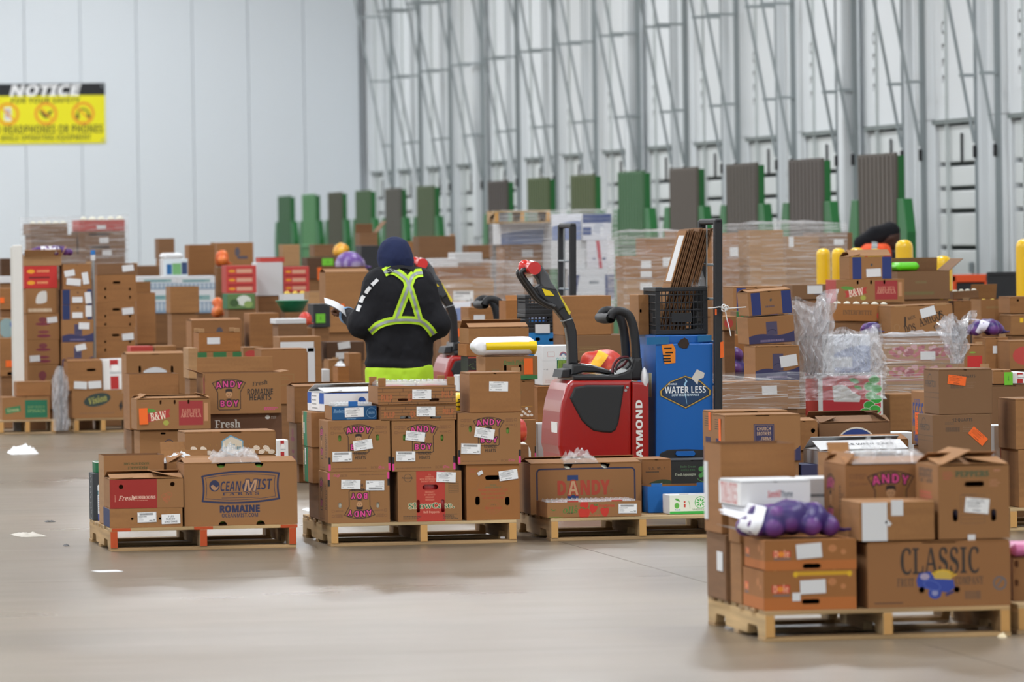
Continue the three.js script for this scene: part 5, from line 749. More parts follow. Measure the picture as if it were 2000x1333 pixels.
carton('low kraft carton with a pale lid beside the big bulging carton', [7.022, 1.053, 54.5], [0.148, 0.101, 0.36], {top:'closed',cells:2,tone:'pale'});
carton('kraft carton with an orange tag at the picture edge by the white strip', [4.29, 1.043, 55.016], [0.128, 0.192, 0.4], {top:'flat',cells:2,tone:'mid',stickers:[['orangeSticker',.018,.083,.041,.05,0]]});
carton('kraft carton with a pale striped fan print at the picture edge', [4.256, 0.797, 54.608], [0.132, 0.173, 0.4], {art:'tealfan',top:'flat',cells:2});
carton('kraft carton with an orange tag and a dark hole below the fan print carton', [4.223, 0.465, 54.2], [0.135, 0.334, 0.4], {top:'flat',cells:2,holes:[[.088,.02,.054,.027]],stickers:[['orangeSticker',.089,.108,.081,.059,0]]});
carton('low white tray at the picture edge', [4.369, 1.275, 56], [0.131, 0.061, 0.36], {tone:'white',top:'flat',cells:2});
carton('dark brown carton behind the white strip', [4.693, 1.314, 60], [0.14, 0.175, 0.4], {tone:'dark',top:'flat',cells:2});
carton('kraft slotted cartons layer under the film of the tallest load', [5.572, 1.266, 62], [0.928, 0.248, 0.8], {top:'flat',cells:2,tone:'brown'});
carton('kraft carton under the film, front of the tallest load', [5.318, 1.515, 62], [0.456, 0.199, 0.8], {top:'flat',cells:2,tone:'brown',holes:[[.109,.144,.052,.021]]});
carton('kraft carton with dark slots and white labels under the film of the tallest load', [5.801, 1.515, 62], [0.477, 0.229, 0.8], {top:'flat',cells:2,tone:'brown',holes:[[.209,.198,.207,.021],[.217,.068,.207,.021]],stickers:[['paper',.26,.135,.093,.057,2],['paper',.289,.01,.093,.052,0]]});
carton('red fruit tray on top of the tallest load', [5.806, 1.745, 62], [0.462, 0.113, 0.8], {tone:'red',top:'open',cells:2,stickers:[['paper',.223,.04,.093,.041,0]],fill:[['heads','pale',5,.03]]});
carton('kraft tray on top of the tallest load beside the red tray', [5.264, 1.716, 62], [0.383, 0.114, 0.8], {top:'open',cells:2,tone:'brown',fill:[['heads','pale',5,.02]]});
carton('white bottled water pack with blue print, lower left of its pallet load', [6.202, 0.923, 60.5], [0.381, 0.233, 0.5], {art:'waterbottle',tone:'white',top:'flat',cells:2});
carton('white bottled water pack with blue print behind the upright kraft flap', [6.583, 0.917, 60.5], [0.382, 0.233, 0.5], {art:'waterbottle',tone:'white',top:'flat',cells:2});
carton('white bottled water pack in the upper layer beside the vented carton column', [6.204, 1.157, 60.5], [0.381, 0.131, 0.5], {art:'waterbottle',tone:'white',top:'flat',cells:2});
carton('white bottled water pack in the upper layer below the blue and green pack', [6.586, 1.151, 60.5], [0.382, 0.131, 0.5], {art:'waterbottle',tone:'white',top:'flat',cells:2});
carton('open kraft carton standing in front of the bottled water', [5.992, 0.973, 56], [0.264, 0.244, 0.4], {top:'open',cells:2,tone:'kraft'});
carton('blue and green labelled drink pack on the bottled water', [6.442, 1.283, 61], [0.241, 0.173, 0.4], {art:'greenlabel',tone:'white',top:'flat',cells:2});
carton('small kraft carton standing high behind the drink pack', [6.874, 1.442, 66], [0.172, 0.221, 0.4], {top:'flat',cells:2,tone:'brown'});
carton('low kraft carton behind the bottled water', [6.498, 1.268, 64], [0.29, 0.112, 0.4], {top:'flat',cells:2,tone:'brown'});
carton('tall kraft carton beside the orange bag', [6.925, 1.276, 63], [0.27, 0.306, 0.4], {top:'closed',cells:2,tone:'mid'});
carton('wide kraft carton with a navy patch above the red and yellow cartons', [7.617, 1.353, 66], [0.395, 0.254, 0.5], {art:'navyblot',top:'flat',cells:2,tone:'mid'});
carton('red citrus carton with three rows of yellow fruit beside the white tall carton', [6.749, 1.129, 58], [0.288, 0.263, 0.4], {art:'redgold',tone:'red',top:'flat',cells:2});
carton('green lettuce crate below the red and yellow carton', [6.627, 0.99, 57], [0.259, 0.143, 0.4], {art:'lettucecrate',tone:'green',top:'flat',cells:2});
carton('white tall carton with faint print between the red citrus cartons', [7.083, 1.096, 58.5], [0.252, 0.319, 0.4], {tone:'white',top:'flat',cells:2});
carton('dark red shallow tray on the white tall carton', [7.12, 1.416, 58.6], [0.238, 0.047, 0.36], {tone:'red',top:'open',cells:2});
carton('red citrus carton with yellow fruit near the clipboard', [7.338, 1.126, 58.5], [0.247, 0.246, 0.4], {art:'redgold',tone:'red',top:'flat',cells:2});
carton('white tray with mixed print below the second red citrus carton', [7.14, 1.02, 57], [0.217, 0.105, 0.4], {tone:'white',top:'open',cells:2,fill:[['heads','citrus',3,.02]]});
carton('pale kraft carton with yellow edge below the first green levellers', [8.229, 1.343, 66], [0.184, 0.233, 0.4], {top:'flat',cells:2,tone:'pale'});
carton('kraft carton beside the orange and yellow bags', [8.848, 1.432, 68], [0.225, 0.137, 0.45], {top:'flat',cells:2,tone:'brown'});
carton('dark green and brown carton under the kraft carton near the worker', [8.292, 1.213, 64], [0.298, 0.226, 0.45], {top:'flat',cells:2,tone:'dark',stickers:[['green',.218,.176,.118,.075,0],['orangeSticker',.151,.054,.086,.129,0]]});
carton('open brown carton with a leaning flap beside the worker hood', [9.076, 1.552, 66], [0.196, 0.139, 0.4], {top:'open',cells:2,tone:'brown',flaps:{r:[130,.16],b:[80,.1]}});
carton('dark carton behind the worker shoulder', [8.817, 1.232, 64], [0.196, 0.323, 0.45], {tone:'black',top:'flat',cells:2});
carton('large kraft carton just past the worker hood', [9.526, 1.409, 64], [0.392, 0.226, 0.45], {top:'closed',cells:2,tone:'brown'});
carton('kraft carton edge beside the worker hood', [9.576, 1.406, 66], [0.112, 0.183, 0.45], {top:'flat',cells:2,tone:'mid'});
carton('brown carton with a red tag beside the yellow post', [10.299, 1.395, 66], [0.265, 0.145, 0.45], {top:'flat',cells:2,tone:'brown'});
carton('low white carton between the worker and the yellow post', [9.549, 1.375, 62], [0.286, 0.094, 0.45], {tone:'white',top:'flat',cells:2});
carton('low white and pink carton beside the worker shoulder', [9.01, 1.336, 60], [0.256, 0.086, 0.45], {tone:'white',top:'flat',cells:2});
carton('kraft carton in film beside the worker shoulder', [8.882, 1.231, 58], [0.445, 0.112, 0.5], {top:'flat',cells:2,tone:'orange'});
carton('film-covered kraft carton with a grey label behind the worker', [8.613, 1.032, 56], [0.492, 0.208, 0.5], {top:'flat',cells:2,tone:'pale',stickers:[['bar',.204,.048,.189,.113,0]]});
carton('kraft carton with a white and blue base behind the far truck', [8.199, 0.874, 54], [0.267, 0.182, 0.45], {art:'bluewhite',top:'flat',cells:2});
carton('kraft carton with a white label, bottom of the wrapped middle load', [9.59, 0.945, 58.608], [0.436, 0.322, 0.5], {top:'flat',cells:2,tone:'kraft',stickers:[['paper',.227,.247,.109,.069,0]]});
carton('kraft carton with a white label inside the wrapped middle load', [9.595, 1.268, 58.608], [0.436, 0.281, 0.5], {top:'flat',cells:2,tone:'kraft',stickers:[['paper',.226,.197,.109,.069,0]]});
carton('white and blue carton high in the wrapped middle load', [9.584, 1.55, 58.608], [0.476, 0.202, 0.5], {art:'bluewhite',tone:'white',top:'flat',cells:2});
pallet('spare pallet lying on top of the film-wrapped load in the middle', [9.223, 58.2], {w:.543,d:.5,y:1.754});
carton('white carton with dark blue corners in the wrapped middle load', [10.12, 0.942, 58], [0.448, 0.368, 0.5], {art:'navytrap',tone:'white',top:'flat',cells:2});
carton('white carton with a slanted red stripe in the wrapped middle load', [10.215, 1.311, 58], [0.269, 0.267, 0.5], {art:'redline',tone:'white',top:'flat',cells:2});
carton('navy and white carton topping the wrapped middle load', [10.184, 1.579, 58], [0.279, 0.255, 0.5], {art:'navycap',tone:'white',top:'flat',cells:2});
carton('white carton beside the red-striped one in the wrapped middle load', [9.921, 1.311, 58.1], [0.344, 0.272, 0.5], {tone:'white',top:'flat',cells:2});
carton('white and pale blue carton beside the navy-topped carton', [9.91, 1.584, 58.1], [0.294, 0.255, 0.5], {art:'bluewhite',tone:'white',top:'flat',cells:2});
carton('kraft carton with two white labels low in the wrapped load behind the crate', [9.631, 0.917, 52], [0.493, 0.33, 0.5], {top:'flat',cells:2,tone:'pale',stickers:[['paper',.167,.266,.106,.062,0]]});
carton('kraft carton with white labels in the wrapped load behind the crate', [9.628, 1.248, 52], [0.506, 0.197, 0.5], {top:'flat',cells:2,tone:'kraft',stickers:[['paper',.179,.124,.088,.062,0],['paper',.178,.04,.097,.053,0],['paper',.372,.143,.097,.079,0]]});
carton('kraft carton on top of the wrapped load behind the crate', [9.758, 1.446, 52.2], [0.328, 0.152, 0.5], {top:'flat',cells:2,tone:'kraft'});
carton('large plain kraft carton beyond the truck backrest', [10.719, 1.014, 54], [0.266, 0.39, 0.5], {top:'flat',cells:2,tone:'mid'});
carton('kraft carton with a white patch above the plain one beyond the backrest', [10.731, 1.405, 54], [0.252, 0.228, 0.5], {top:'flat',cells:2,tone:'mid',stickers:[['paper',.135,.058,.11,.083,0]]});
carton('kraft carton stack behind the flattened cardboard', [10.663, 1.144, 55.5], [0.393, 0.518, 0.5], {top:'flat',cells:2,tone:'mid'});
carton('kraft carton in clear film beyond the leaning stack', [10.623, 0.988, 52], [0.311, 0.354, 0.5], {top:'flat',cells:2,tone:'pale'});
carton('pale film-wrapped carton above it beyond the leaning stack', [10.612, 1.343, 52], [0.297, 0.309, 0.5], {top:'flat',cells:2,tone:'pale',stickers:[['paper',.366,.204,.044,.088,0]]});
carton('kraft cartons wrapped in hazy film beside the yellow posts', [11.139, 1.151, 53], [0.299, 0.442, 0.5], {top:'flat',cells:2,tone:'pale'});
carton('brown carton with a white label behind the yellow posts', [12.063, 1.309, 56], [0.365, 0.31, 0.5], {top:'flat',cells:2,tone:'brown',stickers:[['paper',.235,.223,.095,.057,0]]});
// what carries the stacks lower down, hidden behind nearer cartons: beyond the three hundred that show, so one object
{
  const supports = [], made = [], tint = [];
supports.push([5.506,.122,24.512,.369,.236,.4]);
supports.push([5.299,.122,24.962,.177,.22,.24]);
supports.push([5.444,.122,25.23,.083,.423,.18]);
supports.push([6.581,.122,32.432,.4,.279,.32]);
supports.push([6.608,.122,32.872,.394,.264,.32]);
supports.push([6.841,.122,32.442,.08,.031,.28]);
supports.push([7.144,.122,32.462,.479,.106,.4]);
supports.push([7.68,.122,32.432,.308,.284,.34]);
supports.push([7.643,.122,32.872,.102,.327,.34]);
supports.push([8.032,.122,32.912,.099,.225,.28]);
supports.push([6.994,.122,33.312,.134,.303,.34]);
supports.push([7.302,.122,33.412,.391,.294,.38]);
supports.push([7.325,.122,32.962,.343,.294,.32]);
supports.push([7.639,0,33.712,.146,.399,.28]);
supports.push([8.292,0,33.712,.262,.507,.34]);
supports.push([8.752,0,38.512,.192,.347,.34]);
supports.push([8.348,0,38.312,.404,.449,.38]);
supports.push([7.666,0,37.812,.478,.524,.38]);
supports.push([8.036,0,39.764,.284,1.007,.34]);
supports.push([7.63,0,38.612,.071,1.009,.28]);
supports.push([7.821,0,39.248,.099,.85,.28]);
supports.push([7.902,0,39.556,.066,.958,.18]);
supports.push([9.123,0,39.612,.458,.449,.38]);
supports.push([9.677,0,42.012,.428,.903,.38]);
supports.push([9.333,0,42.42,.39,.995,.38]);
supports.push([9.528,0,43.012,.482,1.117,.34]);
supports.push([10.151,0,44.012,.376,1.124,.38]);
supports.push([9.44,0,44.612,.282,1.131,.34]);
supports.push([10.489,0,44.212,.119,.91,.34]);
supports.push([11.043,0,45.512,.192,.915,.34]);
supports.push([11.176,0,45.012,.253,.996,.34]);
supports.push([10.805,0,43.512,.236,.857,.34]);
supports.push([10.032,0,41.28,.147,.664,.34]);
supports.push([9.693,0,40.612,.169,.683,.34]);
supports.push([10.152,0,40.912,.228,.669,.34]);
supports.push([4.121,0,40.512,.314,.388,.38]);
supports.push([4.713,0,40.37,.46,.211,.36]);
supports.push([4.357,0,35.512,.05,.343,.14]);
supports.push([6.372,0,37.88,.218,.464,.34]);
supports.push([6.291,0,37.512,.183,.244,.34]);
supports.push([6.065,0,37.212,.118,.256,.34]);
supports.push([5.984,0,38.612,.089,.764,.28]);
supports.push([5.75,0,37.612,.048,.677,.18]);
supports.push([6.856,0,41.212,.192,.8,.34]);
supports.push([7.111,0,40.612,.427,.789,.4]);
supports.push([6.768,0,42.012,.07,1.001,.28]);
supports.push([6.777,0,44.512,.143,.782,.34]);
supports.push([7.372,0,47.012,.265,.928,.38]);
supports.push([4.453,0,53.312,.246,.189,.38]);
supports.push([4.751,0,53.212,.255,.559,.38]);
supports.push([5.172,0,54.212,.329,.424,.38]);
supports.push([4.898,0,48.012,.443,.437,.38]);
supports.push([5.041,0,50.512,.17,.672,.28]);
supports.push([5.24,0,50.512,.162,.668,.28]);
supports.push([5.534,0,55.012,.155,.713,.38]);
supports.push([5.607,0,50.012,.397,.712,.38]);
supports.push([5.109,0,45.412,.317,.683,.34]);
supports.push([4.815,0,44.512,.051,.631,.34]);
supports.push([5.429,0,46.012,.128,.735,.32]);
supports.push([5.483,0,44.512,.319,.432,.4]);
supports.push([5.818,0,46.212,.3,.383,.4]);
supports.push([6.001,0,50.012,.225,.747,.38]);
supports.push([6.109,0,49.012,.22,.843,.34]);
supports.push([6.302,0,48.012,.057,.511,.28]);
supports.push([6.316,0,47.512,.073,.481,.28]);
supports.push([6.504,0,48.212,.082,.462,.28]);
supports.push([6.114,0,47.012,.04,.492,.22]);
supports.push([6.602,0,49.512,.294,.64,.34]);
supports.push([6.606,0,51.012,.126,.892,.34]);
supports.push([7.094,0,53.012,.37,.814,.4]);
supports.push([7.022,0,54.512,.132,1.052,.34]);
supports.push([4.29,0,55.028,.112,1.042,.38]);
supports.push([4.256,0,54.62,.116,.796,.38]);
supports.push([4.223,0,54.212,.119,.464,.38]);
supports.push([4.369,0,56.012,.115,1.274,.34]);
supports.push([4.693,0,60.012,.124,1.313,.38]);
supports.push([5.572,0,62.012,.912,1.265,.78]);
supports.push([6.202,0,60.512,.365,.922,.48]);
supports.push([6.583,0,60.512,.366,.916,.48]);
supports.push([5.992,0,56.012,.248,.972,.38]);
supports.push([6.874,0,66.012,.156,1.441,.38]);
supports.push([6.498,0,64.012,.274,1.267,.38]);
supports.push([6.925,0,63.012,.254,1.275,.38]);
supports.push([7.617,0,66.012,.379,1.352,.48]);
supports.push([6.749,0,58.012,.272,1.128,.38]);
supports.push([6.627,0,57.012,.243,.989,.38]);
supports.push([7.083,0,58.512,.236,1.095,.38]);
supports.push([7.338,0,58.512,.231,1.125,.38]);
supports.push([7.14,0,57.012,.201,1.019,.38]);
supports.push([8.229,0,66.012,.168,1.342,.38]);
supports.push([8.848,0,68.012,.209,1.431,.43]);
supports.push([8.292,0,64.012,.282,1.212,.43]);
supports.push([9.076,0,66.012,.18,1.551,.38]);
supports.push([8.817,0,64.012,.18,1.231,.43]);
supports.push([9.526,0,64.012,.376,1.408,.43]);
supports.push([9.576,0,66.012,.096,1.405,.43]);
supports.push([10.299,0,66.012,.249,1.394,.43]);
supports.push([9.549,0,62.012,.27,1.374,.43]);
supports.push([9.01,0,60.012,.24,1.335,.43]);
supports.push([8.882,0,58.012,.429,1.23,.48]);
supports.push([8.613,0,56.012,.476,1.031,.48]);
supports.push([8.199,0,54.012,.251,.873,.43]);
supports.push([9.59,0,58.62,.42,.944,.48]);
supports.push([10.12,0,58.012,.432,.941,.48]);
supports.push([9.631,0,52.012,.477,.916,.48]);
supports.push([10.719,0,54.012,.25,1.013,.48]);
supports.push([10.663,0,55.512,.377,1.143,.48]);
supports.push([10.623,0,52.012,.295,.987,.48]);
supports.push([11.139,0,53.012,.283,1.15,.48]);
supports.push([12.063,0,56.012,.349,1.308,.48]);
supports.push([7.741,0,38.92,.179,.686,.3]);
supports.push([9.096,0,40.912,.141,.922,.28]);
supports.push([8.085,0,60.012,.325,1.299,.38]);
supports.push([5.397,.122,33.25,.086,.371,.14]);
supports.push([6.724,0,38.012,.337,.723,.32]);
supports.push([7.083,0,62.412,.142,1.359,.28]);
supports.push([6.481,0,57.512,.11,.9,.28]);
supports.push([8.933,0,67.012,.194,1.43,.38]);
supports.push([6.279,0,49.412,.084,.917,.28]);
supports.push([5.435,.122,33.418,.084,.224,.12]);
supports.push([6.484,1.156,61.612,.201,.286,.38]);
  for (const [x, y, v, w, h, d] of supports) {
    const n = Math.max(1, Math.round(h / 0.3));
    for (let i = 0; i < n; i++) { const k = between(0.985, 1), e = h / n; made.push(softBox(w * k, e - 0.005, d * k, 0.004, x, y + e * (i + 0.5), -(v + d / 2), 1)); tint.push(between(0.78, 1.05)); }
  }
  const g = merge(made), n = g.attributes.position.count, col = new Float32Array(n * 3); let at = 0;
  made.forEach((m, i) => { const c = m.index ? m.index.count : m.attributes.position.count; for (let q = 0; q < c * 3; q++) col[at * 3 + q] = tint[i] * (q % 3 === 2 ? 0.97 : 1); at += c; });
  g.setAttribute('color', new THREE.BufferAttribute(col, 3));
  const m = kraft(0x966a43); m.vertexColors = true;
  const o = shade(new THREE.Mesh(g, m)); o.name = 'lower_cartons'; o.userData = { kind: 'stuff', label: 'plain kraft cartons low in the stacks, mostly hidden behind nearer cartons', category: 'boxes' }; scene.add(o);
}

// ---------------------------------------------------------------- rider pallet truck with its battery and load backrest
const truckRed = phys(0xa00a05, 0.3, { clearcoat: 0.6, clearcoatRoughness: 0.15 }), rubber = std(0x1d1e21, 0.55), gloss = phys(0x1a1b1e, 0.32, { clearcoat: 0.3 }), batteryBlue = std(0x0060b2, 0.42);
function printed(w, h, px, draw, rough = 0.5, alpha = true) {
  const [cv, c] = canvas(px, Math.round(px * h / w)); c.scale(px / 1000, px / 1000); draw(c, 1000, 1000 * h / w);
  const m = std(0xffffff, rough, { map: canvasTexture(cv), transparent: alpha }), g = box(w, h, 0.002), uv = g.attributes.uv, p = g.attributes.position;
  for (let i = 0; i < uv.count; i++) uv.setXY(i, p.getX(i) / w + 0.5, p.getY(i) / h + 0.5);
  return [g, m];
}
function palletTruck(label, [x, z]) {
  const t = thing('pallet_truck', label, 'pallet truck', [x, 0, z]);
  const D = 0.62, slab = (pts, depth, bevel, z0) => extrude(poly(pts), depth, bevel, 3).translate(0, 0, z0 - depth);
  part('chassis', slab([[-0.24, 0.05], [0.75, 0.05], [0.75, 0.3], [-0.24, 0.3]], D - 0.06, 0.01, -0.03), rubber, t);
  const body = part('body_shell', slab([[-0.181, 0.79], [0.173, 0.786], [0.161, 0.044], [-0.253, 0.053], [-0.257, 0.363], [-0.268, 0.41], [-0.264, 0.5], [-0.253, 0.607], [-0.24, 0.672], [-0.221, 0.731], [-0.203, 0.772]], D, 0.022, 0), truckRed, t, 'red painted body shell');
  part('side_panel', slab([[-0.167, 0.751], [-0.094, 0.763], [0.127, 0.757], [0.117, 0.692], [0.09, 0.54], [0.074, 0.499], [0.047, 0.482], [-0.008, 0.486], [-0.059, 0.496], [-0.095, 0.523], [-0.127, 0.556], [-0.163, 0.623], [-0.196, 0.689]], 0.03, 0.012, 0.012), std(0x232527, 0.6), body, 'black moulded side panel');
  part('end_cover', slab([[0.175, 0.774], [0.274, 0.769], [0.264, 0.042], [0.164, 0.044]], D - 0.01, 0.012, 0), truckRed, t, 'red cover with a white vertical name');
  { const [g, m] = printed(0.052, 0.4, 128, (c, W, H) => { c.translate(W / 2, H * 0.985); c.rotate(-Math.PI / 2); txt(c, 'RAYMOND', 0, 0, 1000, '#eceae6', { align: 'left', w: H * 0.97, stroke: '#eceae6', sw: 40 }); }); part('lettering', g, m, t).position.set(...[[0.213, 0.478]][0], 0.003); }
  part('skirt', slab([[-0.245, 0.339], [0.166, 0.33], [0.165, 0.312], [-0.246, 0.321]], D + 0.01, 0.006, 0.005), std(0x8e1a16, 0.5), t);
  for (const [px, py] of [[0.135, 0.727], [0.145, 0.745]]) part('bolt', new THREE.CylinderGeometry(0.008, 0.008, 0.006, 12).rotateX(Math.PI / 2), M.steel, t).position.set(px, py, 0.004);
  part('reflector_strip', slab([[-0.266, 0.547], [-0.254, 0.547], [-0.25, 0.404], [-0.263, 0.404]], 0.2, 0.001, -0.05), std(0xe6e4e0, 0.5), t);
  // top cover, grab bar and cable
  part('top_cover', slab([[-0.172, 0.822], [-0.169, 0.789], [0.179, 0.783], [0.18, 0.849], [0.137, 0.834], [0.088, 0.82], [0.04, 0.818], [-0.036, 0.823], [-0.111, 0.824]], D - 0.06, 0.012, -0.02), gloss, t);
  part('tiller_cover', slab([[-0.166, 0.822], [-0.156, 0.881], [-0.104, 0.886], [-0.035, 0.876], [0.04, 0.854], [0.091, 0.829], [0.094, 0.82], [0.055, 0.824], [-0.02, 0.831], [-0.096, 0.833], [-0.142, 0.819]], 0.34, 0.012, -0.12), gloss, t);
  part('step_pad', slab([[-0.223, 0.805], [-0.21, 0.85], [-0.165, 0.855], [-0.166, 0.804]], 0.3, 0.006, -0.14), rubber, t);
  part('grab_bar', tube([[0.224, 0.8], [0.223, 0.913], [0.216, 1.033], [0.202, 1.116], [0.178, 1.165], [0.142, 1.186], [0.106, 1.187], [0.082, 1.172], [0.072, 1.148]].map(([a, b]) => [a, b, -0.12]), 0.026, 14), rubber, t);
  part('grab_bar', tube([[0.224, 0.8], [0.223, 0.913], [0.216, 1.033], [0.202, 1.116], [0.178, 1.165], [0.142, 1.186], [0.106, 1.187], [0.082, 1.172], [0.072, 1.148]].map(([a, b]) => [a, b, -0.46]), 0.026, 14), rubber, t);
  part('grab_bar_grip', tube([[0.072, 1.148]].flatMap(([a, b]) => [[a, b, -0.1], [a - 0.012, b - 0.004, -0.28], [a, b, -0.48]]), 0.03, 12), rubber, t);
  part('grab_bar_foot', slab([[0.085, 0.785], [0.18, 0.849], [0.202, 0.914], [0.25, 0.913], [0.257, 0.782]], 0.46, 0.02, -0.08), rubber, t);
  part('cable', tube([[0.07, 0.83], [0.077, 0.868], [0.099, 0.901], [0.132, 0.918], [0.169, 0.917], [0.15, 0.879], [0.113, 0.853], [0.083, 0.835]].map(([a, b], i) => [a, b, -0.06 - 0.01 * i]), 0.008, 8), std(0x5a1a22, 0.5), t);
  part('cable', tube([[0.082, 0.832], [0.095, 0.874], [0.126, 0.9], [0.162, 0.908], [0.18, 0.878], [0.155, 0.849]].map(([a, b], i) => [a, b, -0.04 - 0.01 * i]), 0.007, 8), rubber, t);
  // tiller: arm, neck, control head with loop handle, red knob
  const zc = -0.28, arm = slab([[-0.159, 0.879], [-0.101, 0.878], [-0.103, 0.949], [-0.107, 1.074], [-0.122, 1.128], [-0.139, 1.167], [-0.175, 1.215], [-0.207, 1.248], [-0.256, 1.228], [-0.224, 1.183], [-0.191, 1.141], [-0.171, 1.093], [-0.16, 1.015], [-0.158, 0.95]], 0.09, 0.012, zc + 0.045);
  const tiller = part('tiller_arm', arm, gloss, t);
  part('collar', slab([[-0.191, 1.135], [-0.133, 1.152], [-0.13, 1.146], [-0.188, 1.129]], 0.096, 0.002, zc + 0.048), M.steel, tiller);
  part('control_head', slab([[-0.391, 1.483], [-0.358, 1.492], [-0.331, 1.48], [-0.31, 1.458], [-0.274, 1.413], [-0.26, 1.371], [-0.224, 1.32], [-0.201, 1.266], [-0.175, 1.218], [-0.214, 1.192], [-0.25, 1.222], [-0.292, 1.25], [-0.328, 1.286], [-0.351, 1.334], [-0.321, 1.351], [-0.332, 1.381], [-0.368, 1.424]], 0.13, 0.016, zc + 0.065), std(0x33363a, 0.5), tiller);
  part('head_facing', slab([[-0.337, 1.465], [-0.307, 1.449], [-0.277, 1.407], [-0.266, 1.371], [-0.227, 1.32], [-0.246, 1.318], [-0.303, 1.33], [-0.32, 1.354], [-0.326, 1.39]], 0.14, 0.008, zc + 0.07), std(0x55585c, 0.45), tiller);
  for (const s of [-1, 1]) part('handle_loop', tube([[-0.364, 1.447], [-0.392, 1.439], [-0.425, 1.433], [-0.431, 1.416], [-0.405, 1.368], [-0.369, 1.317], [-0.34, 1.277], [-0.298, 1.244], [-0.238, 1.216]].map(([a, b]) => [a, b, zc + s * 0.06]), 0.016, 12), gloss, tiller);
  part('throttle_knob', new THREE.CylinderGeometry(0.038, 0.044, 0.1, 24).rotateX(Math.PI / 2).translate(0, 0, zc + 0.09), phys(0xd0221c, 0.3, { clearcoat: 0.5 }), tiller, 'red throttle knob').position.set(...[[-0.367, 1.447]][0], 0);
  part('emergency_button', new THREE.SphereGeometry(0.042, 20, 14), phys(0xd0221c, 0.3, { clearcoat: 0.5 }), tiller, 'red emergency button').position.set(...[[-0.397, 1.454]][0], zc - 0.02);
  part('warning_label', slab([[-0.315, 1.328], [-0.267, 1.312], [-0.24, 1.282], [-0.297, 1.286]], 0.002, 0, zc + 0.073), std(0xf0d512, 0.5), tiller, 'yellow warning label');
  part('warning_label', slab([[-0.225, 1.305], [-0.216, 1.308], [-0.142, 1.185], [-0.151, 1.167]], 0.1, 0, zc + 0.05), std(0xe3cf3a, 0.5), tiller, 'yellow warning strip');
  // battery case
  const battery = part('battery_case', slab([[0.333, 0.994], [0.674, 0.991], [0.663, 0.29], [0.322, 0.297]], 0.6, 0.008, -0.08), batteryBlue, t, 'blue battery case');
  part('battery_lid', slab([[0.334, 1.042], [0.659, 1.039], [0.659, 0.991], [0.333, 0.994]], 0.56, 0.006, -0.1), batteryBlue, battery);
  part('lid_tape', slab([[0.276, 1.031], [0.41, 1.034], [0.409, 0.992], [0.275, 0.989]], 0.004, 0, -0.068), std(0x14689c, 0.3), battery);
  part('lid_tape', slab([[0.58, 1.037], [0.663, 1.039], [0.662, 1.003], [0.58, 1.001]], 0.004, 0, -0.068), std(0x14689c, 0.3), battery);
  part('torn_hole', slab([[0.461, 0.991], [0.479, 1.015], [0.504, 1.027], [0.522, 1.014], [0.531, 0.99], [0.518, 0.966], [0.494, 0.964], [0.47, 0.973]], 0.006, 0.001, -0.074), std(0x3a2d26, 0.9), battery);
  { const [g, m] = printed(0.315, 0.2, 640, (c, W, H) => {
    const hex = (k, col) => path(c, [[500, H / 2 - H * 0.47 * k], [500 + 300 * k, H / 2 - H * 0.3 * k], [500 + 490 * k, H / 2 - H * 0.02 * k], [500 + 480 * k, H / 2 + H * 0.12 * k], [500, H / 2 + H * 0.5 * k], [500 - 480 * k, H / 2 + H * 0.12 * k], [500 - 490 * k, H / 2 - H * 0.02 * k], [500 - 300 * k, H / 2 - H * 0.3 * k]], col);
    hex(1, '#6a5a2e'); hex(0.97, '#c9a44a'); hex(0.92, '#152a44'); hex(0.86, '#123a63'); path(c, [[490, H * 0.1], [540, H * 0.2], [500, H * 0.3], [555, H * 0.45], [505, H * 0.55], [530, H * 0.9], [478, H * 0.55], [520, H * 0.44], [470, H * 0.3], [505, H * 0.2]], '#9fd0ee'); 
    txt(c, 'CHARGE', 260, H * 0.28, 46, '#dfe8ee', { w: 170 }); txt(c, 'WATER LESS', 500, H * 0.45, 170, '#eef3f6', { w: 780, stroke: '#102a48', sw: 14 }); txt(c, 'LOW MAINTENANCE', 500, H * 0.6, 62, '#cfe0ea', { w: 520, skew: 0.15 });
  }); part('badge', g, m, battery, 'six-sided badge with white lettering and a lightning bolt').position.set(...[[0.504, 0.712]][0], -0.077); }
  { const m = part('hazard_sticker', extrude(poly([[0.366, 0.987], [0.433, 0.992], [0.448, 0.962], [0.447, 0.881], [0.383, 0.873]]), 0.002), std(0xee8a1c, 0.6), battery, 'orange sticker'); m.position.z = -0.078; const l = []; for (const [a, b] of [[0.403, 0.966], [0.411, 0.941], [0.396, 0.924], [0.396, 0.906], [0.398, 0.891]]) l.push(box(a > 0.381 ? 0.045 : 0.012, 0.008, 0.001, a, b, 0.0025)); part('sticker_print', merge(l), M.dark, m); }
  part('torn_paper', extrude(poly([[0.54, 0.787], [0.574, 0.84], [0.62, 0.818], [0.613, 0.791], [0.582, 0.78], [0.576, 0.75], [0.555, 0.774]]), 0.002), std(0xd9d5cc, 0.8), battery).position.z = -0.0765;
  part('base_band', slab([[0.335, 0.315], [0.351, 0.354], [0.397, 0.374], [0.503, 0.374], [0.61, 0.369], [0.649, 0.359], [0.661, 0.308]], 0.02, 0.004, -0.074), rubber, battery);
  part('base_handle', slab([[0.442, 0.364], [0.546, 0.364], [0.557, 0.346], [0.545, 0.332], [0.448, 0.334], [0.436, 0.346]], 0.012, 0.004, -0.058), batteryBlue, battery);
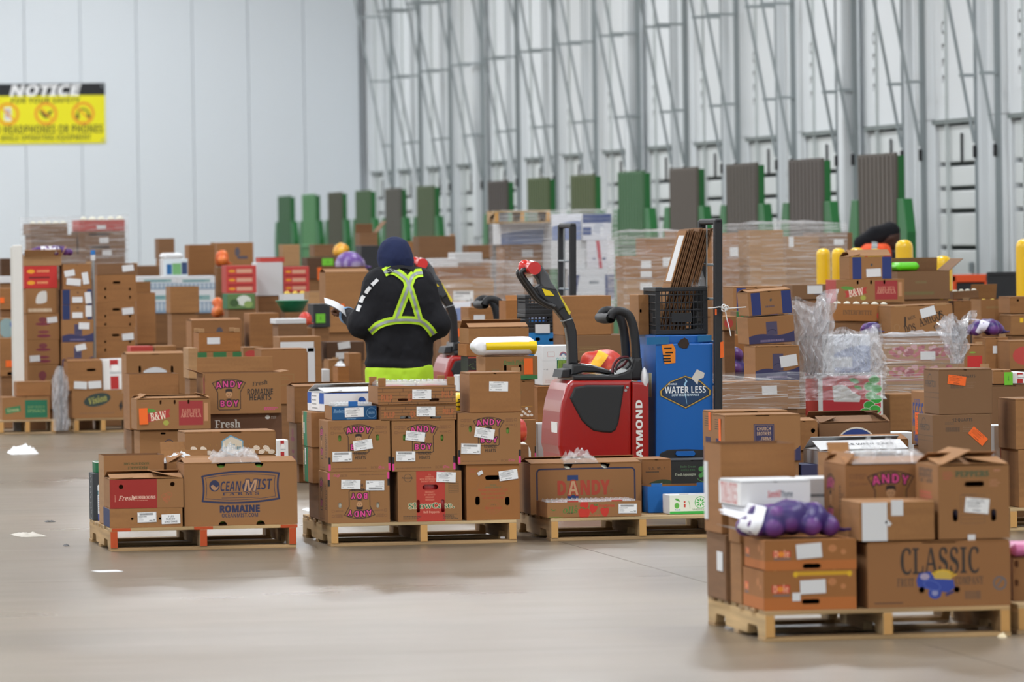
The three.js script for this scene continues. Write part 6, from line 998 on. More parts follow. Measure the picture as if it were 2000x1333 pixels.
  { const g = slab([[0, 0], [0.3, 0], [0.3, 0.4], [0, 0.4]], 0.003, 0, 0), [, m] = printed(0.3, 0.4, 128, (c, W, H) => { rect(c, 0, 0, W, H, '#c9cdd2'); for (let i = 0; i < 9; i++) rect(c, i * 110, 0, 60, H, ['#b98f92', '#8fb0c9', '#cfc48a', '#9aa9b5', '#b5a0b0'][i % 5]); }, 0.5, false); const q = part('side_print', g, m, battery); q.rotation.y = -Math.PI / 2; q.position.set([[0.329, 0.701]][0][0] - 0.001, 0.42, -0.5); }
  part('document_pouch', lump(0.06, 0.35, 1.2, 1, 0.3, 3), std(0xdfe0e2, 0.5), t).position.set(...[[0.257, 0.787]][0], -0.05);
  // load backrest: two posts, top bar, cross rails
  const back = part('load_backrest', slab([[0.681, 1.706], [0.694, 1.718], [0.721, 1.719], [0.729, 1.699], [0.705, 0.038], [0.659, 0.039]], 0.05, 0.008, -0.02), rubber, t, 'black load backrest');
  part('backrest_post', slab([[0.681, 1.706], [0.694, 1.718], [0.721, 1.719], [0.729, 1.699], [0.705, 0.038], [0.659, 0.039]], 0.05, 0.008, -0.5), rubber, back);
  part('top_bar', softBox(0.045, 0.035, 0.5, 0.012), rubber, back).position.set(...[[0.706, 1.703]][0], -0.27);
  for (const h of [0.35, 0.75, 1.0, 1.25, 1.45]) part('cross_rail', bar(V(0, 0, -0.05), V(0, 0, -0.5), 0.008, 0.008, 8), M.greySteel, back).position.set([[0.683, 1.204]][0][0], h, 0);
  part('inner_post', slab([[0.675, 1.682], [0.681, 1.682], [0.656, 0.054], [0.65, 0.054]], 0.02, 0.001, -0.24), M.steel, back);
  part('reflector_tag', slab([[0.704, 0.997], [0.722, 1.003], [0.724, 0.91], [0.703, 0.905]], 0.002, 0, -0.015), M.orangeSticker, back, 'orange tag');
  part('reflector_tag', slab([[0.675, 1.192], [0.686, 1.192], [0.685, 1.156], [0.675, 1.156]], 0.002, 0, -0.015), M.orangeSticker, back);
  for (const s of [-0.12, -0.5]) part('fork', softBox(1.05, 0.05, 0.16, 0.012, 1.3, 0.09, s), M.greySteel, t);
  for (const [wx, wz] of [[-0.08, -0.31], [1.7, -0.12], [1.7, -0.5]]) part('wheel', new THREE.CylinderGeometry(wx < 0 ? 0.11 : 0.04, wx < 0 ? 0.11 : 0.04, 0.09, 24).rotateX(Math.PI / 2), rubber, t).position.set(wx, wx < 0 ? 0.11 : 0.041, wz);
  return t;
}
const truck = palletTruck('red and black rider pallet truck with a blue battery case and an upright backrest', [6.2, -35.2]);
{
  const far = truck.clone(); far.name = numbered('pallet_truck'); far.userData = { label: 'red and black rider pallet truck half hidden behind the standing worker', category: 'pallet truck' }; scene.add(far);
  far.position.set(6.446, 0.701, -43.2); far.position.x += 0.265; far.position.y = 0;
}
// black crate with flattened cartons on the battery
function crate(label, [x, y, v], [w, h, d], o = {}) {
  const t = thing('plastic_crate', label, 'crate', [x, y, -(v + d / 2)]), m = std(0x1d1f22, 0.5), n = o.bars ?? 12;
  const wall = (L) => { const g = []; g.push(softBox(L, 0.024, 0.012, 0.004, 0, h - 0.012, 0, 1), softBox(L, 0.03, 0.01, 0.004, 0, 0.015, 0, 1)); for (let i = 0; i <= n; i++) g.push(softBox(i % n ? 0.006 : 0.028, h - 0.02, 0.006, 0.002, -L / 2 + 0.014 + (L - 0.028) * i / n, h / 2, 0, 1)); for (const q of [0.2, 0.36, 0.52, 0.68, 0.84]) g.push(softBox(L - 0.02, 0.007, 0.008, 0.002, 0, h * q, 0, 1)); if (o.solid) g.push(softBox(L - 0.02, h * 0.5, 0.004, 0.001, 0, h * 0.3, -0.002, 1)); else g.push(softBox(L * 0.4, h * 0.2, 0.008, 0.002, 0, h * 0.36, 0, 1)); return merge(g); };
  const a = wall(w), b = wall(d - 0.014);
  for (const s of [-1, 1]) { part('side_panel', a, m, t).position.z = s * (d / 2 - 0.007); const q = part('end_panel', b, m, t); q.position.x = s * (w / 2 - 0.007); q.rotation.y = Math.PI / 2; }
  part('crate_floor', softBox(w - 0.02, 0.008, d - 0.02, 0.002, 0, 0.006, 0, 1), m, t);
  if (o.label) part('paper_label', box(0.1, 0.06, 0.001), M.paper, t).position.set(0, h * 0.2, d / 2 + 0.006);
  return t;
}
{
  const top = [[0.513, 1.041]][0][1] + 0.002, x0 = 6.2 + [[0.513, 1.206]][0][0];
  crate('black open-grid crate holding flattened cardboard on the blue battery case', [x0, top, 35.4], [0.31, 0.278, 0.4]);
  const sheet = (t, tone, first) => {
    part('board_panel', softBox(0.006, 0.62, 0.3, 0.0015, 0, 0.31, 0, 1), TONE[tone], t);
    part('board_panel', softBox(0.003, 0.6, 0.29, 0.001, 0.0046, 0.305, 0, 1), TONE.inner, t);
    part('fold_line', softBox(0.01, 0.004, 0.301, 0.001, 0.001, 0.3, 0, 1), TONE.dark, t);
    if (first) part('paper_sheet', softBox(0.001, 0.28, 0.2, 0.0003, -0.004, 0.45, 0.03, 1), M.paper, t, 'white paper sheet on the outer board');
  };
  let proto = null;
  for (let i = 0; i < 13; i++) {
    const first = i === 0, label = first ? 'flattened kraft carton with a white sheet, outermost of the bundle in the black crate' : 'flattened kraft carton in the leaning bundle in the black crate', group = 'flattened cartons in the black crate';
    let t; if (i < 2) { t = thing('flattened_carton', label, 'cardboard', [0, 0, 0], 0, first ? undefined : group); sheet(t, i ? 'brown' : 'kraft', first); if (i) proto = t; } else { t = proto.clone(); t.name = numbered('flattened_carton'); scene.add(t); }
    t.position.set(x0 - 0.132 + i * 0.0128, top + 0.012 + (first ? 0.004 : between(0, 0.02)), -(35.4 + 0.2)); t.rotation.set(0, first ? -0.03 : between(-0.008, 0.008), -R(17));
  }
  carton('plain kraft carton standing between the truck grab bar and the black crate', [6.2 + [[0.326, 1.149]][0][0], top, 35.62], [0.06, 0.235, 0.3], { top: 'flat', tone: 'kraft', holes: [[0.012, 0.14, 0.012, 0.02]] });
  const st = thing('string_tie', 'white string knotted round the black load backrest', 'string', [6.2 + [[0.698, 1.198]][0][0], [[0.698, 1.198]][0][1], -35.2], 0);
  const sm = std(0xe6e6e4, 0.6);
  part('string', tube([[-0.07, 0, 0.012], [-0.03, 0.002, 0.012], [0, 0.006, 0.014], [0.03, -0.002, 0.016], [0.155, 0.003, 0.03]], 0.0035, 6), sm, st);
  part('knot', new THREE.TorusKnotGeometry(0.014, 0.004, 40, 6), sm, st).position.set(0.028, 0, 0.02);
  part('loose_end', tube([[0.03, 0, 0.02], [0.036, -0.05, 0.022], [0.05, -0.11, 0.026], [0.06, -0.165, 0.03]], 0.0035, 6), sm, st);
  const pb = thing('plastic_bag', 'scrap of clear plastic bag at the rim of the black crate', 'bag', [x0 + 0.11, top + 0.282, -35.5]); part('bag_film', crumple(0.09, 0.13, 0.1, 14), M.film, pb);
}

// ---------------------------------------------------------------- people
const sub = (a, b) => [a[0] - b[0], a[1] - b[1], a[2] - b[2]], dot = (a, b) => a[0] * b[0] + a[1] * b[1] + a[2] * b[2];
const capsule = (p, a, b, ra, rb, flat = 1) => { const pa = sub(p, a), ba = sub(b, a), pz = [pa[0], pa[1], pa[2] / flat], bz = [ba[0], ba[1], ba[2] / flat], h = Math.max(0, Math.min(1, dot(pz, bz) / (dot(bz, bz) || 1))), q = [pz[0] - bz[0] * h, pz[1] - bz[1] * h, pz[2] - bz[2] * h]; return Math.hypot(...q) - (ra + (rb - ra) * h); };
const smin = (a, b, k) => { const h = Math.max(0, Math.min(1, 0.5 + 0.5 * (b - a) / k)); return b + (a - b) * h - k * h * (1 - h); };
const fieldOf = (bones, k) => (p) => { let d = 9; for (const [a, b, ra, rb, flat] of bones) d = smin(d, capsule(p, a, b, ra, rb, flat), k); return d; };
function meshOf(field, lo, hi, n) {
  const mc = new MarchingCubes(n, std(0xffffff), false, false, 400000), half = n / 2; mc.isolation = 0;
  const at = (i, c) => lo[c] + (hi[c] - lo[c]) * ((i - half) / half * 0.5 + 0.5);
  for (let z = 0; z < n; z++) for (let y = 0; y < n; y++) for (let x = 0; x < n; x++) mc.field[x + y * n + z * n * n] = -field([at(x, 0), at(y, 1), at(z, 2)]);
  mc.update();
  const pos = new Float32Array(mc.count * 3);
  for (let i = 0; i < mc.count; i++) for (let c = 0; c < 3; c++) pos[i * 3 + c] = lo[c] + (hi[c] - lo[c]) * (mc.positionArray[i * 3 + c] * 0.5 + 0.5);
  let g = new THREE.BufferGeometry(); g.setAttribute('position', new THREE.BufferAttribute(pos, 3)); g = mergeVertices(g, 1e-5); g.computeVertexNormals();
  const p = g.attributes.position, uv = new Float32Array(p.count * 2); for (let i = 0; i < p.count; i++) { uv[i * 2] = p.getX(i); uv[i * 2 + 1] = p.getY(i); }
  g.setAttribute('uv', new THREE.BufferAttribute(uv, 2));
  return g;
}
// cloth band lying on a field, seen along -z: points in x, y
function band(field, pts, w, lift, zs = 0.6, n = 40) {
  const curve = new THREE.CatmullRomCurve3(pts.map(([x, y]) => V(x, y, 0)), false, 'catmullrom', 0.3), pos = [], idx = [], uv = [], M_ = 4;
  const depth = (x, y) => { let z = zs; for (let i = 0; i < 120; i++) { const d = field([x, y, z]); if (d < 0.0008) break; z -= Math.max(0.001, d * 0.7); if (z < -0.35) break; } return z; };
  for (let i = 0; i <= n; i++) {
    const p = curve.getPoint(i / n), t = curve.getTangent(i / n);
    for (let j = 0; j <= M_; j++) { const k = (j / M_ - 0.5) * w, x = p.x - t.y * k, y = p.y + t.x * k; pos.push(x, y, depth(x, y) + lift); uv.push(i / n, j / M_); }
  }
  for (let i = 0; i < n; i++) for (let j = 0; j < M_; j++) { const a = i * (M_ + 1) + j, b = a + M_ + 1; idx.push(a, b, a + 1, a + 1, b, b + 1); }
  const g = new THREE.BufferGeometry(); g.setAttribute('position', new THREE.Float32BufferAttribute(pos, 3)); g.setAttribute('uv', new THREE.Float32BufferAttribute(uv, 2)); g.setIndex(idx); g.computeVertexNormals();
  return g;
}
const skin = std(0x6e4a36, 0.6), lime = std(0xb6e02a, 0.7), silver = std(0x9aa0a0, 0.35, { metalness: 0.3 }), navyCloth = std(0x131f45, 0.9), blackCloth = std(0x0c0d14, 0.92);
function hand(curl, side) { // palm with four fingers of unequal length and a thumb at its side
  const b = [[[0, 0, 0], [0, 0.07, 0], 0.022, 0.03, 0.55]];
  [[-0.027, 0.062], [-0.009, 0.072], [0.009, 0.068], [0.026, 0.054]].forEach(([x, L], i) => { const a = curl * (1 + 0.1 * i), k = [x, 0.085, 0], m = [x * 1.1, 0.085 + L * 0.5 * Math.cos(a), -L * 0.5 * Math.sin(a)], e = [x * 1.1, m[1] + L * 0.5 * Math.cos(a * 2), m[2] - L * 0.5 * Math.sin(a * 2)]; b.push([[x * 0.8, 0.05, 0], k, 0.011, 0.0105], [k, m, 0.0105, 0.009], [m, e, 0.009, 0.0075]); });
  b.push([[side * 0.022, 0.02, 0], [side * 0.045, 0.05, -0.012], 0.013, 0.0105], [[side * 0.045, 0.05, -0.012], [side * 0.048, 0.08, -0.026], 0.0105, 0.009]);
  return meshOf(fieldOf(b, 0.006), [-0.07, -0.04, -0.09], [0.07, 0.18, 0.05], 48);
}
{
  const J = (list, zs) => list.map(([x, y], i) => [x, y, Array.isArray(zs) ? zs[i] : zs]);
  const t = thing('person', 'person seen from behind in a navy hood, black jacket and lime reflective harness', 'person', [5.65, 0, -39.6]);
  const [head, neck, chL, chR, hipL, hipR, shL, shR, elL, wrL, elR, wrR] = J([[-0.023, 1.511], [-0.015, 1.391], [-0.087, 1.279], [0.075, 1.276], [-0.094, 0.833], [0.061, 0.83], [-0.133, 1.333], [0.116, 1.326], [-0.268, 1.075], [-0.318, 1.13], [0.23, 1.067], [0.177, 1.165]], [-0.07, 0, 0, 0, 0, 0, 0, 0, 0.03, -0.2, 0.04, -0.24]);
  const kneeL = [hipL[0] - 0.01, 0.42, -0.03], kneeR = [hipR[0] + 0.01, 0.42, -0.02], ankL = [kneeL[0] - 0.01, 0.08, 0.02], ankR = [kneeR[0] + 0.02, 0.08, 0.03];
  const body = fieldOf([[head, [head[0], head[1] + 0.03, head[2]], 0.085, 0.09], [[head[0], head[1] - 0.07, -0.12], [head[0], head[1] - 0.06, -0.1], 0.05, 0.06], [neck, head, 0.05, 0.055], [chL, hipL, 0.11, 0.11, 0.9], [chR, hipR, 0.11, 0.11, 0.9], [shL, shR, 0.06, 0.06], [shL, elL, 0.05, 0.042], [elL, wrL, 0.042, 0.028], [shR, elR, 0.05, 0.042], [elR, wrR, 0.042, 0.028], [hipL, kneeL, 0.085, 0.06], [kneeL, ankL, 0.055, 0.038], [hipR, kneeR, 0.085, 0.06], [kneeR, ankR, 0.055, 0.038]], 0.04);
  const bodyMesh = part('body', meshOf(body, [-0.5, -0.02, -0.45], [0.5, 1.72, 0.4], 96), skin, t);
  const wr = (p, amp) => amp * (fbm(p[0] * 13, p[1] * 9, p[2] * 13 + 4) - 0.5);
  const hem = [[-0.018, 0.748]][0][1], shirtHem = [[-0.019, 0.661]][0][1];
  const jacketBones = fieldOf([[chL, hipL, 0.145, 0.144, 0.92], [chR, hipR, 0.145, 0.144, 0.92], [shL, shR, 0.092, 0.092], [neck, [neck[0], neck[1] + 0.02, -0.02], 0.085, 0.075], [shL, elL, 0.1, 0.078], [elL, wrL, 0.075, 0.052], [shR, elR, 0.1, 0.078], [elR, wrR, 0.075, 0.052]], 0.055);
  const jacket = (p) => Math.max(jacketBones(p) + wr(p, 0.022) + 0.006 * Math.sin(p[1] * 46 + 7 * p[0]) * Math.exp(-Math.pow((p[1] - hem - 0.07) / 0.08, 2)), hem - p[1]);
  part('jacket', meshOf(jacket, [-0.52, hem - 0.03, -0.42], [0.52, 1.52, 0.34], 112), blackCloth, t, 'black jacket');
  const shirt = fieldOf([[[hipL[0], shirtHem + 0.1, 0], [hipL[0], shirtHem - 0.1, 0], 0.146, 0.15, 0.92], [[hipR[0], shirtHem + 0.1, 0], [hipR[0], shirtHem - 0.1, 0], 0.146, 0.15, 0.92]], 0.05);
  part('shirt_hem', meshOf((p) => Math.max(shirt(p) + wr(p, 0.02), shirtHem - 0.02 - p[1], p[1] - hem - 0.06), [-0.36, shirtHem - 0.05, -0.3], [0.36, hem + 0.09, 0.3], 56), lime, t, 'lime yellow shirt hem below the jacket');
  const legs = fieldOf([[hipL, kneeL, 0.12, 0.09], [kneeL, ankL, 0.09, 0.075], [hipR, kneeR, 0.12, 0.09], [kneeR, ankR, 0.09, 0.075]], 0.03);
  part('trousers', meshOf((p) => Math.max(legs(p) + wr(p, 0.015), p[1] - 0.74, 0.07 - p[1]), [-0.36, 0.04, -0.25], [0.36, 0.78, 0.25], 72), std(0x23252b, 0.9), t);
  for (const a of [ankL, ankR]) part('shoe', meshOf((p) => Math.max(fieldOf([[[0, 0.05, 0.05], [0, 0.035, -0.16], 0.05, 0.042]], 0.02)(p), -p[1]), [-0.08, -0.01, -0.24], [0.08, 0.13, 0.13], 36), M.black, t).position.set(a[0], 0.001, a[2]);
  const hoodF = fieldOf([[[head[0] - 0.006, head[1] + 0.02, head[2] + 0.02], [head[0], head[1] + 0.01, head[2] - 0.05], 0.112, 0.1], [[head[0] - 0.035, head[1] - 0.05, -0.02], [head[0] - 0.06, head[1] - 0.1, 0.0], 0.085, 0.06], [[head[0] + 0.03, head[1] - 0.05, -0.02], [head[0] + 0.04, head[1] - 0.1, 0.0], 0.08, 0.055]], 0.05);
  part('hood', meshOf((p) => hoodF(p) + wr(p, 0.018), [head[0] - 0.22, head[1] - 0.22, -0.3], [head[0] + 0.22, head[1] + 0.2, 0.2], 64), navyCloth, t, 'navy blue hood pulled over the head');
  part('collar', band(jacket, [[-0.102, 1.413], [-0.054, 1.442], [-0.007, 1.454], [0.044, 1.447], [0.08, 1.423]], 0.035, 0.012), blackCloth, t);
  // harness
  const straps = [[[-0.122, 1.41], [-0.085, 1.426], [-0.048, 1.418], [-0.008, 1.391], [0.022, 1.361], [0.032, 1.324]], [[0.131, 1.406], [0.093, 1.403], [0.059, 1.383], [0.035, 1.33], [0.007, 1.257], [-0.025, 1.178], [-0.056, 1.102]], [[0.032, 1.33], [0.054, 1.257], [0.077, 1.183], [0.102, 1.092]], [[-0.222, 1.025], [-0.174, 1.067], [-0.12, 1.09], [-0.056, 1.1], [0.021, 1.101], [0.102, 1.092], [0.142, 1.068], [0.175, 1.031], [0.195, 1.001]]];
  const wide = [0.054, 0.054, 0.048, 0.05];
  straps.forEach((s, i) => { const h = part('harness_strap', band(jacket, s, wide[i], 0.008 + 0.002 * i), lime, t, 'lime harness strap with a grey reflective stripe'); part('reflective_stripe', band(jacket, s, wide[i] * 0.34, 0.012 + 0.002 * i), silver, h); });
  for (const s of [[[-0.166, 1.367], [-0.183, 1.351], [-0.204, 1.331]], [[-0.214, 1.318], [-0.231, 1.298], [-0.242, 1.278]], [[-0.252, 1.262], [-0.266, 1.239], [-0.273, 1.219]], [[-0.28, 1.202], [-0.29, 1.182], [-0.297, 1.163]]]) part('sleeve_print', band(jacket, s, 0.022, 0.006, 0.6, 10), M.paper, t, 'white lettering patch on the sleeve');
  // hands: one grips the papers
  const hl = part('hand', hand(1.3, -1), skin, bodyMesh); hl.position.set(wrL[0] - 0.005, wrL[1] + 0.005, wrL[2] - 0.02); hl.rotation.set(-0.7, 0.3, 0.9);
  const hr = part('hand', hand(0.7, 1), skin, bodyMesh); hr.position.set(wrR[0], wrR[1], wrR[2] - 0.02); hr.rotation.set(-1.3, 0, 0.2);
  part('cuff', new THREE.TorusGeometry(0.046, 0.012, 10, 20), std(0x8fb2d9, 0.8), t, 'pale blue cuff').position.set(wrL[0] - 0.006, wrL[1] + 0.002, wrL[2] - 0.005);
  // sheaf of papers in that hand
  const pp = thing('paper_sheaf', 'folded white paper sheaf held by the person in the lime harness', 'paper', [5.65 + wrL[0] - 0.05, wrL[1] + 0.03, -39.6 + wrL[2] - 0.08]);
  for (let i = 0; i < 4; i++) { const g = new THREE.PlaneGeometry(0.19, 0.2, 12, 4).rotateX(-Math.PI / 2), p = g.attributes.position; for (let q = 0; q < p.count; q++) p.setY(q, 0.02 * Math.sin((p.getX(q) + 0.1) * 14) - p.getZ(q) * (0.2 + 0.5 * (p.getX(q) + 0.1)) + i * 0.004); g.computeVertexNormals(); const s = part('sheet', g, M.paper, pp); s.rotation.z = R(-34); s.position.set(-0.03 - 0.004 * i, 0.01, 0.12); }
}
{ // bending worker by the yellow posts
  const t = thing('person', 'person bending forward in an orange vest and black coat beside the yellow posts', 'person', [12.88, 0, -58]);
  const L = [[0.184, 1.565], [0.071, 1.448], [-0.022, 1.366], [-0.09, 0.897], [-0.029, 0.896], [0.241, 1.327], [0.217, 1.09]];
  const [head, neck, ch, hip, hip2, el, wr] = L.map(([x, y], i) => [x, y, [0, 0, 0, 0.08, -0.08, 0.16, 0.12][i]]);
  const body = fieldOf([[head, [head[0] + 0.02, head[1] - 0.05, 0], 0.1, 0.075], [neck, head, 0.05, 0.05], [[ch[0], ch[1], 0.08], hip, 0.12, 0.12], [[ch[0], ch[1], -0.08], hip2, 0.12, 0.12], [[neck[0], neck[1] - 0.03, 0.16], el, 0.05, 0.04], [el, wr, 0.04, 0.03], [[neck[0], neck[1] - 0.03, -0.16], [el[0], el[1], -0.16], 0.05, 0.04], [hip, [hip[0], 0.45, 0.09], 0.09, 0.06], [[hip[0], 0.45, 0.09], [hip[0] - 0.04, 0.06, 0.09], 0.055, 0.04], [hip2, [hip2[0], 0.45, -0.09], 0.09, 0.06], [[hip2[0], 0.45, -0.09], [hip2[0] - 0.04, 0.06, -0.09], 0.055, 0.04]], 0.04);
  part('body', meshOf(body, [-0.45, -0.02, -0.35], [0.5, 1.8, 0.35], 84), std(0x4a2f24, 0.6), t);
  const hair = fieldOf([[[head[0] - 0.01, head[1] + 0.05, 0], [head[0] - 0.16, head[1] + 0.02, 0], 0.1, 0.085], [[head[0] - 0.16, head[1] + 0.02, 0], [[-0.121, 1.511]].map(([x, y]) => [x, y, 0.02])[0], 0.08, 0.07]], 0.04);
  part('hair', meshOf((p) => hair(p) + 0.012 * (fbm(p[0] * 20, p[1] * 20, p[2] * 20) - 0.5), [-0.45, 1.2, -0.2], [0.35, 1.85, 0.2], 60), blackCloth, t, 'long black hair under a black hood');
  const coat = fieldOf([[[ch[0], ch[1], 0.08], hip, 0.14, 0.15], [[ch[0], ch[1], -0.08], hip2, 0.14, 0.15], [[neck[0] - 0.02, neck[1] - 0.05, 0.12], [neck[0] - 0.02, neck[1] - 0.05, -0.12], 0.1, 0.1], [[neck[0], neck[1] - 0.05, 0.17], el, 0.075, 0.06], [el, wr, 0.06, 0.05], [[neck[0], neck[1] - 0.05, -0.17], [el[0], el[1], -0.16], 0.075, 0.06]], 0.05);
  part('coat', meshOf((p) => Math.max(coat(p), 0.62 - p[1]), [-0.45, 0.58, -0.4], [0.5, 1.65, 0.4], 72), std(0x202125, 0.85), t);
  const vest = (p) => Math.max(coat(p) - 0.016, 0.8 - p[1], p[0] - neck[0] - 0.06, p[1] - neck[1] - 0.06);
  part('vest', meshOf(vest, [-0.45, 0.76, -0.4], [0.4, 1.65, 0.4], 72), std(0xf2561d, 0.7), t, 'orange safety vest');
  part('vest_stripe', band((p) => coat(p) - 0.02, [[-0.009, 1.529], [-0.03, 1.47], [-0.057, 1.391], [-0.074, 1.243]], 0.05, 0.004), silver, t);
  const legs = fieldOf([[hip, [hip[0], 0.45, 0.09], 0.12, 0.09], [[hip[0], 0.45, 0.09], [hip[0] - 0.04, 0.08, 0.09], 0.085, 0.07], [hip2, [hip2[0], 0.45, -0.09], 0.12, 0.09], [[hip2[0], 0.45, -0.09], [hip2[0] - 0.04, 0.08, -0.09], 0.085, 0.07]], 0.03);
  part('trousers', meshOf((p) => Math.max(legs(p), p[1] - 0.8, 0.05 - p[1]), [-0.4, 0, -0.3], [0.3, 0.85, 0.3], 56), std(0x25272d, 0.9), t);
  for (const s of [-1, 1]) part('shoe', softBox(0.26, 0.09, 0.1, 0.04, 0.02, 0.046, 0, 3), M.black, t).position.set(hip[0], 0, s * 0.09);
}

// ---------------------------------------------------------------- bags, film, posts, sign, scraps
const netMat = std(0xffffff, 0.45, { vertexColors: true });
const NET = {
  purple: [std(0x2e1760, 0.5), std(0x7a3f86, 0.45)], red: [std(0xc2301f, 0.45), std(0xe0704a, 0.45)], orange: [std(0xd8601a, 0.5), std(0xe98a3c, 0.5)], yellow: [std(0xe89a1c, 0.5), std(0xf0c83c, 0.5)], white: [std(0x6c4a98, 0.5), std(0xd6cfe0, 0.5)], green: [std(0x5fd020, 0.45), std(0x7fe63a, 0.45)],
};
function netBag(label, [x, y, v], [w, h, d], o = {}) { // net hugging the bulbs inside it, tied at one end
  const t = thing('net_bag', label, 'bag', [x, y, -(v + d / 2)], o.yaw ?? 0), [net, fruit] = NET[o.net ?? 'purple'], n = o.n ?? 16, s0 = Math.floor(rnd() * 1000), bones = [];
  const br = Math.min(h * 0.3, 0.6 * Math.sqrt(w * d / n)), rx = w / 2 - br, rz = Math.max(0.01, d / 2 - br), spots = [];
  for (let i = 0; i < n; i++) { const a = i * 2.39996, r = Math.sqrt((i + 0.5) / n), X = r * Math.cos(a) * rx, Z = r * Math.sin(a) * rz; spots.push([X, br + 0.004 + (h - 2 * br) * (1 - r * r) * hash(i, s0, 2), Z]); if (i % 2) spots.push([X * 0.7, h - br - 0.25 * (h - 2 * br) * (r + hash(i, s0, 5)), Z * 0.8]); }
  for (const p of spots) bones.push([p, p, br, br]);
  const end = (o.tail ?? 1) * w * 0.5; bones.push([[end * 0.6, br, 0], [end * 1.04, br * 0.7, 0], br * 0.5, br * 0.16]);
  const F = fieldOf(bones, br * 0.6), e = br * 0.4, g = meshOf((p) => Math.max(F(p), 0.003 - p[1]), [-w / 2 - e - 0.02, -0.02, -d / 2 - e], [w / 2 + e + 0.02, h + e, d / 2 + e], o.fine ?? 34);
  const p = g.attributes.position, col = new Float32Array(p.count * 3), a = net.color, b = fruit.color;
  for (let i = 0; i < p.count; i++) { let m = 9; for (const q of spots) m = Math.min(m, Math.hypot(p.getX(i) - q[0], p.getY(i) - q[1], p.getZ(i) - q[2])); const k = Math.max(0, Math.min(0.75, 1 - (m / br - 0.93) * 6)) * (0.6 + 0.5 * noise(p.getX(i) * 30, p.getY(i) * 30, p.getZ(i) * 30)); col.set([a.r + (b.r - a.r) * k, a.g + (b.g - a.g) * k, a.b + (b.b - a.b) * k], i * 3); }
  g.setAttribute('color', new THREE.BufferAttribute(col, 3));
  part('bag_net', g, netMat, t);
  part('tied_end', lump(br * 0.3, 1.6, 0.5, 0.6, 0.4, 3), net, t).position.set(end * 1.08, br * 0.75, 0);
  if (o.band) { const [bw, c, bx, tilt] = o.band; part('label_band', band(F, [[bx - Math.sin(tilt) * h * 0.36, h * 0.16], [bx, h * 0.5], [bx + Math.sin(tilt) * h * 0.36, h * 0.86]], bw, 0.006, d, 18), std(c, 0.5), t, 'printed label band'); }
  return t;
}
function pillowBag(label, [x, y, v], [w, h, d], o = {}) {
  const t = thing('sack', label, 'bag', [x, y, -(v + d / 2)], o.yaw ?? 0), g = new RoundedBoxGeometry(w, h, d, 10, h * 0.48), p = g.attributes.position, s = rnd() * 40, col = [], a = new THREE.Color(o.color ?? 0xe8e8ea), b = new THREE.Color(o.color2 ?? o.color ?? 0xf2cf12);
  for (let i = 0; i < p.count; i++) { const X = p.getX(i), Y = p.getY(i), Z = p.getZ(i), k = 1 + 0.14 * (fbm(X * 12 + s, Y * 12, Z * 12) - 0.5), e = Math.pow(Math.abs(2 * X / w), 4); p.setXYZ(i, X * (1 + 0.04 * (k - 1)), Math.max(-h / 2, Y * k * (1 - 0.45 * e)), Z * k * (1 - 0.2 * e)); }
  g.computeVertexNormals(); g.translate(0, h / 2, 0);
  part('sack_body', g, std(o.color ?? 0xe8e8ea, 0.35), t);
  if (o.color2) { const F = (q) => Math.max(Math.abs(q[0]) - w / 2, Math.hypot((q[1] - h / 2) / h, q[2] / d) * h - h * 0.47); part('printed_band', band(F, [[-w * 0.34, h * 0.36], [0, h * 0.38], [w * 0.47, h * 0.4]], h * 0.66, 0.012, d, 30), std(o.color2, 0.35), t, 'yellow printed band'); }
  if (o.stripes) for (let i = 0; i < 6; i++) part('dark_print', box(0.05, 0.006, 0.001, between(-w * .3, w * .3), h * (0.2 + 0.1 * i), d / 2 + 0.003), M.dark, t).rotation.z = between(-.3, .3);
  return t;
}
const filmTexture = (() => { const [cv, c] = canvas(512, 512); c.clearRect(0, 0, 512, 512); for (let i = 0; i < 300; i++) { const y = rnd() * 512, a = rnd(), w = 40 + rnd() * 300; c.strokeStyle = `rgba(245,246,248,${0.08 + 0.5 * a * a})`; c.lineWidth = 0.6 + 2.4 * rnd(); c.beginPath(); const x = rnd() * 512 - 100; c.moveTo(x, y); c.quadraticCurveTo(x + w / 2, y + (rnd() - 0.5) * 22, x + w, y + (rnd() - 0.5) * 26); c.stroke(); } const data = c.getImageData(0, 0, 512, 512); for (let i = 3; i < data.data.length; i += 4) { data.data[i] = Math.min(255, 22 + data.data[i] * 0.8); data.data[i - 1] = 244; data.data[i - 2] = 242; data.data[i - 3] = 241; } c.putImageData(data, 0, 0); const t = canvasTexture(cv, true); return t; })();
const filmMat = phys(0xffffff, 0.16, { map: filmTexture, transparent: true, side: THREE.DoubleSide });
const looseFilm = phys(0xeceef2, 0.14, { transparent: true, opacity: 0.3, side: THREE.DoubleSide });
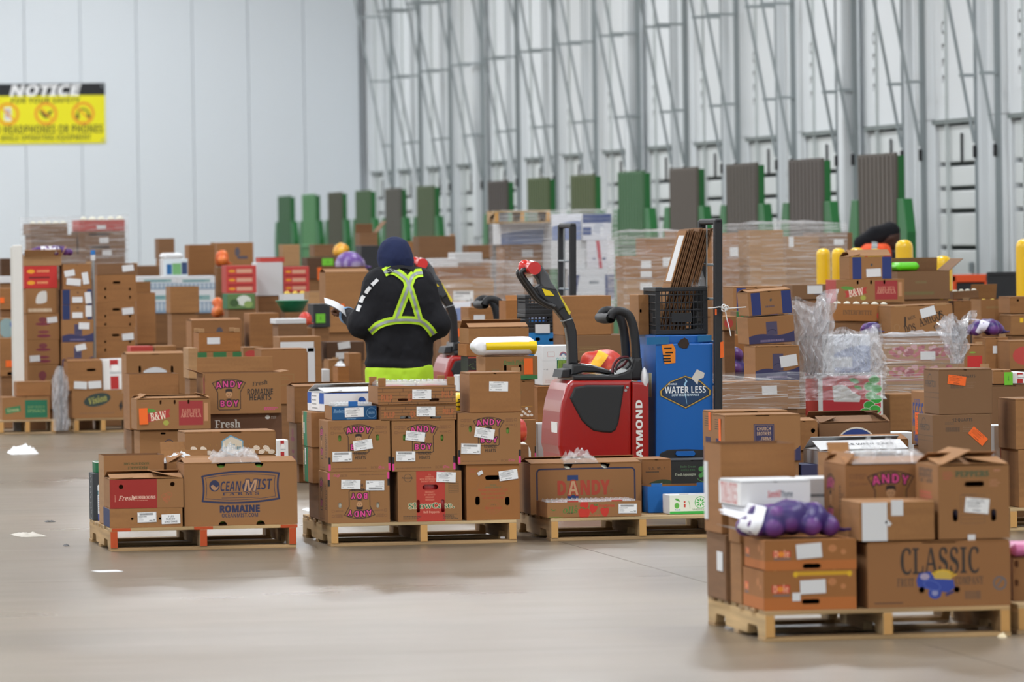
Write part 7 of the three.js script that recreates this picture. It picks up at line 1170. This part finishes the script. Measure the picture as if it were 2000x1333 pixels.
// stretch film pulled round a load: a thin tent with ripples
function filmWrap(label, [x, y, v], [w, h, d], o = {}) {
  const t = thing('stretch_film', label, 'plastic film', [x, y, -(v + d / 2)], 0), n = 18, s = rnd() * 60;
  const side = (L, H) => { const g = new THREE.PlaneGeometry(L, H, n, n), p = g.attributes.position, uv = g.attributes.uv; for (let i = 0; i < p.count; i++) { const X = p.getX(i), Y = p.getY(i), e = (1 - Math.pow(2 * X / L, 6)); p.setZ(i, 0.022 * e * (noise(X * 3 + s, Y * 16, 2) - 0.4) ); p.setY(i, Y + (Y > H * 0.4 ? 0.03 * (noise(X * 6, s) - 0.6) : 0)); uv.setXY(i, X / 0.9 + s, Y / 0.9); } g.computeVertexNormals(); return g.translate(0, H / 2, 0); };
  part('film_face', side(w, h), filmMat, t).position.z = d / 2; const b = part('film_face', side(w, h), filmMat, t); b.position.z = -d / 2;
  for (const q of [-1, 1]) { const m = part('film_face', side(d, h), filmMat, t); m.rotation.y = q * Math.PI / 2; m.position.x = q * w / 2; }
  if (o.top) part('film_top', crumple(w, 0.035, d, 20), looseFilm, t).position.y = h;
  return t;
}
// hanging crumpled film: a sheet over a rising outline
function filmDrape(label, [x, y, v], [w, h, d], o = {}) {
  const t = thing('loose_film', label, 'plastic film', [x, y, -(v + d / 2)], o.yaw ?? 0), n = 34, g = new THREE.PlaneGeometry(w, h, n, n), p = g.attributes.position, s = rnd() * 90, uv = g.attributes.uv;
  for (let i = 0; i < p.count; i++) {
    const X = p.getX(i) / w, Y = p.getY(i) / h + 0.5, r = (o.shape ?? ((a, b) => 1))(X, Y), f = Math.abs(noise(X * 9 + s, Y * 3.5) - 0.5) * 2 + 0.4 * Math.abs(noise(X * 22 + s, Y * 9, 4) - 0.5) * 2;
    p.setXYZ(i, p.getX(i) * r + 0.05 * w * (noise(X * 5 + s, Y * 6, 9) - 0.5), Y * h * (0.86 + 0.26 * noise(X * 3.2 + s, 3)), d * (f - 0.5) + (o.lean ?? 0) * Y);
    uv.setXY(i, Y * h / 0.7 + s, p.getX(i) / 0.7);
  }
  g.computeVertexNormals();
  part('film_sheet', g, looseFilm, t);
  if (o.thin) return t;
  const g2 = g.clone(), q = g2.attributes.position; for (let i = 0; i < q.count; i++) q.setXYZ(i, q.getX(i) * 0.92, q.getY(i) * 0.95, -0.5 * q.getZ(i) - 0.06); g2.computeVertexNormals();
  part('film_fold', g2, looseFilm, t);
  const g3 = g.clone(), q3 = g3.attributes.position; for (let i = 0; i < q3.count; i++) q3.setXYZ(i, q3.getX(i) * 0.84 + 0.02 * Math.sin(q3.getY(i) * 20), q3.getY(i) * 0.9, -0.8 * q3.getZ(i) + 0.04); g3.computeVertexNormals(); part('film_fold', g3, looseFilm, t);
  return t;
}
netBag('purple net bag of red onions with a white band on the tropical fruit trays', [5.008, 0.406, 24.07], [0.457, 0.163, 0.27], {n:30,fine:64,band:[.07,14737636,-.15,.45],tail:1});
netBag('purple net bag with a white label band on top of the red citrus carton', [4.54, 1.515, 53.25], [0.427, 0.105, 0.3], {n:14,band:[.16,14868454,0,0],tail:-1});
netBag('purple net bag of onions lying on a kraft carton near the picture edge', [10.021, 0.891, 41.368], [0.283, 0.126, 0.34], {n:14,band:[.05,14079202,-.05,.6]});
netBag('dark purple net bag squeezed between the truck backrest and the leaning stack', [7.741, 0.687, 38.908], [0.195, 0.231, 0.32], {n:10});
netBag('purple net bag in the dark gap under the low lettered tray', [9.096, 0.923, 40.9], [0.157, 0.094, 0.3], {n:8});
netBag('white and purple net bag above the big bulging carton near the worker', [8.085, 1.3, 60], [0.341, 0.212, 0.4], {n:12,net:'white'});
netBag('red net bag peeking out beside the plain taped carton', [5.397, 0.494, 33.238], [0.102, 0.146, 0.16], {n:6,net:'red',tail:.4});
netBag('red net bag of onions with a yellow band behind the red truck', [6.724, 0.724, 38], [0.353, 0.199, 0.34], {n:18,net:'red',band:[.06,15774748,-.06,.9]});
netBag('orange net bag beside the tall kraft carton near the end wall', [7.083, 1.36, 62.4], [0.158, 0.199, 0.3], {n:8,net:'orange'});
netBag('orange net bag beside the green lettuce crate', [6.481, 0.901, 57.5], [0.126, 0.231, 0.3], {n:8,net:'orange'});
netBag('yellow and orange net bag behind the purple and white bag', [8.933, 1.431, 67], [0.21, 0.163, 0.4], {n:8,net:'yellow'});
netBag('red net bag beside the green basin', [6.279, 0.918, 49.4], [0.1, 0.133, 0.3], {n:6,net:'red'});
pillowBag('bright green bag sticking out of the open kraft carton', [10.06, 1.333, 44.08], [0.177, 0.068, 0.3], {color:6476820});
pillowBag('white and yellow plastic sack lying on the green-banded carton', [5.98, 0.895, 37.3], [0.392, 0.125, 0.34], {color2:15912974});
pillowBag('yellow bag with black print between the wood-print trays and the taped carton', [5.009, 0.675, 32.82], [0.078, 0.117, 0.2], {color:15911954,stripes:1});
pillowBag('pink plastic bag on a kraft carton at the picture edge', [6.057, 0.296, 24.35], [0.182, 0.058, 0.3], {color:15106228});
pillowBag('white crumpled paper bag below the red net bag', [5.435, 0.347, 33.406], [0.1, 0.152, 0.14], {color:15131868});
pillowBag('white plastic sack top behind the blue and green drink pack', [6.484, 1.444, 61.6], [0.217, 0.072, 0.4], {color:15264492});
crate('lower black plastic crate with a paper label on the bright blue carton', [6.846, 0.976, 41.2], [0.233, 0.128, 0.36], {solid:1,bars:8,label:1});
crate('upper black plastic crate stacked behind the truck tiller', [6.848, 1.105, 41.2], [0.233, 0.128, 0.36], {solid:1,bars:8});
filmDrape('crumpled grey-white film bunched up beside the leaning stack', [8.084, 0.703, 38.1], [0.311, 0.525, 0.22], { shape: (a, b) => 0.55 + 0.5 * b });
filmDrape('crumpled clear film draped over the red onion carton', [8.369, 0.713, 38.15], [0.425, 0.309, 0.2], { shape: (a, b) => 1 - 0.2 * b });
filmDrape('twisted white film tail flaring out above the quart cartons', [9.298, 0.757, 39.3], [0.241, 0.309, 0.16], { shape: (a, b) => 0.25 + 0.85 * b, lean: 0.05 });
filmDrape('torn film hanging between the two end pallets', [4.523, 0.031, 52.3], [0.166, 0.51, 0.14], { shape: (a, b) => 0.8 });
filmDrape('film pulled tight across the gap before the red onion carton', [8.248, 0.565, 38.05], [0.563, 0.152, 0.06], { thin: 1 });
filmWrap('clear stretch film wound round the kraft carton beside the truck backrest', [7.666, 0.525, 37.76], [0.554, 0.227, 0.47], {});
filmWrap('clear stretch film wound round the pink fruit trays', [9.122, 0.45, 39.56], [0.541, 0.483, 0.47], {top:1});
filmWrap('hazy stretch film round the tallest load by the end wall', [5.556, 1.266, 61.96], [1.027, 0.642, 0.87], {});
filmWrap('hazy stretch film round the high middle load with the spare pallet', [9.847, 0.942, 57.96], [1.064, 0.947, 1.178], {});
filmWrap('hazy stretch film round the kraft load behind the black crate', [9.649, 0.917, 51.96], [0.607, 0.732, 0.77], {top:1});
filmWrap('hazy stretch film round the pale load beside the yellow posts', [10.876, 0.988, 51.96], [0.885, 0.713, 1.57], {top:1});
filmWrap('hazy stretch film over the cartons behind the worker', [8.736, 1.032, 55.96], [0.797, 0.361, 2.57], {top:1});
// yellow posts
{
  const post = (r, h) => new THREE.LatheGeometry([[0.0001, 0], [r, 0], [r, h - r * 0.9], [r * 0.93, h - r * 0.5], [r * 0.72, h - r * 0.2], [r * 0.4, h - r * 0.04], [0.0001, h]].map(([a, b]) => new THREE.Vector2(a, b)), 28);
  const put = (label, x, z, r, h, group) => { const t = thing('bollard', label, 'bollard', [x, 0, z], 0, group); part('sleeve', post(r, h), M.yellow, t); part('floor_plate', new THREE.CylinderGeometry(r + 0.04, r + 0.04, 0.012, 28).translate(0, 0.007, 0), M.greySteel, t); };
  const list = [[10.386, 1.437, -48.6, 0.058, 'yellow post standing first from the film-wrapped load beside the bending worker'], [10.577, 1.434, -48.9, 0.058, 'yellow post second from the film-wrapped load'], [10.595, 1.434, -48.3, 0.064, 'yellow dome-topped post half hidden by the worker in the orange vest'], [10.661, 1.433, -47.9, 0.063, 'yellow dome-topped post just behind the navy-striped carton'], [10.736, 1.433, -47.2, 0.069, 'tall yellow post between the bending worker and the green bag'], [10.905, 1.431, -46.6, 0.075, 'stout yellow dome-topped post above the open kraft carton with an olive print'], [11.492, 1.422, -46.3, 0.076, 'tall yellow post cut by the picture edge'], [14.594, 1.333, -92, 0.065, 'yellow post far off beside the wrapped middle load'], [13.829, 1.422, -101.3, 0.06, 'small far yellow post next to the worker in the navy hood']];
  const tops = [1.497, 1.497, 1.5, 1.49, 1.56, 1.432, 1.555, 1.52, 1.56];
  list.forEach(([x, , z, r, label], i) => put(label, x, z, r, tops[i]));
}
{ // orange barrier with black board by the dock doors
  const t = thing('barrier', 'orange tube barrier with a black board in front of a dock door', 'barrier', [13.603, 1.088, -57]); t.position.y = 0;
  const m = std(0xe2521c, 0.5), h = 1.2;
  for (const s of [-1, 1]) part('upright', softBox(0.065, h, 0.05, 0.012, s * 0.17, h / 2, 0, 2), m, t);
  part('top_rail', softBox(0.4, 0.075, 0.05, 0.012, 0, h - 0.035, 0, 2), m, t);
  part('board', softBox(0.28, 0.9, 0.02, 0.004, 0, 0.7, -0.01, 1), M.black, t);
  const b = thing('rubber_board', 'black rubber dock board standing beside the orange barrier', 'board', [13.674, 1.092, -56]); b.position.y = 0;
  part('panel', softBox(0.3, 1.2, 0.04, 0.01, 0, 0.6, 0, 2), M.black, b); part('edge_strip', softBox(0.3, 0.04, 0.05, 0.01, 0, 1.21, 0, 1), rubber, b);
}
{ // notice banner on the end wall
  const [x0, y0] = [8.844, 4.108, -117.9], [x1] = [11.142, 4.101, -117.9], top = [10.002, 4.69, -117.9][1], low = [9.985, 3.534, -117.9][1], w = x1 - x0, h = top - low;
  const t = thing('notice_banner', 'yellow notice banner with a black heading and three prohibition circles on the white wall', 'banner', [(x0 + x1) / 2, low, -117.98]);
  const [cv, c] = canvas(768, Math.round(768 * h / w)); c.scale(0.768, 0.768); const H = 1000 * h / w;
  rect(c, 0, 0, 1000, H, '#f4ea10'); rect(c, 0, 0, 1000, H * 0.2, '#16181c'); txt(c, 'NOTICE', 500, H * 0.115, 120, '#f2f2f2', { skew: 0.25, w: 590, stroke: '#f2f2f2', sw: 8 }); txt(c, 'FOR YOUR SAFETY', 500, H * 0.28, 60, '#3c3c14', { w: 580, skew: 0.15 });
  [[185, 0], [505, 1], [815, 2]].forEach(([x, k]) => { ell(c, x, H * 0.5, 84, 84, '#f0a020', 0, 24); if (k === 0) { rect(c, x - 28, H * 0.5 - 56, 58, 112, '#eceaf0'); rect(c, x - 20, H * 0.5 - 40, 42, 70, '#c9b6b0'); } else if (k === 1) { path(c, [[x - 60, H * 0.44], [x - 20, H * 0.47], [x, H * 0.53], [x + 20, H * 0.47], [x + 60, H * 0.44], [x + 24, H * 0.55], [x, H * 0.58], [x - 24, H * 0.55]], '#3a3a1c'); } else { c.beginPath(); c.arc(x, H * 0.52, 46, Math.PI, 0); c.lineWidth = 12; c.strokeStyle = '#3a3a1c'; c.stroke(); ell(c, x - 46, H * 0.55, 14, 24, '#3a3a1c'); ell(c, x + 46, H * 0.55, 14, 24, '#3a3a1c'); } path(c, [[x - 58, H * 0.5 - 58], [x + 58, H * 0.5 + 58]], '#f0a020', 14, false); });
  txt(c, 'NO HEADPHONES OR PHONES', 500, H * 0.76, 96, '#2c2c10', { w: 960 }); txt(c, 'WHILE OPERATING EQUIPMENT', 500, H * 0.9, 64, '#4a4a18', { w: 760 });
  const g = box(w, h, 0.012, 0, h / 2, 0), uv = g.attributes.uv, p = g.attributes.position; for (let i = 0; i < uv.count; i++) uv.setXY(i, p.getX(i) / w + 0.5, p.getY(i) / h);
  part('printed_sheet', g, std(0xffffff, 0.5, { map: canvasTexture(cv) }), t);
  for (const sx of [-1, 1]) for (const sy of [0.05, 0.95]) part('grommet', new THREE.TorusGeometry(0.02, 0.006, 8, 16), M.steel, t).position.set(sx * (w / 2 - 0.05), h * sy, 0.008);
}
// scraps on the floor
{
  const scrap = (label, x, z, w, h, d, m, turn = 0) => { const t = thing('paper_scrap', label, 'litter', [x, 0.001, z], turn); part('crumpled_sheet', crumple(w, h, d, 12), m, t); };
  const film2 = std(0xe9eaea, 0.5);
  for (const [label, [px, , pz], w, h, d, m, turn] of [
    ['white crumpled plastic scrap on the bare floor near the end pallets', [3.829, 0, -47.806], 0.22, 0.07, 0.5, film2, 0], ['thin white paper strip lying flat on the floor', [2.851, 0, -30.438], 0.13, 0.004, 0.16, M.paper, 10], ['thin dark strip on the floor beside the orange painted pallet', [3.036, 0, -35.989], 0.06, 0.008, 0.12, M.black, 0],
    ['tangle of black and white strapping on the floor', [2.776, 0, -34.352], 0.15, 0.02, 0.4, std(0xb9b2a6, 0.6), 5], ['small folded paper scrap on the floor between two front pallets', [4.667, 0, -36.711], 0.07, 0.02, 0.25, M.paper, 0], ['small dark chip on the floor before the orange painted pallet', [2.878, 0, -33.098], 0.03, 0.01, 0.1, M.black, 0], ['pale wood chip on the floor by the classic fruit pallet', [5.823, 0, -23.937], 0.03, 0.02, 0.06, std(0xd9c9a8, 0.8), 0]]) scrap(label, px, pz, w, h, d, m, turn);
  const t = thing('edge_strip', 'tall white packing strip standing beside the red citrus and maroon logo cartons', 'packing strip', [4.228, 0.445, -53]); t.position.y = 0;
  part('strip_face', (() => { const g = box(0.085, 1.62, 0.03, 0, 0.81, 0), p = g.attributes.position; return softBox(0.085, 1.62, 0.03, 0.01, 0, 0.81, 0, 2); })(), std(0xd8d6d0, 0.6), t); part('strip_fold', softBox(0.03, 1.6, 0.1, 0.01, -0.04, 0.805, -0.05, 2), std(0xcfcdc6, 0.6), t);
  const pole = thing('marker_pole', 'slim steel pole with a blue cap beside the vented carton column', 'pole', [4.936, 0.889, -53.6]); pole.position.y = 0;
  part('tube', new THREE.CylinderGeometry(0.012, 0.012, 1.48, 12).translate(0, 0.74, 0), M.steel, pole); part('collar', new THREE.CylinderGeometry(0.02, 0.02, 0.05, 14).translate(0, 1.5, 0), TONE.white, pole); part('cap', new THREE.CylinderGeometry(0.02, 0.022, 0.04, 14).translate(0, 1.545, 0), std(0x1c6fb8, 0.4), pole, 'blue cap');
  const bx = [6.255, 1.052, -50.2], basin = thing('basin', 'dark green plastic basin on a plain kraft carton', 'basin', [bx[0], 1.034, -50.18]);
  part('bowl', new THREE.LatheGeometry([[0.001, 0.006], [0.075, 0.006], [0.125, 0.092], [0.135, 0.095], [0.13, 0.085], [0.08, 0.001], [0.001, 0.001]].map(([a, b]) => new THREE.Vector2(a, b)), 28), std(0x0f6b48, 0.4), basin); part('rim', new THREE.TorusGeometry(0.131, 0.006, 8, 28).rotateX(Math.PI / 2).translate(0, 0.093, 0), std(0x0f6b48, 0.4), basin);
}

scene.traverse((o) => { if (o.isMesh) { o.castShadow = true; o.receiveShadow = true; } if (o.isLight && o.shadow) o.castShadow = true; });
renderer.render(scene, camera);
